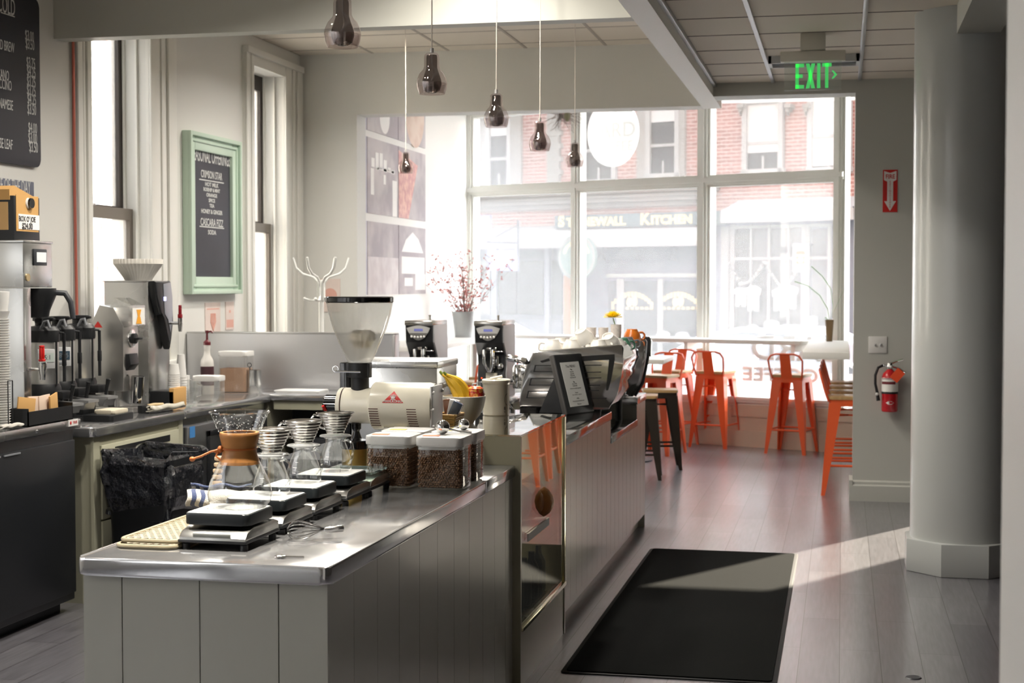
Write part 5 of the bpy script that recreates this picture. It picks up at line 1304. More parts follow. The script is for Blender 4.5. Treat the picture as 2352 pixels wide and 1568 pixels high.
def place(kind, xx, Yd, z, rot, lb):
    p = py(xx, 700, Yd); d = sight(xx, 700); X_ = CAMP.x+d.x*(Yd/d.y)
    c = cup(kind, xx, 700, Yd, rot, lb); c.location = (X_, Yd, TZ+(z-TZ)*1.27); c.scale = (1.27,)*3
place('w', 1270, 8.74, TZ+.058, (PI, 0, rad(175)), 'white cup turned upside down at the camera-side corner of the machine')
place('w', 1313, 8.75, TZ+.058, (PI, 0, rad(172)), 'upside-down white cup beneath a tilted one, second along the machine edge')
place('w', 1333, 8.76, TZ+.098, (rad(158), rad(24), rad(185)), 'large tilted white cup leaning on two others above the side panel')
place('w', 1288, 9.02, TZ+.058, (PI, 0, rad(170)), 'white cup upside down in the second row behind the corner cup')
place('w', 1360, 9.05, TZ+.058, (PI, 0, rad(20)), 'white cup upside down behind the tilted cup')
place('w', 1375, 8.75, TZ+.058, (PI, 0, rad(178)), 'upside-down white cup under the toppled one by the curved end')
place('w', 1396, 8.78, TZ+.075, (rad(205), rad(30), rad(-60)), 'toppled white cup with its handle forward above the curved end')
place('w', 1418, 8.92, TZ+.058, (PI, 0, rad(60)), 'white cup upside down beside the green cup')
place('g', 1430, 9.06, TZ+.058, (PI, 0, rad(40)), 'green glazed cup upside down among the white ones')
place('s', 1441, 9.24, TZ+.058, (PI, 0, rad(30)), 'grey striped cup upside down next to the green one')
place('o', 1452, 9.50, TZ+.09, (PI, 0, rad(30)), 'orange cup on top at the far end of the machine')
place('w', 1446, 9.48, TZ+.03, (PI, 0, rad(200)), 'white cup upside down under the orange cup')
place('w', 1330, 9.3, TZ+.058, (PI, 0, rad(120)), 'white cup upside down in the third row behind the tilted cup')
PAT = pbr('patterned_glaze', rgb(232, 222, 214), .2, noise=.25, nscale=90, coat=.3)
for k, (xx, lb) in enumerate(((1358, 'small patterned tumbler beside the flower vase, over the white cups'), (1386, 'patterned tumbler holding a thin dry sprig'))):
    p = py(xx, 752, 9.42); q = MB().lathe([(0, 0), (.026, 0), (.032, .125), (.030, .125), (.025, .006), (0, .006)], 24)
    tt = solo('patterned_tumbler', q, PAT, lb, 'tumbler', (p.x, 9.42, TZ), group='patterned tumblers')
p = py(1415, 752, 9.42)
vs = thing('flower_vase', 'patterned glass vase holding a yellow chrysanthemum on the machine', 'vase', (p.x, 9.42, TZ))
part('glass', MB().lathe([(0, 0), (.03, 0), (.034, .145), (.032, .145), (.029, .006), (0, .006)], 24), PAT, vs)
fl = thing('yellow_flower', 'yellow chrysanthemum head standing in the patterned vase', 'flower', (p.x-.02, 9.42, TZ+.15))
fl.scale = (1.15,)*3
part('stem', MB().tube([(.02, 0, -.06), (.01, 0, .0), (0, 0, .03)], .003, 6), pbr('stem_green', rgb(110, 140, 60), .6), fl)
q = MB(); rr = random.Random(4)
for L_ in range(6):
    n = 22-L_*2; el_ = rad(5+L_*15)
    for k in range(n):
        a = 2*PI*k/n+L_*.3; l = .052-.004*L_; c_, s_ = math.cos(a), math.sin(a); h = math.sin(el_)
        d = Vector((c_*math.cos(el_), s_*math.cos(el_), h*.9))
        q.tube([Vector((0, 0, .035))+d*.006, Vector((0, 0, .035))+d*l*.6+Vector((0, 0, -.002)), Vector((0, 0, .035))+d*l+Vector((0, 0, rr.uniform(-.004, .004)))], [.002, .0052, .002], 5, flat=.45)
part('petals', q, pbr('petal_yellow', rgb(246, 216, 20), .55), fl)

# ================================================================ twin espresso grinders
def make_bar_grinder():
    t = thing('espresso_grinder', '', 'grinder')
    w_ = .088; h = .50
    side = [(-.14, 0), (.14, 0), (.14, h-.035), (-.14, h-.035)]
    fr_ = [(-.14, 0), (-.14, .16), (-.12, .20), (-.125, .27), (-.21, .35), (-.225, h-.04), (.0, h-.04), (.0, 0)]
    q = MB().prism(fr_, -w_, w_, 'yz', b=.006); part('front_body', q, BLACK, t)
    q = MB().prism([(.0, 0), (.15, 0), (.15, h-.04), (.0, h-.04)], -w_+.004, w_-.004, 'yz', b=.004)
    part('rear_body', q, CHARCOAL, t)
    q = MB().prism([(-.10, 0), (.15, 0), (.15, h-.04), (-.20, h-.04), (-.19, .35), (-.10, .26), (-.09, .20), (-.11, .15)], w_-.002, w_+.008, 'yz', b=.003); part('side_cover', q, pbr('cover_silver', rgb(188, 188, 190), .4, .3), t)
    q = MB().prism([(-.10, 0), (.15, 0), (.15, h-.04), (-.20, h-.04), (-.19, .35), (-.10, .26), (-.09, .20), (-.11, .15)], -w_-.008, -w_+.002, 'yz', b=.003); part('side_cover', q, pbr('cover_silver', rgb(188, 188, 190), .4, .3), t)
    q = MB().box(-w_-.006, -.228, h-.042, w_+.006, .155, h-.01, .006).lathe([(.008, h-.012), (.006, h+.01), (.010, h+.022), (0, h+.024)], 14, (.02, -.02, 0)); part('top_cap', q, pbr('cap_steel', (.6, .58, .54, 1), .2, 1), t)
    n = 18; top = [(-.078+.156*i/n, h-.058+.016*math.sin(PI*i/n)) for i in range(n+1)]; bot = [(.078-.156*i/n, h-.062-.075*math.sin(PI*i/n)**.8) for i in range(1, n)]
    mid = h-.09
    pn = part('control_panel', MB().prism(top+bot, -.2305, -.225, 'xz', b=.002).at(), pbr('panel_silver', rgb(190, 188, 184), .3, .4), t)
    lowp = [(x, min(z, mid)) for x, z in bot]
    q = MB().prism([(.060, mid)]+[p_ for p_ in lowp if p_[1] < mid]+[(-.060, mid)], -.232, -.2304, 'xz'); part('lower_panel', q, pbr('panel_grey', rgb(110, 108, 104), .35, .3), pn)
    part('display', MB().box(-.028, -.2325, h-.078, .03, -.230, h-.062), pbr('lcd_violet', rgb(120, 126, 200), .3), pn)
    for k in range(5): part('button', MB().ball((-.045+.021*k, -.2325, h-.113-.004*(1-abs(k-2)/2)), .0078, 1, .4, 1, 12, 8), WHITEPL, pn)
    q = MB().tube([(-.03, -.15, .33), (-.035, -.185, .30), (-.03, -.19, .22), (-.01, -.18, .17), (.01, -.18, .17)], .014, 10).tube([(.025, -.15, .33), (.02, -.185, .30), (.02, -.19, .20), (.01, -.18, .17)], .016, 10).box(-.02, -.18, .30, .045, -.15, .32, .004).box(.03, -.18, .29, .085, -.155, .297, .002)
    q.ball((.062, -.16, .20), .022, 1, 1, 1, 14, 10); q.tube([(.04, -.155, .26), (.045, -.17, .2)], .012, 8)
    part('portafilter_fork', q, CHROME, t)
    q = MB().prism([(-.03, .155), (.045, .155), (.045, .09), (.02, .05), (-.005, .05), (-.03, .09)], -.165, -.14, 'xz', b=.004); q.box(-.05, -.162, .085, -.03, -.155, .091); part('grounds_chute', q, pbr('chute_clear', rgb(196, 188, 170), .2), t)
    part('power_light', MB().ball((-.062, -.142, .12), .004, 1, 1, 1, 8, 6), pbr('led_red', rgb(240, 70, 40), .4, emit=rgb(255, 70, 30), estr=2), t)
    return t
eg = make_bar_grinder(); eg.location = (-2.665, 9.68, CT); eg['label'] = 'black and silver espresso grinder behind the steel box'; eg['group'] = 'espresso grinders on the corner counter'
dup(eg, 'black and silver espresso grinder beside the espresso machine, behind the cream crock', (-2.205, 9.68, CT))
q = MB().lathe([(0, 0), (.036, 0), (.038, .004), (.03, .09), (.033, .1), (.031, .1), (.028, .09)], 24); t = thing('milk_jug', 'steel milk jug in front of the espresso grinder by the crock', 'jug', (-2.255, 9.475, CT)); part('body', q, STEEL, t); part('handle', MB().tube([(-.03, 0, .09), (-.058, 0, .085), (-.058, 0, .035), (-.036, 0, .02)], .004, 6), STEEL, t)

# ================================================================ pendants
SMOKE = thin_glass('smoked_mirror_glass', (.88, .84, .84), .12, edge=.65, gcol=(.75, .72, .70, 1))
SMOKE2 = thin_glass('smoked_inner', (.42, .39, .38), .25, edge=.9, gcol=(.7, .66, .62, 1))
def make_pendant(top):
    t = thing('pendant_lamp', '', 'pendant lamp')
    q = MB().lathe([(.0, .158), (.02, .157), (.028, .150), (.030, .14), (.030, .105), (.033, .095), (.048, .078), (.057, .058), (.0595, .04), (.056, .018), (.050, .0), (.0485, .001), (.054, .018), (.0575, .04)], 40)
    part('shade', q, SMOKE, t)
    q = MB().lathe([(.0, .150), (.019, .149), (.021, .14), (.021, .10), (.028, .078), (.036, .055), (.038, .038), (.031, .014), (.016, .004), (0, .002)], 32); part('bulb', q, SMOKE2, t)
    part('socket', MB().lathe([(.0075, .157), (.0075, .176), (0, .177)], 16), pbr('socket_silver', rgb(190, 188, 184), .3, .6), t)
    part('cord', MB().tube([(0, 0, .176), (.0015, 0, .5), (0, 0, top)], .0024, 6), pbr('clear_cord', rgb(206, 196, 184), .3, coat=.4), t)
    return t
pend = [(787, 108, 4.72, CEIL, 'largest smoked glass pendant, nearest the picture top above the scales'), (992, 216, 5.72, CEIL, 'second smoked glass pendant of the row, above the cream grinder'), (1140, 292, 7.05, CEIL, 'third smoked glass pendant, in front of the storefront corner post'), (1240, 347, 8.02, CEIL, 'fourth smoked glass pendant, before the bare brick between far windows'), (1320, 383, 9.9, CEIL, 'fifth smoked glass pendant, hanging by the white oval sign'), (932, 398, 11.0, CEIL, 'small smoked glass pendant in front of the photo panels')]
for k, (x, y, Y_, c, lb) in enumerate(pend):
    p = py(x, y, Y_)
    pn = make_pendant(c-p.z); pn.location = p; pn['label'] = lb; pn['group'] = 'smoked glass pendants'

pn = make_pendant(CEIL-2.43); pn.location = (-1.62, 3.84, 2.43); pn['label'] = 'lit smoked glass pendant directly above the front coffee scale, out of the picture'; pn['group'] = 'smoked glass pendants'
ld = D.lights.new('pendant_light', 'SPOT'); ld.energy = PENDW; ld.spot_size = rad(84); ld.spot_blend = .9; ld.shadow_soft_size = .035; ld.color = (1, .93, .82)
lo = D.objects.new('pendant_light', ld); COL.objects.link(lo); lo.location = (-1.62, 3.84, 2.42)
# ================================================================ exit sign, vent, wall things
ES = thing('exit_sign', 'hanging clear EXIT sign with green letters and an arrow', 'exit sign', (py(1867, 150, 9.55).x, 9.55, 0))
def ez(y): return py(1867, y, 9.55).z
HB = pbr('sign_housing', rgb(206, 200, 186), .45)
part('canopy', MB().box(-.075, -.06, ez(117), .075, .06, CEILR, .006), HB, ES)
part('housing', MB().box(-.195, -.03, ez(141), .195, .03, ez(118), .004), HB, ES)
part('panel', MB().rbox(-.172, -.004, ez(207), .172, .004, ez(140), .0035), thin_glass('exit_acrylic', (.90, .93, .91), .08, edge=.6, veil=.05), ES)
q = MB(); M_ = faceY(-.02, -.0065, (ez(145)+ez(203))/2); hh = ez(145)-ez(203)
def bar_(x0, z0, x1, z1): q.box(x0, -.0085, z0, x1, -.005, z1)
zb, ztp = ez(203), ez(146)
x = -.104
bar_(x, zb, x+.02, ztp); bar_(x, ztp-.022, x+.052, ztp); bar_(x, zb, x+.052, zb+.022); bar_(x, (zb+ztp)/2-.011, x+.044, (zb+ztp)/2+.011)
x = -.042
for s_ in (1, -1):
    a, b_ = (x, x+.056) if s_ == 1 else (x+.056, x)
    q.prism([(a-.0, zb), (a+.022*s_, zb), (b_, ztp), (b_-.022*s_, ztp)], -.0085, -.005, 'xz')
x = .026; bar_(x, zb, x+.020, ztp)
x = .056; bar_(x, ztp-.022, x+.056, ztp); bar_(x+.018, zb, x+.038, ztp)
q.prism([(.112, zb+.055), (.124, zb+.055), (.146, zb+.08), (.124, zb+.105), (.112, zb+.105), (.130, zb+.08)], -.0085, -.005, 'xz')
part('lettering', q, pbr('exit_green', rgb(92, 214, 122), .5, emit=rgb(80, 220, 110), estr=.22), ES, 'green EXIT letters', smooth=0)
vn = thing('ceiling_vent', 'grey ceiling vent between the tracks behind the EXIT sign', 'vent')
p0, p1 = py(1768, 148, 10.6), py(1973, 148, 10.6)
q = MB().box(p0.x, 10.4, CEILR-.05, p1.x, 10.42, CEILR).box(p0.x, 10.62, CEILR-.05, p1.x, 10.64, CEILR).box(p0.x, 10.4, CEILR-.05, p0.x+.02, 10.64, CEILR).box(p1.x-.02, 10.4, CEILR-.05, p1.x, 10.64, CEILR); part('frame', q, LIGHTGREY, vn)
q = MB()
for k in range(4): q.box(p0.x+.02, 10.43+.05*k, CEILR-.04, p1.x-.02, 10.44+.05*k, CEILR-.005)
part('slats', q, GREYPL, vn)
WY = YR
fs = thing('fire_sign', 'red and white fire extinguisher arrow sign on the sage wall', 'sign')
a, b_ = py(2028, 390, WY), py(2061, 487, WY); cx, w_ = (a.x+b_.x)/2, b_.x-a.x; h = a.z-b_.z
part('plate', MB().box(a.x, WY-.004, b_.z, b_.x, WY-.0005, a.z), RED, fs)
q = MB(); z1 = a.z; 
q.prism([(cx-w_*.42, z1-h*.03), (cx-w_*.0, z1-h*.075), (cx+w_*.42, z1-h*.03), (cx+w_*.42, z1-h*.24), (cx+w_*.2, z1-h*.28), (cx+w_*.2, z1-h*.74), (cx+w_*.40, z1-h*.74), (cx, z1-h*.97), (cx-w_*.40, z1-h*.74), (cx-w_*.2, z1-h*.74), (cx-w_*.2, z1-h*.28), (cx-w_*.42, z1-h*.24)], WY-.0055, WY-.003, 'xz')
part('arrow', q, WHITEPL, fs, smooth=0)
q = MB().text('FIRE', .044, faceY(cx, WY-.006, z1-h*.165), .0004, .85, bold=.001)
for k, ch in enumerate('EXTINGUISHER'): q.text(ch, .019, faceY(cx, WY-.006, z1-h*(.285+.054*k)), .0004, 1)
part('lettering', q, RED, fs)
sp = thing('light_switch', 'white double light switch plate above the fire extinguisher', 'switch')
a, b_ = py(1995, 772, WY), py(2037, 811, WY)
part('plate', MB().box(a.x, WY-.007, b_.z, b_.x, WY-.0005, a.z, .003), WHITEPL, sp)
for k in (0.36, .66): part('toggle', MB().at(a.x+(b_.x-a.x)*k, WY-.008, (a.z+b_.z)/2, rad(20)).box(-.005, -.010, -.010, .005, .004, .010, .002), LIGHTGREY, sp)
fx = thing('fire_extinguisher', 'red fire extinguisher with a white label and orange tag on the wall', 'fire extinguisher', (py(2043, 880, WY).x, WY-.075, 0))
def fz_(y): return py(2043, y, WY).z
r = .060
part('cylinder', MB().lathe([(0, fz_(943)), (r-.006, fz_(943)), (r, fz_(940)), (r, fz_(866)), (r*.85, fz_(856)), (r*.45, fz_(849)), (.02, fz_(846)), (.02, fz_(842))], 36), pbr('extinguisher_red', rgb(190, 26, 34), .2, coat=.5), fx)
q = MB().lathe([(r+.0008, fz_(898)), (r+.0008, fz_(866))], 36, a0=190, a1=350); lb_ = part('label', q, PAPER, fx)
q = MB().lathe([(r+.0014, fz_(880)), (r+.0014, fz_(874))], 24, a0=200, a1=310).lathe([(r+.0014, fz_(868.5)), (r+.0014, fz_(867))], 24, a0=200, a1=330); part('label_print', q, pbr('label_dark_red', rgb(110, 30, 40), .5), lb_)
q = MB().lathe([(r+.001, fz_(902)), (r+.001, fz_(897))], 36); part('strap', q, BLACK, fx)
zq = fz_(922)
q = MB(); nn = 12
q.poly([(r*1.02*math.sin(t_)*1.0*.0+(-.032), -r*.86, zq) if False else (-.03, -r*.885, zq), (-.012, -r-.0012, zq-.012), (.012, -r-.0012, zq-.012), (.03, -r*.885, zq), (.012, -r-.0012, zq+.012), (-.012, -r-.0012, zq+.012)]); part('emblem', q, PAPER, fx, smooth=0)
q = MB().lathe([(.022, fz_(846)), (.024, fz_(838)), (.018, fz_(832)), (0, fz_(831))], 16).box(-.05, -.016, fz_(841), .012, .016, fz_(835), .004); part('valve', q, CHROME, fx)
q = MB().tube([(-.01, 0, fz_(836)), (.04, 0, fz_(829)), (.095, 0, fz_(824))], .008, 8).tube([(.02, 0, fz_(840)), (.07, 0, fz_(845)), (.11, 0, fz_(854))], .007, 8); part('handle', q, CHROME, fx)
part('gauge', MB().ball((.005, -.022, fz_(841)), .012, 1, .5, 1, 12, 8), WHITEPL, fx)
q = MB().tube([(-.05, 0, fz_(838)), (-.085, -.01, fz_(843)), (-.105, -.02, fz_(860)), (-.105, -.02, fz_(880)), (-.09, -.025, fz_(900)), (-.082, -.025, fz_(918))], [.010, .010, .010, .010, .011, .015], 10); part('hose', q, BLACK, fx)
part('hose_clip', MB().ball((-.092, -.03, fz_(903)), .013, 1, 1, 1, 10, 8), WHITEPL, fx)
q = MB().at(.052, -.068, fz_(859), 0, rad(40), 0).box(-.034, -.001, -.045, .034, .001, .045); part('inspection_tag', q, pbr('tag_orange', rgb(240, 84, 40), .5), fx, 'orange inspection tag')
part('bracket', MB().box(-.02, .045, fz_(935), .02, .0745, fz_(850)), CHARCOAL, fx)

# ================================================================ floor mat, floor outlet
m_ = thing('door_mat', 'long black floor mat with rubber edges along the bar', 'floor mat', (-.693, 7.735, 0))
part('pile', MB().rbox(-.425, -1.51, 0, .425, 1.51, .010, .02), pbr('mat_pile', rgb(16, 17, 16), 1.0, spec=.1, noise=.5, nscale=260, bump=.35, bscale=300), m_)
part('rubber_edge', MB().rbox(-.446, -1.53, 0, .446, 1.53, .005, .02, b=.002), pbr('rubber', rgb(24, 24, 25), .6), m_)
p = pz(2098, 1556, 0)
solo('floor_outlet', MB().lathe([(0, .004), (.03, .004), (.034, .0)], 24), CHARCOAL, 'small round dark floor outlet cover on the planks', 'floor outlet', tuple(p))
# ================================================================ stools
SEATW = pbr('seat_wood', rgb(178, 146, 100), .4, noise=.25, nscale=6, stretch=(1, 10, 1), coat=.15)
def make_stool(mt, h, back, foot=.205, top=.15, rod=True):
    t = thing('bar_stool', '', 'stool')
    part('seat', MB().rbox(-top-.008, -top-.008, h-.024, top+.008, top+.008, h, .03, b=.005), SEATW, t)
    q = MB().rbox(-top, -top, h-.075, top, top, h-.025, .03); part('seat_skirt', q, mt, t)
    for sx_ in (-1, 1):
        for sy_ in (-1, 1):
            q = MB(); f0, f1 = foot, top
            w0, w1 = .015, .048
            def sec(z, c, w_): return [(sx_*(c), sy_*(c), z), (sx_*(c-w_*2), sy_*c, z), (sx_*(c-w_*1.7), sy_*(c-.012), z), (sx_*(c-.012), sy_*(c-.012), z), (sx_*(c-.012), sy_*(c-w_*1.7), z), (sx_*c, sy_*(c-w_*2), z)]
            rings = [sec(0, f0, w0), sec(.04, f0-.004, w0+.002), sec(h*.45, (f0*.55+f1*.45), .034), sec(h-.05, f1, w1)]
            R = [[q._v(p) for p in r] for r in rings]
            for a, b_ in zip(R, R[1:]):
                for i in range(6): q._f([a[i], a[(i+1) % 6], b_[(i+1) % 6], b_[i]])
            q._f(R[0]); q._f(R[-1])
            part('leg', q, mt, t)
    q = MB(); z = h*.30; c = foot-(foot-top)*z/h-.012
    q.tube([(-c, -c, z), (c, -c, z), (c, c, z), (-c, c, z)], .009, 6, closed=True); z2 = h*.72; c2 = foot-(foot-top)*z2/h-.02
    part('foot_rail', q, mt, t)
    q = MB().tube([(-c2, -c2, z2+.06), (c2, c2, z2+.06)], .006, 6).tube([(-c2, c2, z2+.06), (c2, -c2, z2+.06)], .006, 6); part('cross_brace', q, mt, t)
    if back:
        pts = [(-top+.005, -top, h-.04), (-top-.012, -top-.03, h+.05), (-top-.02, -top-.055, h+.14), (-top+.01, -top-.068, h+.185), (-top+.06, -top-.072, h+.2), (top-.06, -top-.072, h+.2), (top-.01, -top-.068, h+.185), (top+.02, -top-.055, h+.14), (top+.012, -top-.03, h+.05), (top-.005, -top, h-.04)]
        part('back_frame', MB().tube(pts, .0095, 8), mt, t)
        part('back_slat', MB().prism([(-.055, h-.04), (.055, h-.04), (.05, h+.2), (-.05, h+.2)], -.0035, .0035, 'xz').mx(Matrix.Identity(4)), mt, t)
        o = t.children[-1] if t.children[-1].name.startswith('back_slat') else [c_ for c_ in t.children if c_.name.startswith('back_slat')][0]
        for v in o.data.vertices:
            f = (v.co.z-(h-.04))/.24; v.co.y += -top-.002-.07*f
    return t
s1 = make_stool(ORANGE, .76, True); s1.location = (-1.235, 15.36, 0); s1.rotation_euler = (0, 0, -SA+rad(3))
s1['label'] = 'orange metal bar stool at the storefront window, by the dark post'; s1['group'] = 'orange bar stools'
dup(s1, 'orange metal bar stool at the storefront window, before the mirrored window lettering', (-.47, 14.95, 0), -SA+rad(6))
for k, (y, lb) in enumerate(((12.13, 'orange bar stool closest to the sage wall corner, first of the row'), (12.68, 'second orange bar stool in the row under the wall ledge'), (13.3, 'third orange bar stool in the row under the wall ledge'), (13.9, 'last orange bar stool in the row, towards the window'))):
    dup(s1, lb, (.055, y, 0), rad(-90))
dup(s1, 'orange bar stool partly hidden behind the espresso machine', (-1.72, 14.6, 0), rad(160)); dup(s1, 'orange bar stool beyond the white table, behind the machine', (-1.68, 15.4, 0), -SA+rad(180))
dup(s1, 'orange bar stool by the alcove ledge, seen past the espresso grinder', (-3.22, 13.25, 0), rad(60)); dup(s1, 'orange bar stool further along the alcove ledge', (-3.22, 13.9, 0), rad(75))
DK = pbr('dark_bronze', rgb(52, 46, 40), .35, .5)
s2 = make_stool(DK, .70, False, .19, .145); s2.location = (-1.575, 13.45, 0); s2.rotation_euler = (0, 0, rad(10)); s2['label'] = 'dark metal stool with a wooden seat past the bar end, towards the window'; s2['group'] = 'dark stools past the bar end'
dup(s2, 'dark metal stool with a wooden seat directly beyond the bar end', (-1.66, 12.72, 0), rad(6))
tt = thing('cafe_table', 'white topped high table behind the espresso machine', 'table', (-1.95, 13.95, 0))
part('tabletop', MB().box(-.4, -.42, .915, .4, .42, .955, .006), WHITE, tt); part('pedestal', MB().tube([(0, 0, .02), (0, 0, .915)], .04, 14), CHARCOAL, tt); part('base', MB().lathe([(0, 0), (.25, 0), (.25, .012), (.05, .03), (0, .03)], 28), CHARCOAL, tt)

# plants
bk = thing('galvanized_bucket', 'galvanized bucket of red branches on the alcove ledge', 'plant pot', (-3.79, 15.2, 1.0855))
part('bucket', MB().lathe([(0, 0), (.105, 0), (.135, .25), (.139, .252), (.139, .262), (.13, .262), (.1, .02), (0, .02)], 36), pbr('zinc', (.42, .43, .43, 1), .45, .8), bk)
rr = random.Random(21); q = MB(); qb = MB()
for k in range(36):
    a = rr.uniform(0, 2*PI); sp_ = rr.uniform(.1, .5); h = rr.uniform(.45, .86); pts = []
    for i in range(7):
        f = i/6; pts.append((math.cos(a)*sp_*f**1.4+rr.uniform(-.012, .012)*f, math.sin(a)*sp_*f**1.4+rr.uniform(-.012, .012)*f, .05+h*f))
    q.tube(pts, [.0035*(1-.75*i/6) for i in range(7)], 5)
    for i in range(2, 7):
        for j in range(3):
            b0 = Vector(pts[i]); d = Vector((rr.uniform(-1, 1), rr.uniform(-1, 1), rr.uniform(-.2, 1)))*.06
            q.tube([b0, b0+d], [.0015, .0008], 4)
            for m2 in range(2): qb.ball(b0+d*rr.uniform(.4, 1.05), rr.uniform(.004, .0085), 1, 1, 1, 6, 4)
part('branches', q, pbr('twig', rgb(120, 96, 90), .8), bk, kind='stuff'); part('berries', qb, pbr('berry_red', rgb(196, 112, 106), .6), bk, kind='stuff')
vp = thing('leaf_plant', 'green bladed plant in a brown vase at the window end of the wall ledge', 'plant', (-.115, 14.35, 1.1005))
part('vase', MB().lathe([(0, 0), (.028, 0), (.032, .08), (.04, .2), (.036, .2), (.03, .09), (0, .01)], 24), pbr('vase_brown', rgb(120, 96, 66), .4), vp)
def blade(pts, w_):
    q = MB(); P_ = [Vector(p) for p in pts]; L_ = []
    for i, p in enumerate(P_):
        f = i/(len(P_)-1); ww = w_*(1-f)**.6*min(1, .5+f*3); L_.append((q._v(p+Vector((0, -ww, 0))), q._v(p+Vector((.004, 0, .005))), q._v(p+Vector((0, ww, 0)))))
    for a, b_ in zip(L_, L_[1:]): q._f([a[0], a[1], b_[1], b_[0]]); q._f([a[1], a[2], b_[2], b_[1]])
    return q
GRN = pbr('leaf_green', rgb(96, 164, 44), .45)
for pts in ([(0, 0, .18), (.03, 0, .32), (.01, 0, .48), (-.07, 0, .60), (-.17, 0, .69)], [(0, 0, .18), (-.02, 0, .30), (-.09, 0, .42), (-.2, 0, .51), (-.32, 0, .55)], [(0, 0, .18), (.05, .03, .3), (.12, .05, .46), (.16, .06, .5)], [(0, 0, .18), (-.04, -.02, .22), (-.07, -.03, .17)]):
    part('leaf', blade(pts, .036), GRN, vp)
# ================================================================ street outside, facades parallel to the storefront
FD = 13.5                                  # street width from the glass to the far facades
FO = SO + SN*FD
STZ = -.35                                 # street level
def fp(x, y, n=0.0):
    p = ppl(x, y, FO+SN*n, SN) - FO
    return p.dot(SU), p.z
MF = Matrix.Translation(FO) @ Matrix.Rotation(-SA, 4, 'Z')
def ft(name, label, cat, group=None, u=0, z=0):
    t = thing(name, label, cat, tuple(FO+SU*u+Vector((0, 0, z))), -SA, group); return t
def fr(q, x0, y0, x1, y1, n0, n1, b=0):
    """box on the facade spanning the picture rectangle, u taken at mid height, from depth n0 to n1"""
    ua, za = fp(x0, (y0+y1)/2, n0); ub, zb = fp(x1, (y0+y1)/2, n0); _, zt = fp((x0+x1)/2, y0, n0); _, zl = fp((x0+x1)/2, y1, n0)
    q.box(ua, n0, zl, ub, n1, zt, b); return ua, ub, zl, zt
m, nt, out = new_mat('street_brick')
b = nt.nodes.new('ShaderNodeBsdfPrincipled'); b.inputs['Roughness'].default_value = .85
tcn = nt.nodes.new('ShaderNodeTexCoord'); mp = nt.nodes.new('ShaderNodeMapping'); mp.inputs['Rotation'].default_value = (PI/2, 0, 0)
brk = nt.nodes.new('ShaderNodeTexBrick'); brk.inputs['Scale'].default_value = 1; brk.inputs['Brick Width'].default_value = .22; brk.inputs['Row Height'].default_value = .075; brk.inputs['Mortar Size'].default_value = .008
brk.inputs['Color1'].default_value = rgb(*BRICK1); brk.inputs['Color2'].default_value = rgb(*BRICK2); brk.inputs['Mortar'].default_value = rgb(176, 160, 152)
nt.links.new(tcn.outputs['Object'], mp.inputs[0]); nt.links.new(mp.outputs[0], brk.inputs[0]); nt.links.new(brk.outputs['Color'], b.inputs['Base Color']); nt.links.new(b.outputs[0], out.inputs[0])
BRICK = m
STONE = pbr('pale_stone', rgb(160, 157, 152), .8); OUTW = pbr('outdoor_white', rgb(178, 177, 174), .7); SHOPGREY = pbr('shop_blue_grey', rgb(118, 121, 132), .6); DARKGL = pbr('dark_shop_glass', rgb(58, 56, 56), .12, noise=.5, nscale=1.5); MIDGREY = pbr('shop_mid_grey', rgb(100, 102, 110), .6)
GOLD = pbr('gold_letter', rgb(246, 222, 160), .5); LILAC = pbr('sign_lilac', rgb(146, 148, 184), .6); BLIND = pbr('window_blind', rgb(214, 214, 212), .8)
uL, _ = fp(1040, 400); uM, _ = fp(1634, 400); uR = 4.4
bl = ft('brick_building', 'brick shop building with a long lettered sign board across the street', 'building')
q = MB().box(uL-4, 0, STZ, uM, 4, 10.6); part('brick_wall', q, BRICK, bl)
br2 = ft('brick_building', 'second brick building with white window blinds across the street', 'building')
q = MB().box(uM+.02, .05, STZ, uR, 4, 10.6); part('brick_wall', q, BRICK, br2)
def window(parent, x0, y0, x1, y1, rail, blind=None, bmat=None):
    q = MB(); ua, ub, zl, zt = fr(q, x0, y0, x1, y1, -.02, .02); f = part('window_glass', q, DARKGL, parent)
    q = MB(); w_ = .10
    for a, b_, c, d in ((ua-w_, ua, zl-w_, zt+w_), (ub, ub+w_, zl-w_, zt+w_), (ua, ub, zt, zt+w_*1.4), (ua-.12, ub+.12, zl-w_, zl)): q.box(a, -.10, c, b_, .02, d)
    zr = fp((x0+x1)/2, rail)[1]; q.box(ua, -.06, zr-.03, ub, 0, zr+.03); q.box((ua+ub)/2-.02, -.05, zl, (ua+ub)/2+.02, 0, zl+.25)
    part('window_frame', q, OUTW, f)
    if blind:
        zb = fp((x0+x1)/2, blind)[1]; q = MB().box(ua, -.035, zb, ub, -.02, zt); part('blind', q, BLIND, f)
window(bl, 1128, 285, 1168, 425, 365, 312); window(bl, 1345, 252, 1408, 412, 345); window(bl, 1496, 246, 1553, 398, 334, 280)
window(br2, 1718, 238, 1790, 388, 328, 350); window(br2, 1868, 220, 1945, 384, 312, 380)
q = MB()
for x0, x1 in ((1102, 1124), (1172, 1196), (1256, 1284), (1462, 1492), (1558, 1572)): fr(q, x0, 236, x1, 436, -.08, .0)
part('stone_pier', q, STONE, bl)
q = MB()
for k in range(9): fr(q, 1258, 300+15*k, 1288-6*(k % 2), 311+15*k, -.10, 0)
part('quoin_stones', q, STONE, bl)
q = MB()
for y0, y1, n in ((432, 442, -.5), (442, 452, -.38), (452, 462, -.28), (462, 474, -.14)): fr(q, 1080, y0+4, 1626, y1+4, n, 0)
part('cornice', q, STONE, bl)
q = MB()
for x0 in (1692, 1800, 1842): 
    for k in range(3): fr(q, x0+k*3, 238+k*9, x0+14-k*3, 247+k*9, -.24+.06*k, 0)
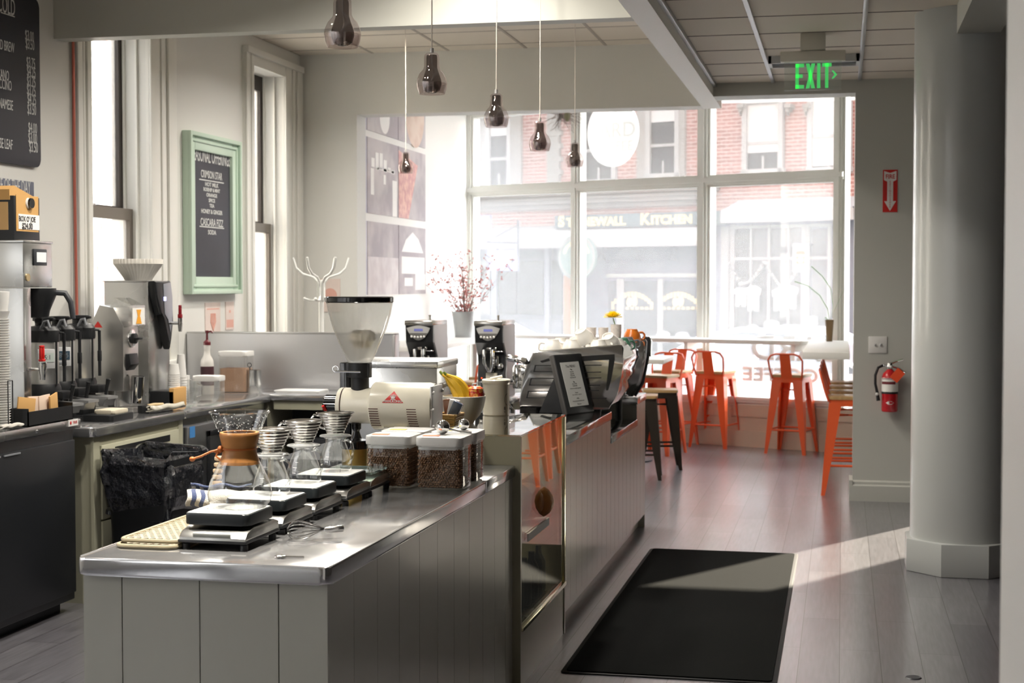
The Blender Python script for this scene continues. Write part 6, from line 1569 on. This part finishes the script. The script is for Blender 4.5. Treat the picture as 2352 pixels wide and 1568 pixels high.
part('window_bracket', q, STONE, br2)
# sign board
sg = ft('shop_sign', 'long blue grey shop sign board with raised gold capital letters', 'sign')
q = MB(); ua, ub, zl, zt = fr(q, 1274, 489, 1668, 520, -.46, -.38, .01); ua2 = ua
part('board', q, pbr('sign_green_grey', rgb(94, 108, 112), .5), sg)
q = MB(); zc = (zl+zt)/2; hh = zt-zl
x = fp(1283, 500, -.46)[0]
q.text('S', hh*1.10, faceY(x, -.465, zc), .01, 1.05, 'LEFT', .012)
q.text('TONEWALL', hh*.86, faceY(x+.21, -.465, zc-.02), .01, 1.12, 'LEFT', .012)
xk = fp(1471, 500, -.46)[0]
q.text('K', hh*1.12, faceY(xk, -.465, zc), .01, 1.05, 'LEFT', .012); q.text('ITCHEN', hh*.86, faceY(xk+.25, -.465, zc-.02), .01, 1.12, 'LEFT', .012)
part('lettering', q, GOLD, sg)
def awning(label, x0, y0, x1, y1, yb, nfar, nm):
    t = ft('awning', label, 'awning', 'white shop awnings')
    ua, za = fp(x0, y1, -nfar); ub, _ = fp(x1, y1, -nfar); zt = fp((x0+x1)/2, y0, -.12)[1]; zb = fp((x0+x1)/2, y1, -nfar)[1]; zv = fp((x0+x1)/2, yb, -nfar)[1]
    q = MB().prism([(-.12, zt), (-nfar, zb), (-nfar+.03, zb-.03), (-.12, zt-.06)], ua, ub, 'yz'); part('canvas', q, OUTW, t)
    part('valance', MB().box(ua, -nfar, zv, ub, -nfar+.02, zb), OUTW, t)
    part('frame', MB().tube([(ua, -nfar, zb), (ua, -.1, zb)], .02, 6).tube([(ub, -nfar, zb), (ub, -.1, zb)], .02, 6), MIDGREY, t)
awning('wide white awning under the gold lettered sign board', 1086, 516, 1604, 545, 568, .9, '')
awning('white awning of the second brick building', 1655, 456, 1960, 480, 508, .9, '')
# shop front of the lettered shop
sfp = ft('shopfront', 'blue grey shop front under the wide awning, gold arcs on its glass', 'shop front')
q = MB(); fr(q, 1330, 560, 1630, 838, -.10, -.02); part('panelling', q, SHOPGREY, sfp)
for a, b_ in ((1397, 1510), (1522, 1597)):
    q = MB(); fr(q, a, 645, b_, 805, -.125, -.10); pnl = part('display_glass', q, DARKGL, sfp)
    cxp = (a+b_)/2+6; q = MB()
    for k in range(13):
        th = rad(-44+88*k/12); u, z = fp(cxp+64*math.sin(th), 757-82*math.cos(th)+0); q.box(u-.032, -.135, z-.05, u+.032, -.125, z+.05)
    u, z = fp(cxp-2, 690); q.ball((u-.05, -.13, z-.03), .10, .7, .1, 1, 10, 8).ball((u+.07, -.13, z-.01), .11, .7, .1, 1, 10, 8)
    for k in range(9): u, z = fp(cxp-44+11*k, 707); q.box(u-.035, -.135, z-.03, u+.035, -.125, z+.025)
    part('gold_lettering', q, GOLD, pnl)
q = MB(); fr(q, 1392, 628, 1606, 637, -.2, -.1); fr(q, 1510, 640, 1522, 810, -.16, -.1); fr(q, 1416, 640, 1432, 810, -.16, -.12); part('glazing_trim', q, OUTW, sfp)
for k, x in enumerate((1402, 1482, 1562)): 
    q = MB(); u, z = fp(x, 585); q.tube([(u, -.12, z+.1), (u, -.3, z+.16), (u+.03, -.38, z-.0)], .018, 6).lathe([(.02, .06), (.05, .02), (.10, -.06)], 14, (u+.03, -.40, z-.06)); part('lamp_bracket', q, MIDGREY, sfp)
# left part: doors and posts
dsf = ft('shopfront', 'grey recessed doorway with tall panes beside the round green sign', 'shop front')
q = MB(); fr(q, 1092, 566, 1330, 838, -.08, -.02); part('back_wall', q, MIDGREY, dsf)
for a, b_, mt in ((1190, 1248, DARKGL), (1262, 1292, DARKGL), (1100, 1126, pbr('pane_pale', rgb(140, 140, 138), .3)), (1142, 1186, DARKGL)):
    q = MB(); fr(q, a, 598, b_, 722, -.11, -.08); part('tall_pane', q, mt, dsf)
q = MB()
for a, b_ in ((1128, 1140), (1250, 1261), (1293, 1299), (1318, 1332)): fr(q, a, 560, b_, 838, -.18, -.08)
part('pilaster', q, pbr('pale_blue_grey', rgb(142, 146, 156), .6), dsf)
q = MB(); fr(q, 1192, 735, 1290, 838, -.13, -.08); part('kick_panel', q, SHOPGREY, dsf)
solo('orange_post', (lambda q: (fr(q, 1294, 632, 1313, 838, -.75, -.6), q)[1])(MB().mx(MF)), pbr('post_orange', rgb(170, 120, 80), .6), 'tan orange post under the round green sign', 'post')
rs = ft('round_sign', 'round green shop sign with gold lettering hanging under the awning', 'sign')
u, z = fp(1326, 590, -1.0); ru = abs(fp(1370, 590, -1.0)[0]-u)
q = MB().at(u, -1.0, z, PI/2, 0, 0).lathe([(0, -.03), (ru, -.03), (ru, .03), (0, .03)], 40); part('disc', q, pbr('sign_pale_green', rgb(118, 142, 134), .5), rs)
q = MB().at(u, -1.031, z, PI/2, 0, 0).lathe([(ru*.86, 0), (ru*.95, 0), (ru*.95, .004), (ru*.86, .004)], 40); part('rim_band', q, STONE, rs)
q = MB()
for k in range(14): a = rad(20+140*k/13); q.box(u+ru*.66*math.cos(a)-.03, -1.036, z+ru*.66*math.sin(a)-.03, u+ru*.66*math.cos(a)+.03, -1.03, z+ru*.66*math.sin(a)+.03)
q.ball((u, -1.03, z-.05), ru*.3, 1, .05, .8, 14, 8); part('lettering', q, GOLD, rs)
part('hanger', MB().tube([(u, -1.0, z+ru), (u, -1.0, z+ru+.35)], .02, 6), MIDGREY, rs)
hs = ft('hanging_sign', 'pale lilac sign hanging from a thin wall bracket', 'sign')
q = MB(); ua, ub, zl, zt = fr(q, 1118, 573, 1188, 622, -1.2, -1.14); part('board', q, LILAC, hs)
q = MB(); w_ = ub-ua; q.box(ua+w_*.16, -1.21, zl+(zt-zl)*.4, ub-w_*.16, -1.2, zt-(zt-zl)*.22); q.ball(((ua+ub)/2, -1.2, zl+(zt-zl)*.5), w_*.2, 1, .05, .9, 14, 8); part('emblem', q, OUTW, hs)
u1, z1 = fp(1190, 505, -1.17); u0, z0 = fp(1117, 556, -1.17); _, z2 = fp(1190, 558, -1.17)
q = MB().tube([(u1, -1.17, z1), (u1, -1.17, z2-.3)], .03, 6).tube([(u0, -1.17, z0), (u1, -1.17, z2)], .018, 6).tube([(u0, -1.17, z0), (u1, -1.17, z1-.1)], .012, 6); part('bracket', q, MIDGREY, hs)
wp = ft('wall_plaque', 'lilac plaque with a white emblem above the awning end', 'sign')
q = MB(); ua, ub, zl, zt = fr(q, 1094, 494, 1126, 532, -.99, -.93); part('board', q, LILAC, wp)
q = MB().ball(((ua+ub)/2, -.99, (zl+zt)/2), (ub-ua)*.3, 1, .06, 1.1, 14, 8); part('emblem', q, OUTW, wp)
# second shop: gridded display with white garments on a garland
s2p = ft('shopfront', 'pale gridded display window with white garments on a ball garland', 'shop front')
q = MB(); fr(q, 1640, 500, 1960, 838, -.06, 0); part('panelling', q, pbr('pale_blue_grey', rgb(142, 146, 156), .6), s2p)
q = MB(); fr(q, 1686, 522, 1840, 790, -.08, -.06); fr(q, 1864, 525, 1900, 790, -.08, -.06); part('display_glass', q, pbr('display_grey', rgb(106, 104, 102), .2, noise=.3, nscale=2), s2p)
q = MB()
for x0, x1 in ((1676, 1686), (1722, 1726), (1762, 1768), (1808, 1812), (1840, 1858), (1900, 1906)): fr(q, x0, 515, x1, 800, -.13, -.06)
for y0, y1 in ((516, 523), (590, 596), (786, 800)): fr(q, 1678, y0, 1908, y1, -.12, -.06)
fr(q, 1655, 520, 1672, 800, -.2, -.06)
part('glazing_bars', q, OUTW, s2p)
gl_ = ft('garland', 'white ball garland strung across the display window', 'garland')
q = MB()
def gar(x0, y0, x1, y1, sag, n):
    for k in range(n):
        f = k/(n-1); u, z = fp(x0+(x1-x0)*f, y0+(y1-y0)*f+sag*4*f*(1-f)); q.ball((u, -.22, z), .036, 1, 1, 1, 8, 6)
gar(1688, 605, 1712, 650, 2, 5); gar(1712, 652, 1766, 602, 14, 11); gar(1770, 605, 1804, 658, 4, 8); gar(1806, 660, 1838, 628, 4, 6)
part('balls', q, OUTW, gl_)
for k, (x, y, h, lb) in enumerate(((1714, 660, 44, 'white romper hanging at the near side of the garland'), (1742, 656, 58, 'longer white sleepsuit hanging beside the first romper'), (1802, 662, 52, 'white gown hanging under the garland past the window bar'), (1826, 656, 52, 'white sleepsuit hanging beside the banner'))):
    u, zt = fp(x, y); _, zb = fp(x, y+h); hh = zt-zb
    t = thing('hanging_garment', lb, 'garment', tuple(FO+SU*u+SN*(-.22)+Vector((0, 0, zb))), -SA, 'white garments on the garland')
    q = MB().prism([(-.07, hh), (.07, hh), (.17, hh*.88), (.15, hh*.62), (.10, hh*.7), (.12, hh*.3), (.12, 0), (.02, 0), (0, hh*.28), (-.02, 0), (-.12, 0), (-.12, hh*.3), (-.10, hh*.7), (-.15, hh*.62), (-.17, hh*.88)], -.02, .02, 'xz', b=.01)
    part('fabric', q, BLIND, t); part('hanger', MB().tube([(0, 0, hh), (0, 0, hh+.05)], .008, 5), STONE, t)
for k, (x, y, w_, h, lb) in enumerate(((1745, 755, 26, 22, 'white lidded box in the display window'), (1788, 748, 34, 26, 'white rounded chest in the display window'), (1880, 735, 24, 40, 'white table lamp in the side window'), (1540, 800, 30, 26, 'white boxes stacked in the lettered shop window'), (1460, 806, 24, 20, 'white jar group in the lettered shop window'), (1584, 802, 30, 22, 'white tin stack in the lettered shop window'))):
    u, zc = fp(x, y-28 if k > 2 else y); s_ = FD and abs(fp(x+w_, y)[0]-u)*.5
    t = thing('display_ware', lb, 'shop display', tuple(FO+SU*u+SN*(-.3)+Vector((0, 0, zc-s_*.8))), -SA)
    part('ware', MB().lathe([(0, 0), (s_*.9, 0), (s_, .05), (s_*.95, s_*1.2), (s_*.6, s_*1.5), (0, s_*1.55)], 18), BLIND, t)
bn = ft('street_banner', 'white banner with an orange emblem projecting from the second shop', 'banner')
q = MB(); ua, ub, zl, zt = fr(q, 1821, 560, 1857, 624, -.62, -.6); part('cloth', q, BLIND, bn)
q = MB(); w_ = ub-ua; c = (ua+ub)/2
hb = zt-zl; q.prism([(c-w_*.30, zl+hb*.28), (c+w_*.30, zl+hb*.28), (c+w_*.24, zl+hb*.42), (c+w_*.30, zl+hb*.56), (c-w_*.30, zl+hb*.56), (c-w_*.24, zl+hb*.42)], -.635, -.62, 'xz').prism([(c-w_*.32, zl+hb*.61), (c+w_*.32, zl+hb*.61), (c+w_*.24, zl+hb*.75), (c-w_*.24, zl+hb*.75)], -.635, -.62, 'xz'); part('emblem', q, pbr('banner_orange', rgb(250, 120, 84), .6), bn)
part('emblem_eye', MB().ball((c, -.635, zl+hb*.42), .05, 1, .1, .9, 10, 8), BLIND, bn)
part('arm', MB().tube([(c, -.61, zt), (c, -.02, zt)], .02, 6), MIDGREY, bn)
# oval sign hung outside the storefront
ov = thing('oval_sign', 'white oval sign hanging outside the storefront from a hook', 'sign', tuple(st(0, .9)), -SA)
pA = ppl(1408, 305, SO+SN*.9, SN); c_ = (pA-SO).dot(SU); zc = pA.z; w_ = abs((ppl(1466, 305, SO+SN*.9, SN)-SO).dot(SU)-c_); h_ = zc-ppl(1408, 383, SO+SN*.9, SN).z
n = 40; part('board', MB().prism([(c_+w_*math.cos(2*PI*i/n), zc+h_*math.sin(2*PI*i/n)) for i in range(n)], -.02, .02, 'xz', b=.006), pbr('oval_white', rgb(244, 244, 242), .6), ov)
q = MB().text('BARD', .24, faceY(c_, -.021, zc+.02), .001, 1).text('COFFEE', .16, faceY(c_, -.021, zc-.16), .001, 1).tube([(c_-.12, -.022, zc+h_*.75), (c_, -.022, zc+h_*.5), (c_+.12, -.022, zc+h_*.75)], .008, 5); part('lettering', q, pbr('oval_letters', rgb(214, 214, 213), .7), ov)
part('chain', MB().tube([(c_, 0, zc+h_), (c_, 0, 3.95)], .012, 6).box(c_-.4, -.03, 3.95, c_+.4, .03, 4.0), MIDGREY, ov)
# dry twig bundle hung in the window head
tw_ = thing('twig_bundle', 'dry twig bundle hanging in the storefront beside the pendants', 'twigs', tuple(ppl(1290, 262, SO-SN*.25, SN)))
q = MB(); rr = random.Random(8)
for k in range(70):
    p = Vector((rr.uniform(-.05, .05), 0, rr.uniform(-.05, .05))); pts = [p.copy()]
    d = Vector((rr.uniform(-1, 1), rr.uniform(-.5, .5), rr.uniform(-1, .4))).normalized()
    for i in range(4): p = p+d*.055; d = (d+Vector((rr.uniform(-.5, .5), rr.uniform(-.4, .4), rr.uniform(-.4, .4)))).normalized(); pts.append(p.copy())
    q.tube(pts, [.003, .0025, .002, .0015, .001], 4)
part('twigs', q, pbr('twig_grey', rgb(132, 120, 114), .9), tw_, kind='stuff'); part('cord', MB().tube([(0, 0, 0), (0, 0, .45)], .004, 5), STONE, tw_); part('gourd', MB().ball((.06, 0, -.02), .045, .8, .8, 1.4, 12, 8), pbr('gourd', rgb(120, 116, 90), .7), tw_)
# ground
q = MB().mx(Matrix.Translation(SO) @ Matrix.Rotation(-SA, 4, 'Z')).box(-30, .12, STZ-.2, 30, FD+4.2, STZ); struct('street', q, pbr('asphalt', rgb(110, 108, 106), .9, noise=.15, nscale=3), 'pale asphalt street outside')
q = MB().mx(Matrix.Translation(SO) @ Matrix.Rotation(-SA, 4, 'Z')).box(-30, .12, STZ, 30, 2.3, STZ+.16).box(-30, FD-2.4, STZ, 30, FD+.2, STZ+.14); struct('pavement', q, pbr('concrete', rgb(160, 158, 154), .9), 'pale concrete pavements on both sides of the street')
# parked cars
def make_car():
    t = thing('parked_car', '', 'car')
    paint = pbr('car_silver', rgb(214, 216, 220), .2, .2, coat=.6)
    L2, W2 = 2.25, .88
    def sect(x):  # half width, sill z, belt z
        f = abs(x)/L2; return W2*(1-.10*f**3), .24, .92-.10*max(0, f-.5)
    top = [(-2.25, .45), (-2.24, .62), (-2.1, .80), (-1.45, .90), (-1.35, .92), (-.75, 1.30), (-.2, 1.42), (.5, 1.40), (1.15, 1.12), (1.55, .98), (2.05, .94), (2.22, .80), (2.25, .45)]
    bot = [(2.2, .26), (1.75, .22), (-1.75, .22), (-2.2, .26)]
    lower = [(-2.25, .45), (-2.24, .62), (-2.1, .80), (-1.45, .90), (1.55, .95), (2.05, .92), (2.22, .80), (2.25, .45)]+bot
    q = MB().prism(lower, -W2, W2, 'xz', b=.09, seg=4); part('body', q, paint, t)
    q = MB(); cab = [(-1.42, .90), (-.75, 1.31), (-.2, 1.42), (.5, 1.40), (1.5, .94)]
    R = []
    for s_ in (-1, 1): R.append([q._v((x, s_*(W2-.04-(z-.9)*.42), z)) for x, z in cab])
    for i in range(len(cab)-1): q._f([R[0][i], R[0][i+1], R[1][i+1], R[1][i]])
    q._f(R[0]); q._f(R[1]); part('cabin', q, pbr('car_glass', rgb(120, 126, 134), .08, coat=.5), t)
    q = MB()
    for s_ in (-1, 1):
        q.tube([(x, s_*(W2-.035-(z-.9)*.42), z+.005) for x, z in cab], .035, 6); q.tube([(.05, s_*(W2-.05), .92), (.1, s_*(W2-.22), 1.40)], .04, 6)
    q.prism([(-.72, 1.31), (-.2, 1.425), (.5, 1.405), (.62, 1.36)], -.58, .58, 'xz', b=.02); part('roof', q, paint, t)
    for x in (-1.4, 1.38):
        for s_ in (-1, 1):
            q = MB().at(x, s_*(W2-.10), .31, PI/2, 0, 0).lathe([(0, -.1), (.22, -.1), (.30, -.09), (.315, -.04), (.315, .04), (.30, .09), (.22, .1), (0, .1)], 28); w = part('wheel', q, BLACK, t)
            q = MB().at(x, s_*(W2+.0), .31, PI/2, 0, 0).lathe([(0, -.02), (.19, -.02), (.2, .0), (.19, .02), (0, .02)], 20); part('hub_cap', q, STEEL, w)
    for s_ in (-1, 1):
        part('tail_light', MB().box(2.12, s_*.5, .72, 2.27, s_*.86, .86, .02), pbr('tail_red', rgb(232, 60, 66), .2, coat=.5), t); part('headlight', MB().box(-2.26, s_*.5, .60, -2.05, s_*.84, .74, .03), pbr('headlamp', rgb(236, 238, 240), .1, coat=.6), t)
        part('door_mirror', MB().box(-.85, s_*(W2-.02), .92, -.68, s_*(W2+.16), 1.04, .03), paint, t)
    part('bumper', MB().box(2.18, -.8, .32, 2.3, .8, .52, .03), paint, t)
    return t
car = make_car(); p = st(-1.2, 3.55, STZ); car.location = p; car.rotation_euler = (0, 0, -SA); car['label'] = 'pale silver parked car outside, its tail towards the red lights'; car['group'] = 'silver parked cars'
c2 = dup(car, 'pale silver parked car outside with its red tail light behind the window stools', st(3.15, 3.55, STZ), -SA+PI)
dup(car, 'pale silver parked car at the far end, seen past the red branches', st(-6.2, 3.55, STZ), -SA)
# neighbour wall outside the tall side windows
m, nt, out = new_mat('white_brick'); b = nt.nodes.new('ShaderNodeBsdfPrincipled'); b.inputs['Roughness'].default_value = .8
tcn = nt.nodes.new('ShaderNodeTexCoord'); mp = nt.nodes.new('ShaderNodeMapping'); mp.inputs['Rotation'].default_value = (PI/2, 0, PI/2)
brk = nt.nodes.new('ShaderNodeTexBrick'); brk.inputs['Scale'].default_value = 1; brk.inputs['Brick Width'].default_value = .22; brk.inputs['Row Height'].default_value = .08; brk.inputs['Mortar Size'].default_value = .006
brk.inputs['Color1'].default_value = rgb(230, 228, 224); brk.inputs['Color2'].default_value = rgb(222, 218, 214); brk.inputs['Mortar'].default_value = rgb(204, 200, 196)
nt.links.new(tcn.outputs['Object'], mp.inputs[0]); nt.links.new(mp.outputs[0], brk.inputs[0]); nt.links.new(brk.outputs['Color'], b.inputs['Base Color']); nt.links.new(b.outputs[0], out.inputs[0])
nb = thing('neighbour_building', 'white painted brick building outside the tall side windows', 'building')
part('brick_wall', MB().box(-9.5, -6, -.4, -8.0, 24, 4.6), m, nb)
q = MB(); zz_ = 0
while zz_ < 4.4: q.box(-8.0, 15.4+.1*(int(zz_/.16) % 2), zz_, -7.985, 15.75, zz_+.07); zz_ += .16
part('red_brick_toothing', q, pbr('red_brick', rgb(190, 96, 80), .8), nb)
q = MB().box(-8.0, -6, -.5, -4.76, 17, -.4); struct('ground_alley', q, pbr('concrete', rgb(160, 158, 154), .9), 'pale concrete alley outside the side windows')

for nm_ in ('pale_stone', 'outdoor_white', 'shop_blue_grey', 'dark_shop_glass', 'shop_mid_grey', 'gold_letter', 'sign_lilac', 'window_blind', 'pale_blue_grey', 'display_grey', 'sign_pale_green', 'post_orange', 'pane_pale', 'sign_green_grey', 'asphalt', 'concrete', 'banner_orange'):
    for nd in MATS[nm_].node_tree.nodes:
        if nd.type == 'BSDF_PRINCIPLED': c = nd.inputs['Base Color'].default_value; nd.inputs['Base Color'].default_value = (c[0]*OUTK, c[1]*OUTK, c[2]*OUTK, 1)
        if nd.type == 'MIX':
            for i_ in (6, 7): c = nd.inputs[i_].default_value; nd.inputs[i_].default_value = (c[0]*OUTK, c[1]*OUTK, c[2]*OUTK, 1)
# ================================================================ unseen upper storeys blocking sky, ceiling lamps added for fill
q = MB()
fl_, fr2 = st(-2.35, .1), st(1.6, .1)
q.prism([(fl_.x, 6.0), (2.9, 6.0), (2.9, 11.95), (.6, fr2.y-.1), (fl_.x, fl_.y)], 3.85, 13.0, 'xy')  # unseen mass, added and shaped to keep sky light off the facades opposite
struct('blocker_upper', q, BRICK, 'unseen upper storeys added above the cafe to block sky light')
LAMP = pbr('fill_lamp_glow', rgb(255, 226, 180), .5, emit=(1, .80, .55, 1), estr=LAMPE)
k = 0
for x, y, z in [(-2.85, 6.6, CEIL), (-1.9, 6.6, CEIL), (-2.85, 4.4, CEIL), (-1.9, 7.5, CEIL), (-2.0, 10.3, CEIL), (-3.1, 10.6, CEIL), (-2.5, 9.2, CEIL)]:  # unseen lamps added to brighten the bar and the back bay
    if k == 0:
        l0 = thing('fill_downlight', 'round warm ceiling downlight, unseen, added to brighten the barista side', 'ceiling light', (x, y, z), group='added ceiling downlights')
        part('trim_ring', MB().lathe([(.085, -.012), (.10, -.010), (.104, .0), (.08, .0)], 32), WHITE, l0); part('glowing_disc', MB().lathe([(0, -.004), (.084, -.004)], 32), LAMP, l0)
    else: dup(l0, 'round warm ceiling downlight, unseen, added to brighten the barista side', (x, y, z))
    ld = D.lights.new('downlight', 'AREA'); ld.shape = 'DISK'; ld.size = .17; ld.energy = LAMPW; ld.color = (1, .95, .87); ld.spread = rad(150)
    lo = D.objects.new('downlight', ld); COL.objects.link(lo); lo.location = (x, y, z-.016); k += 1
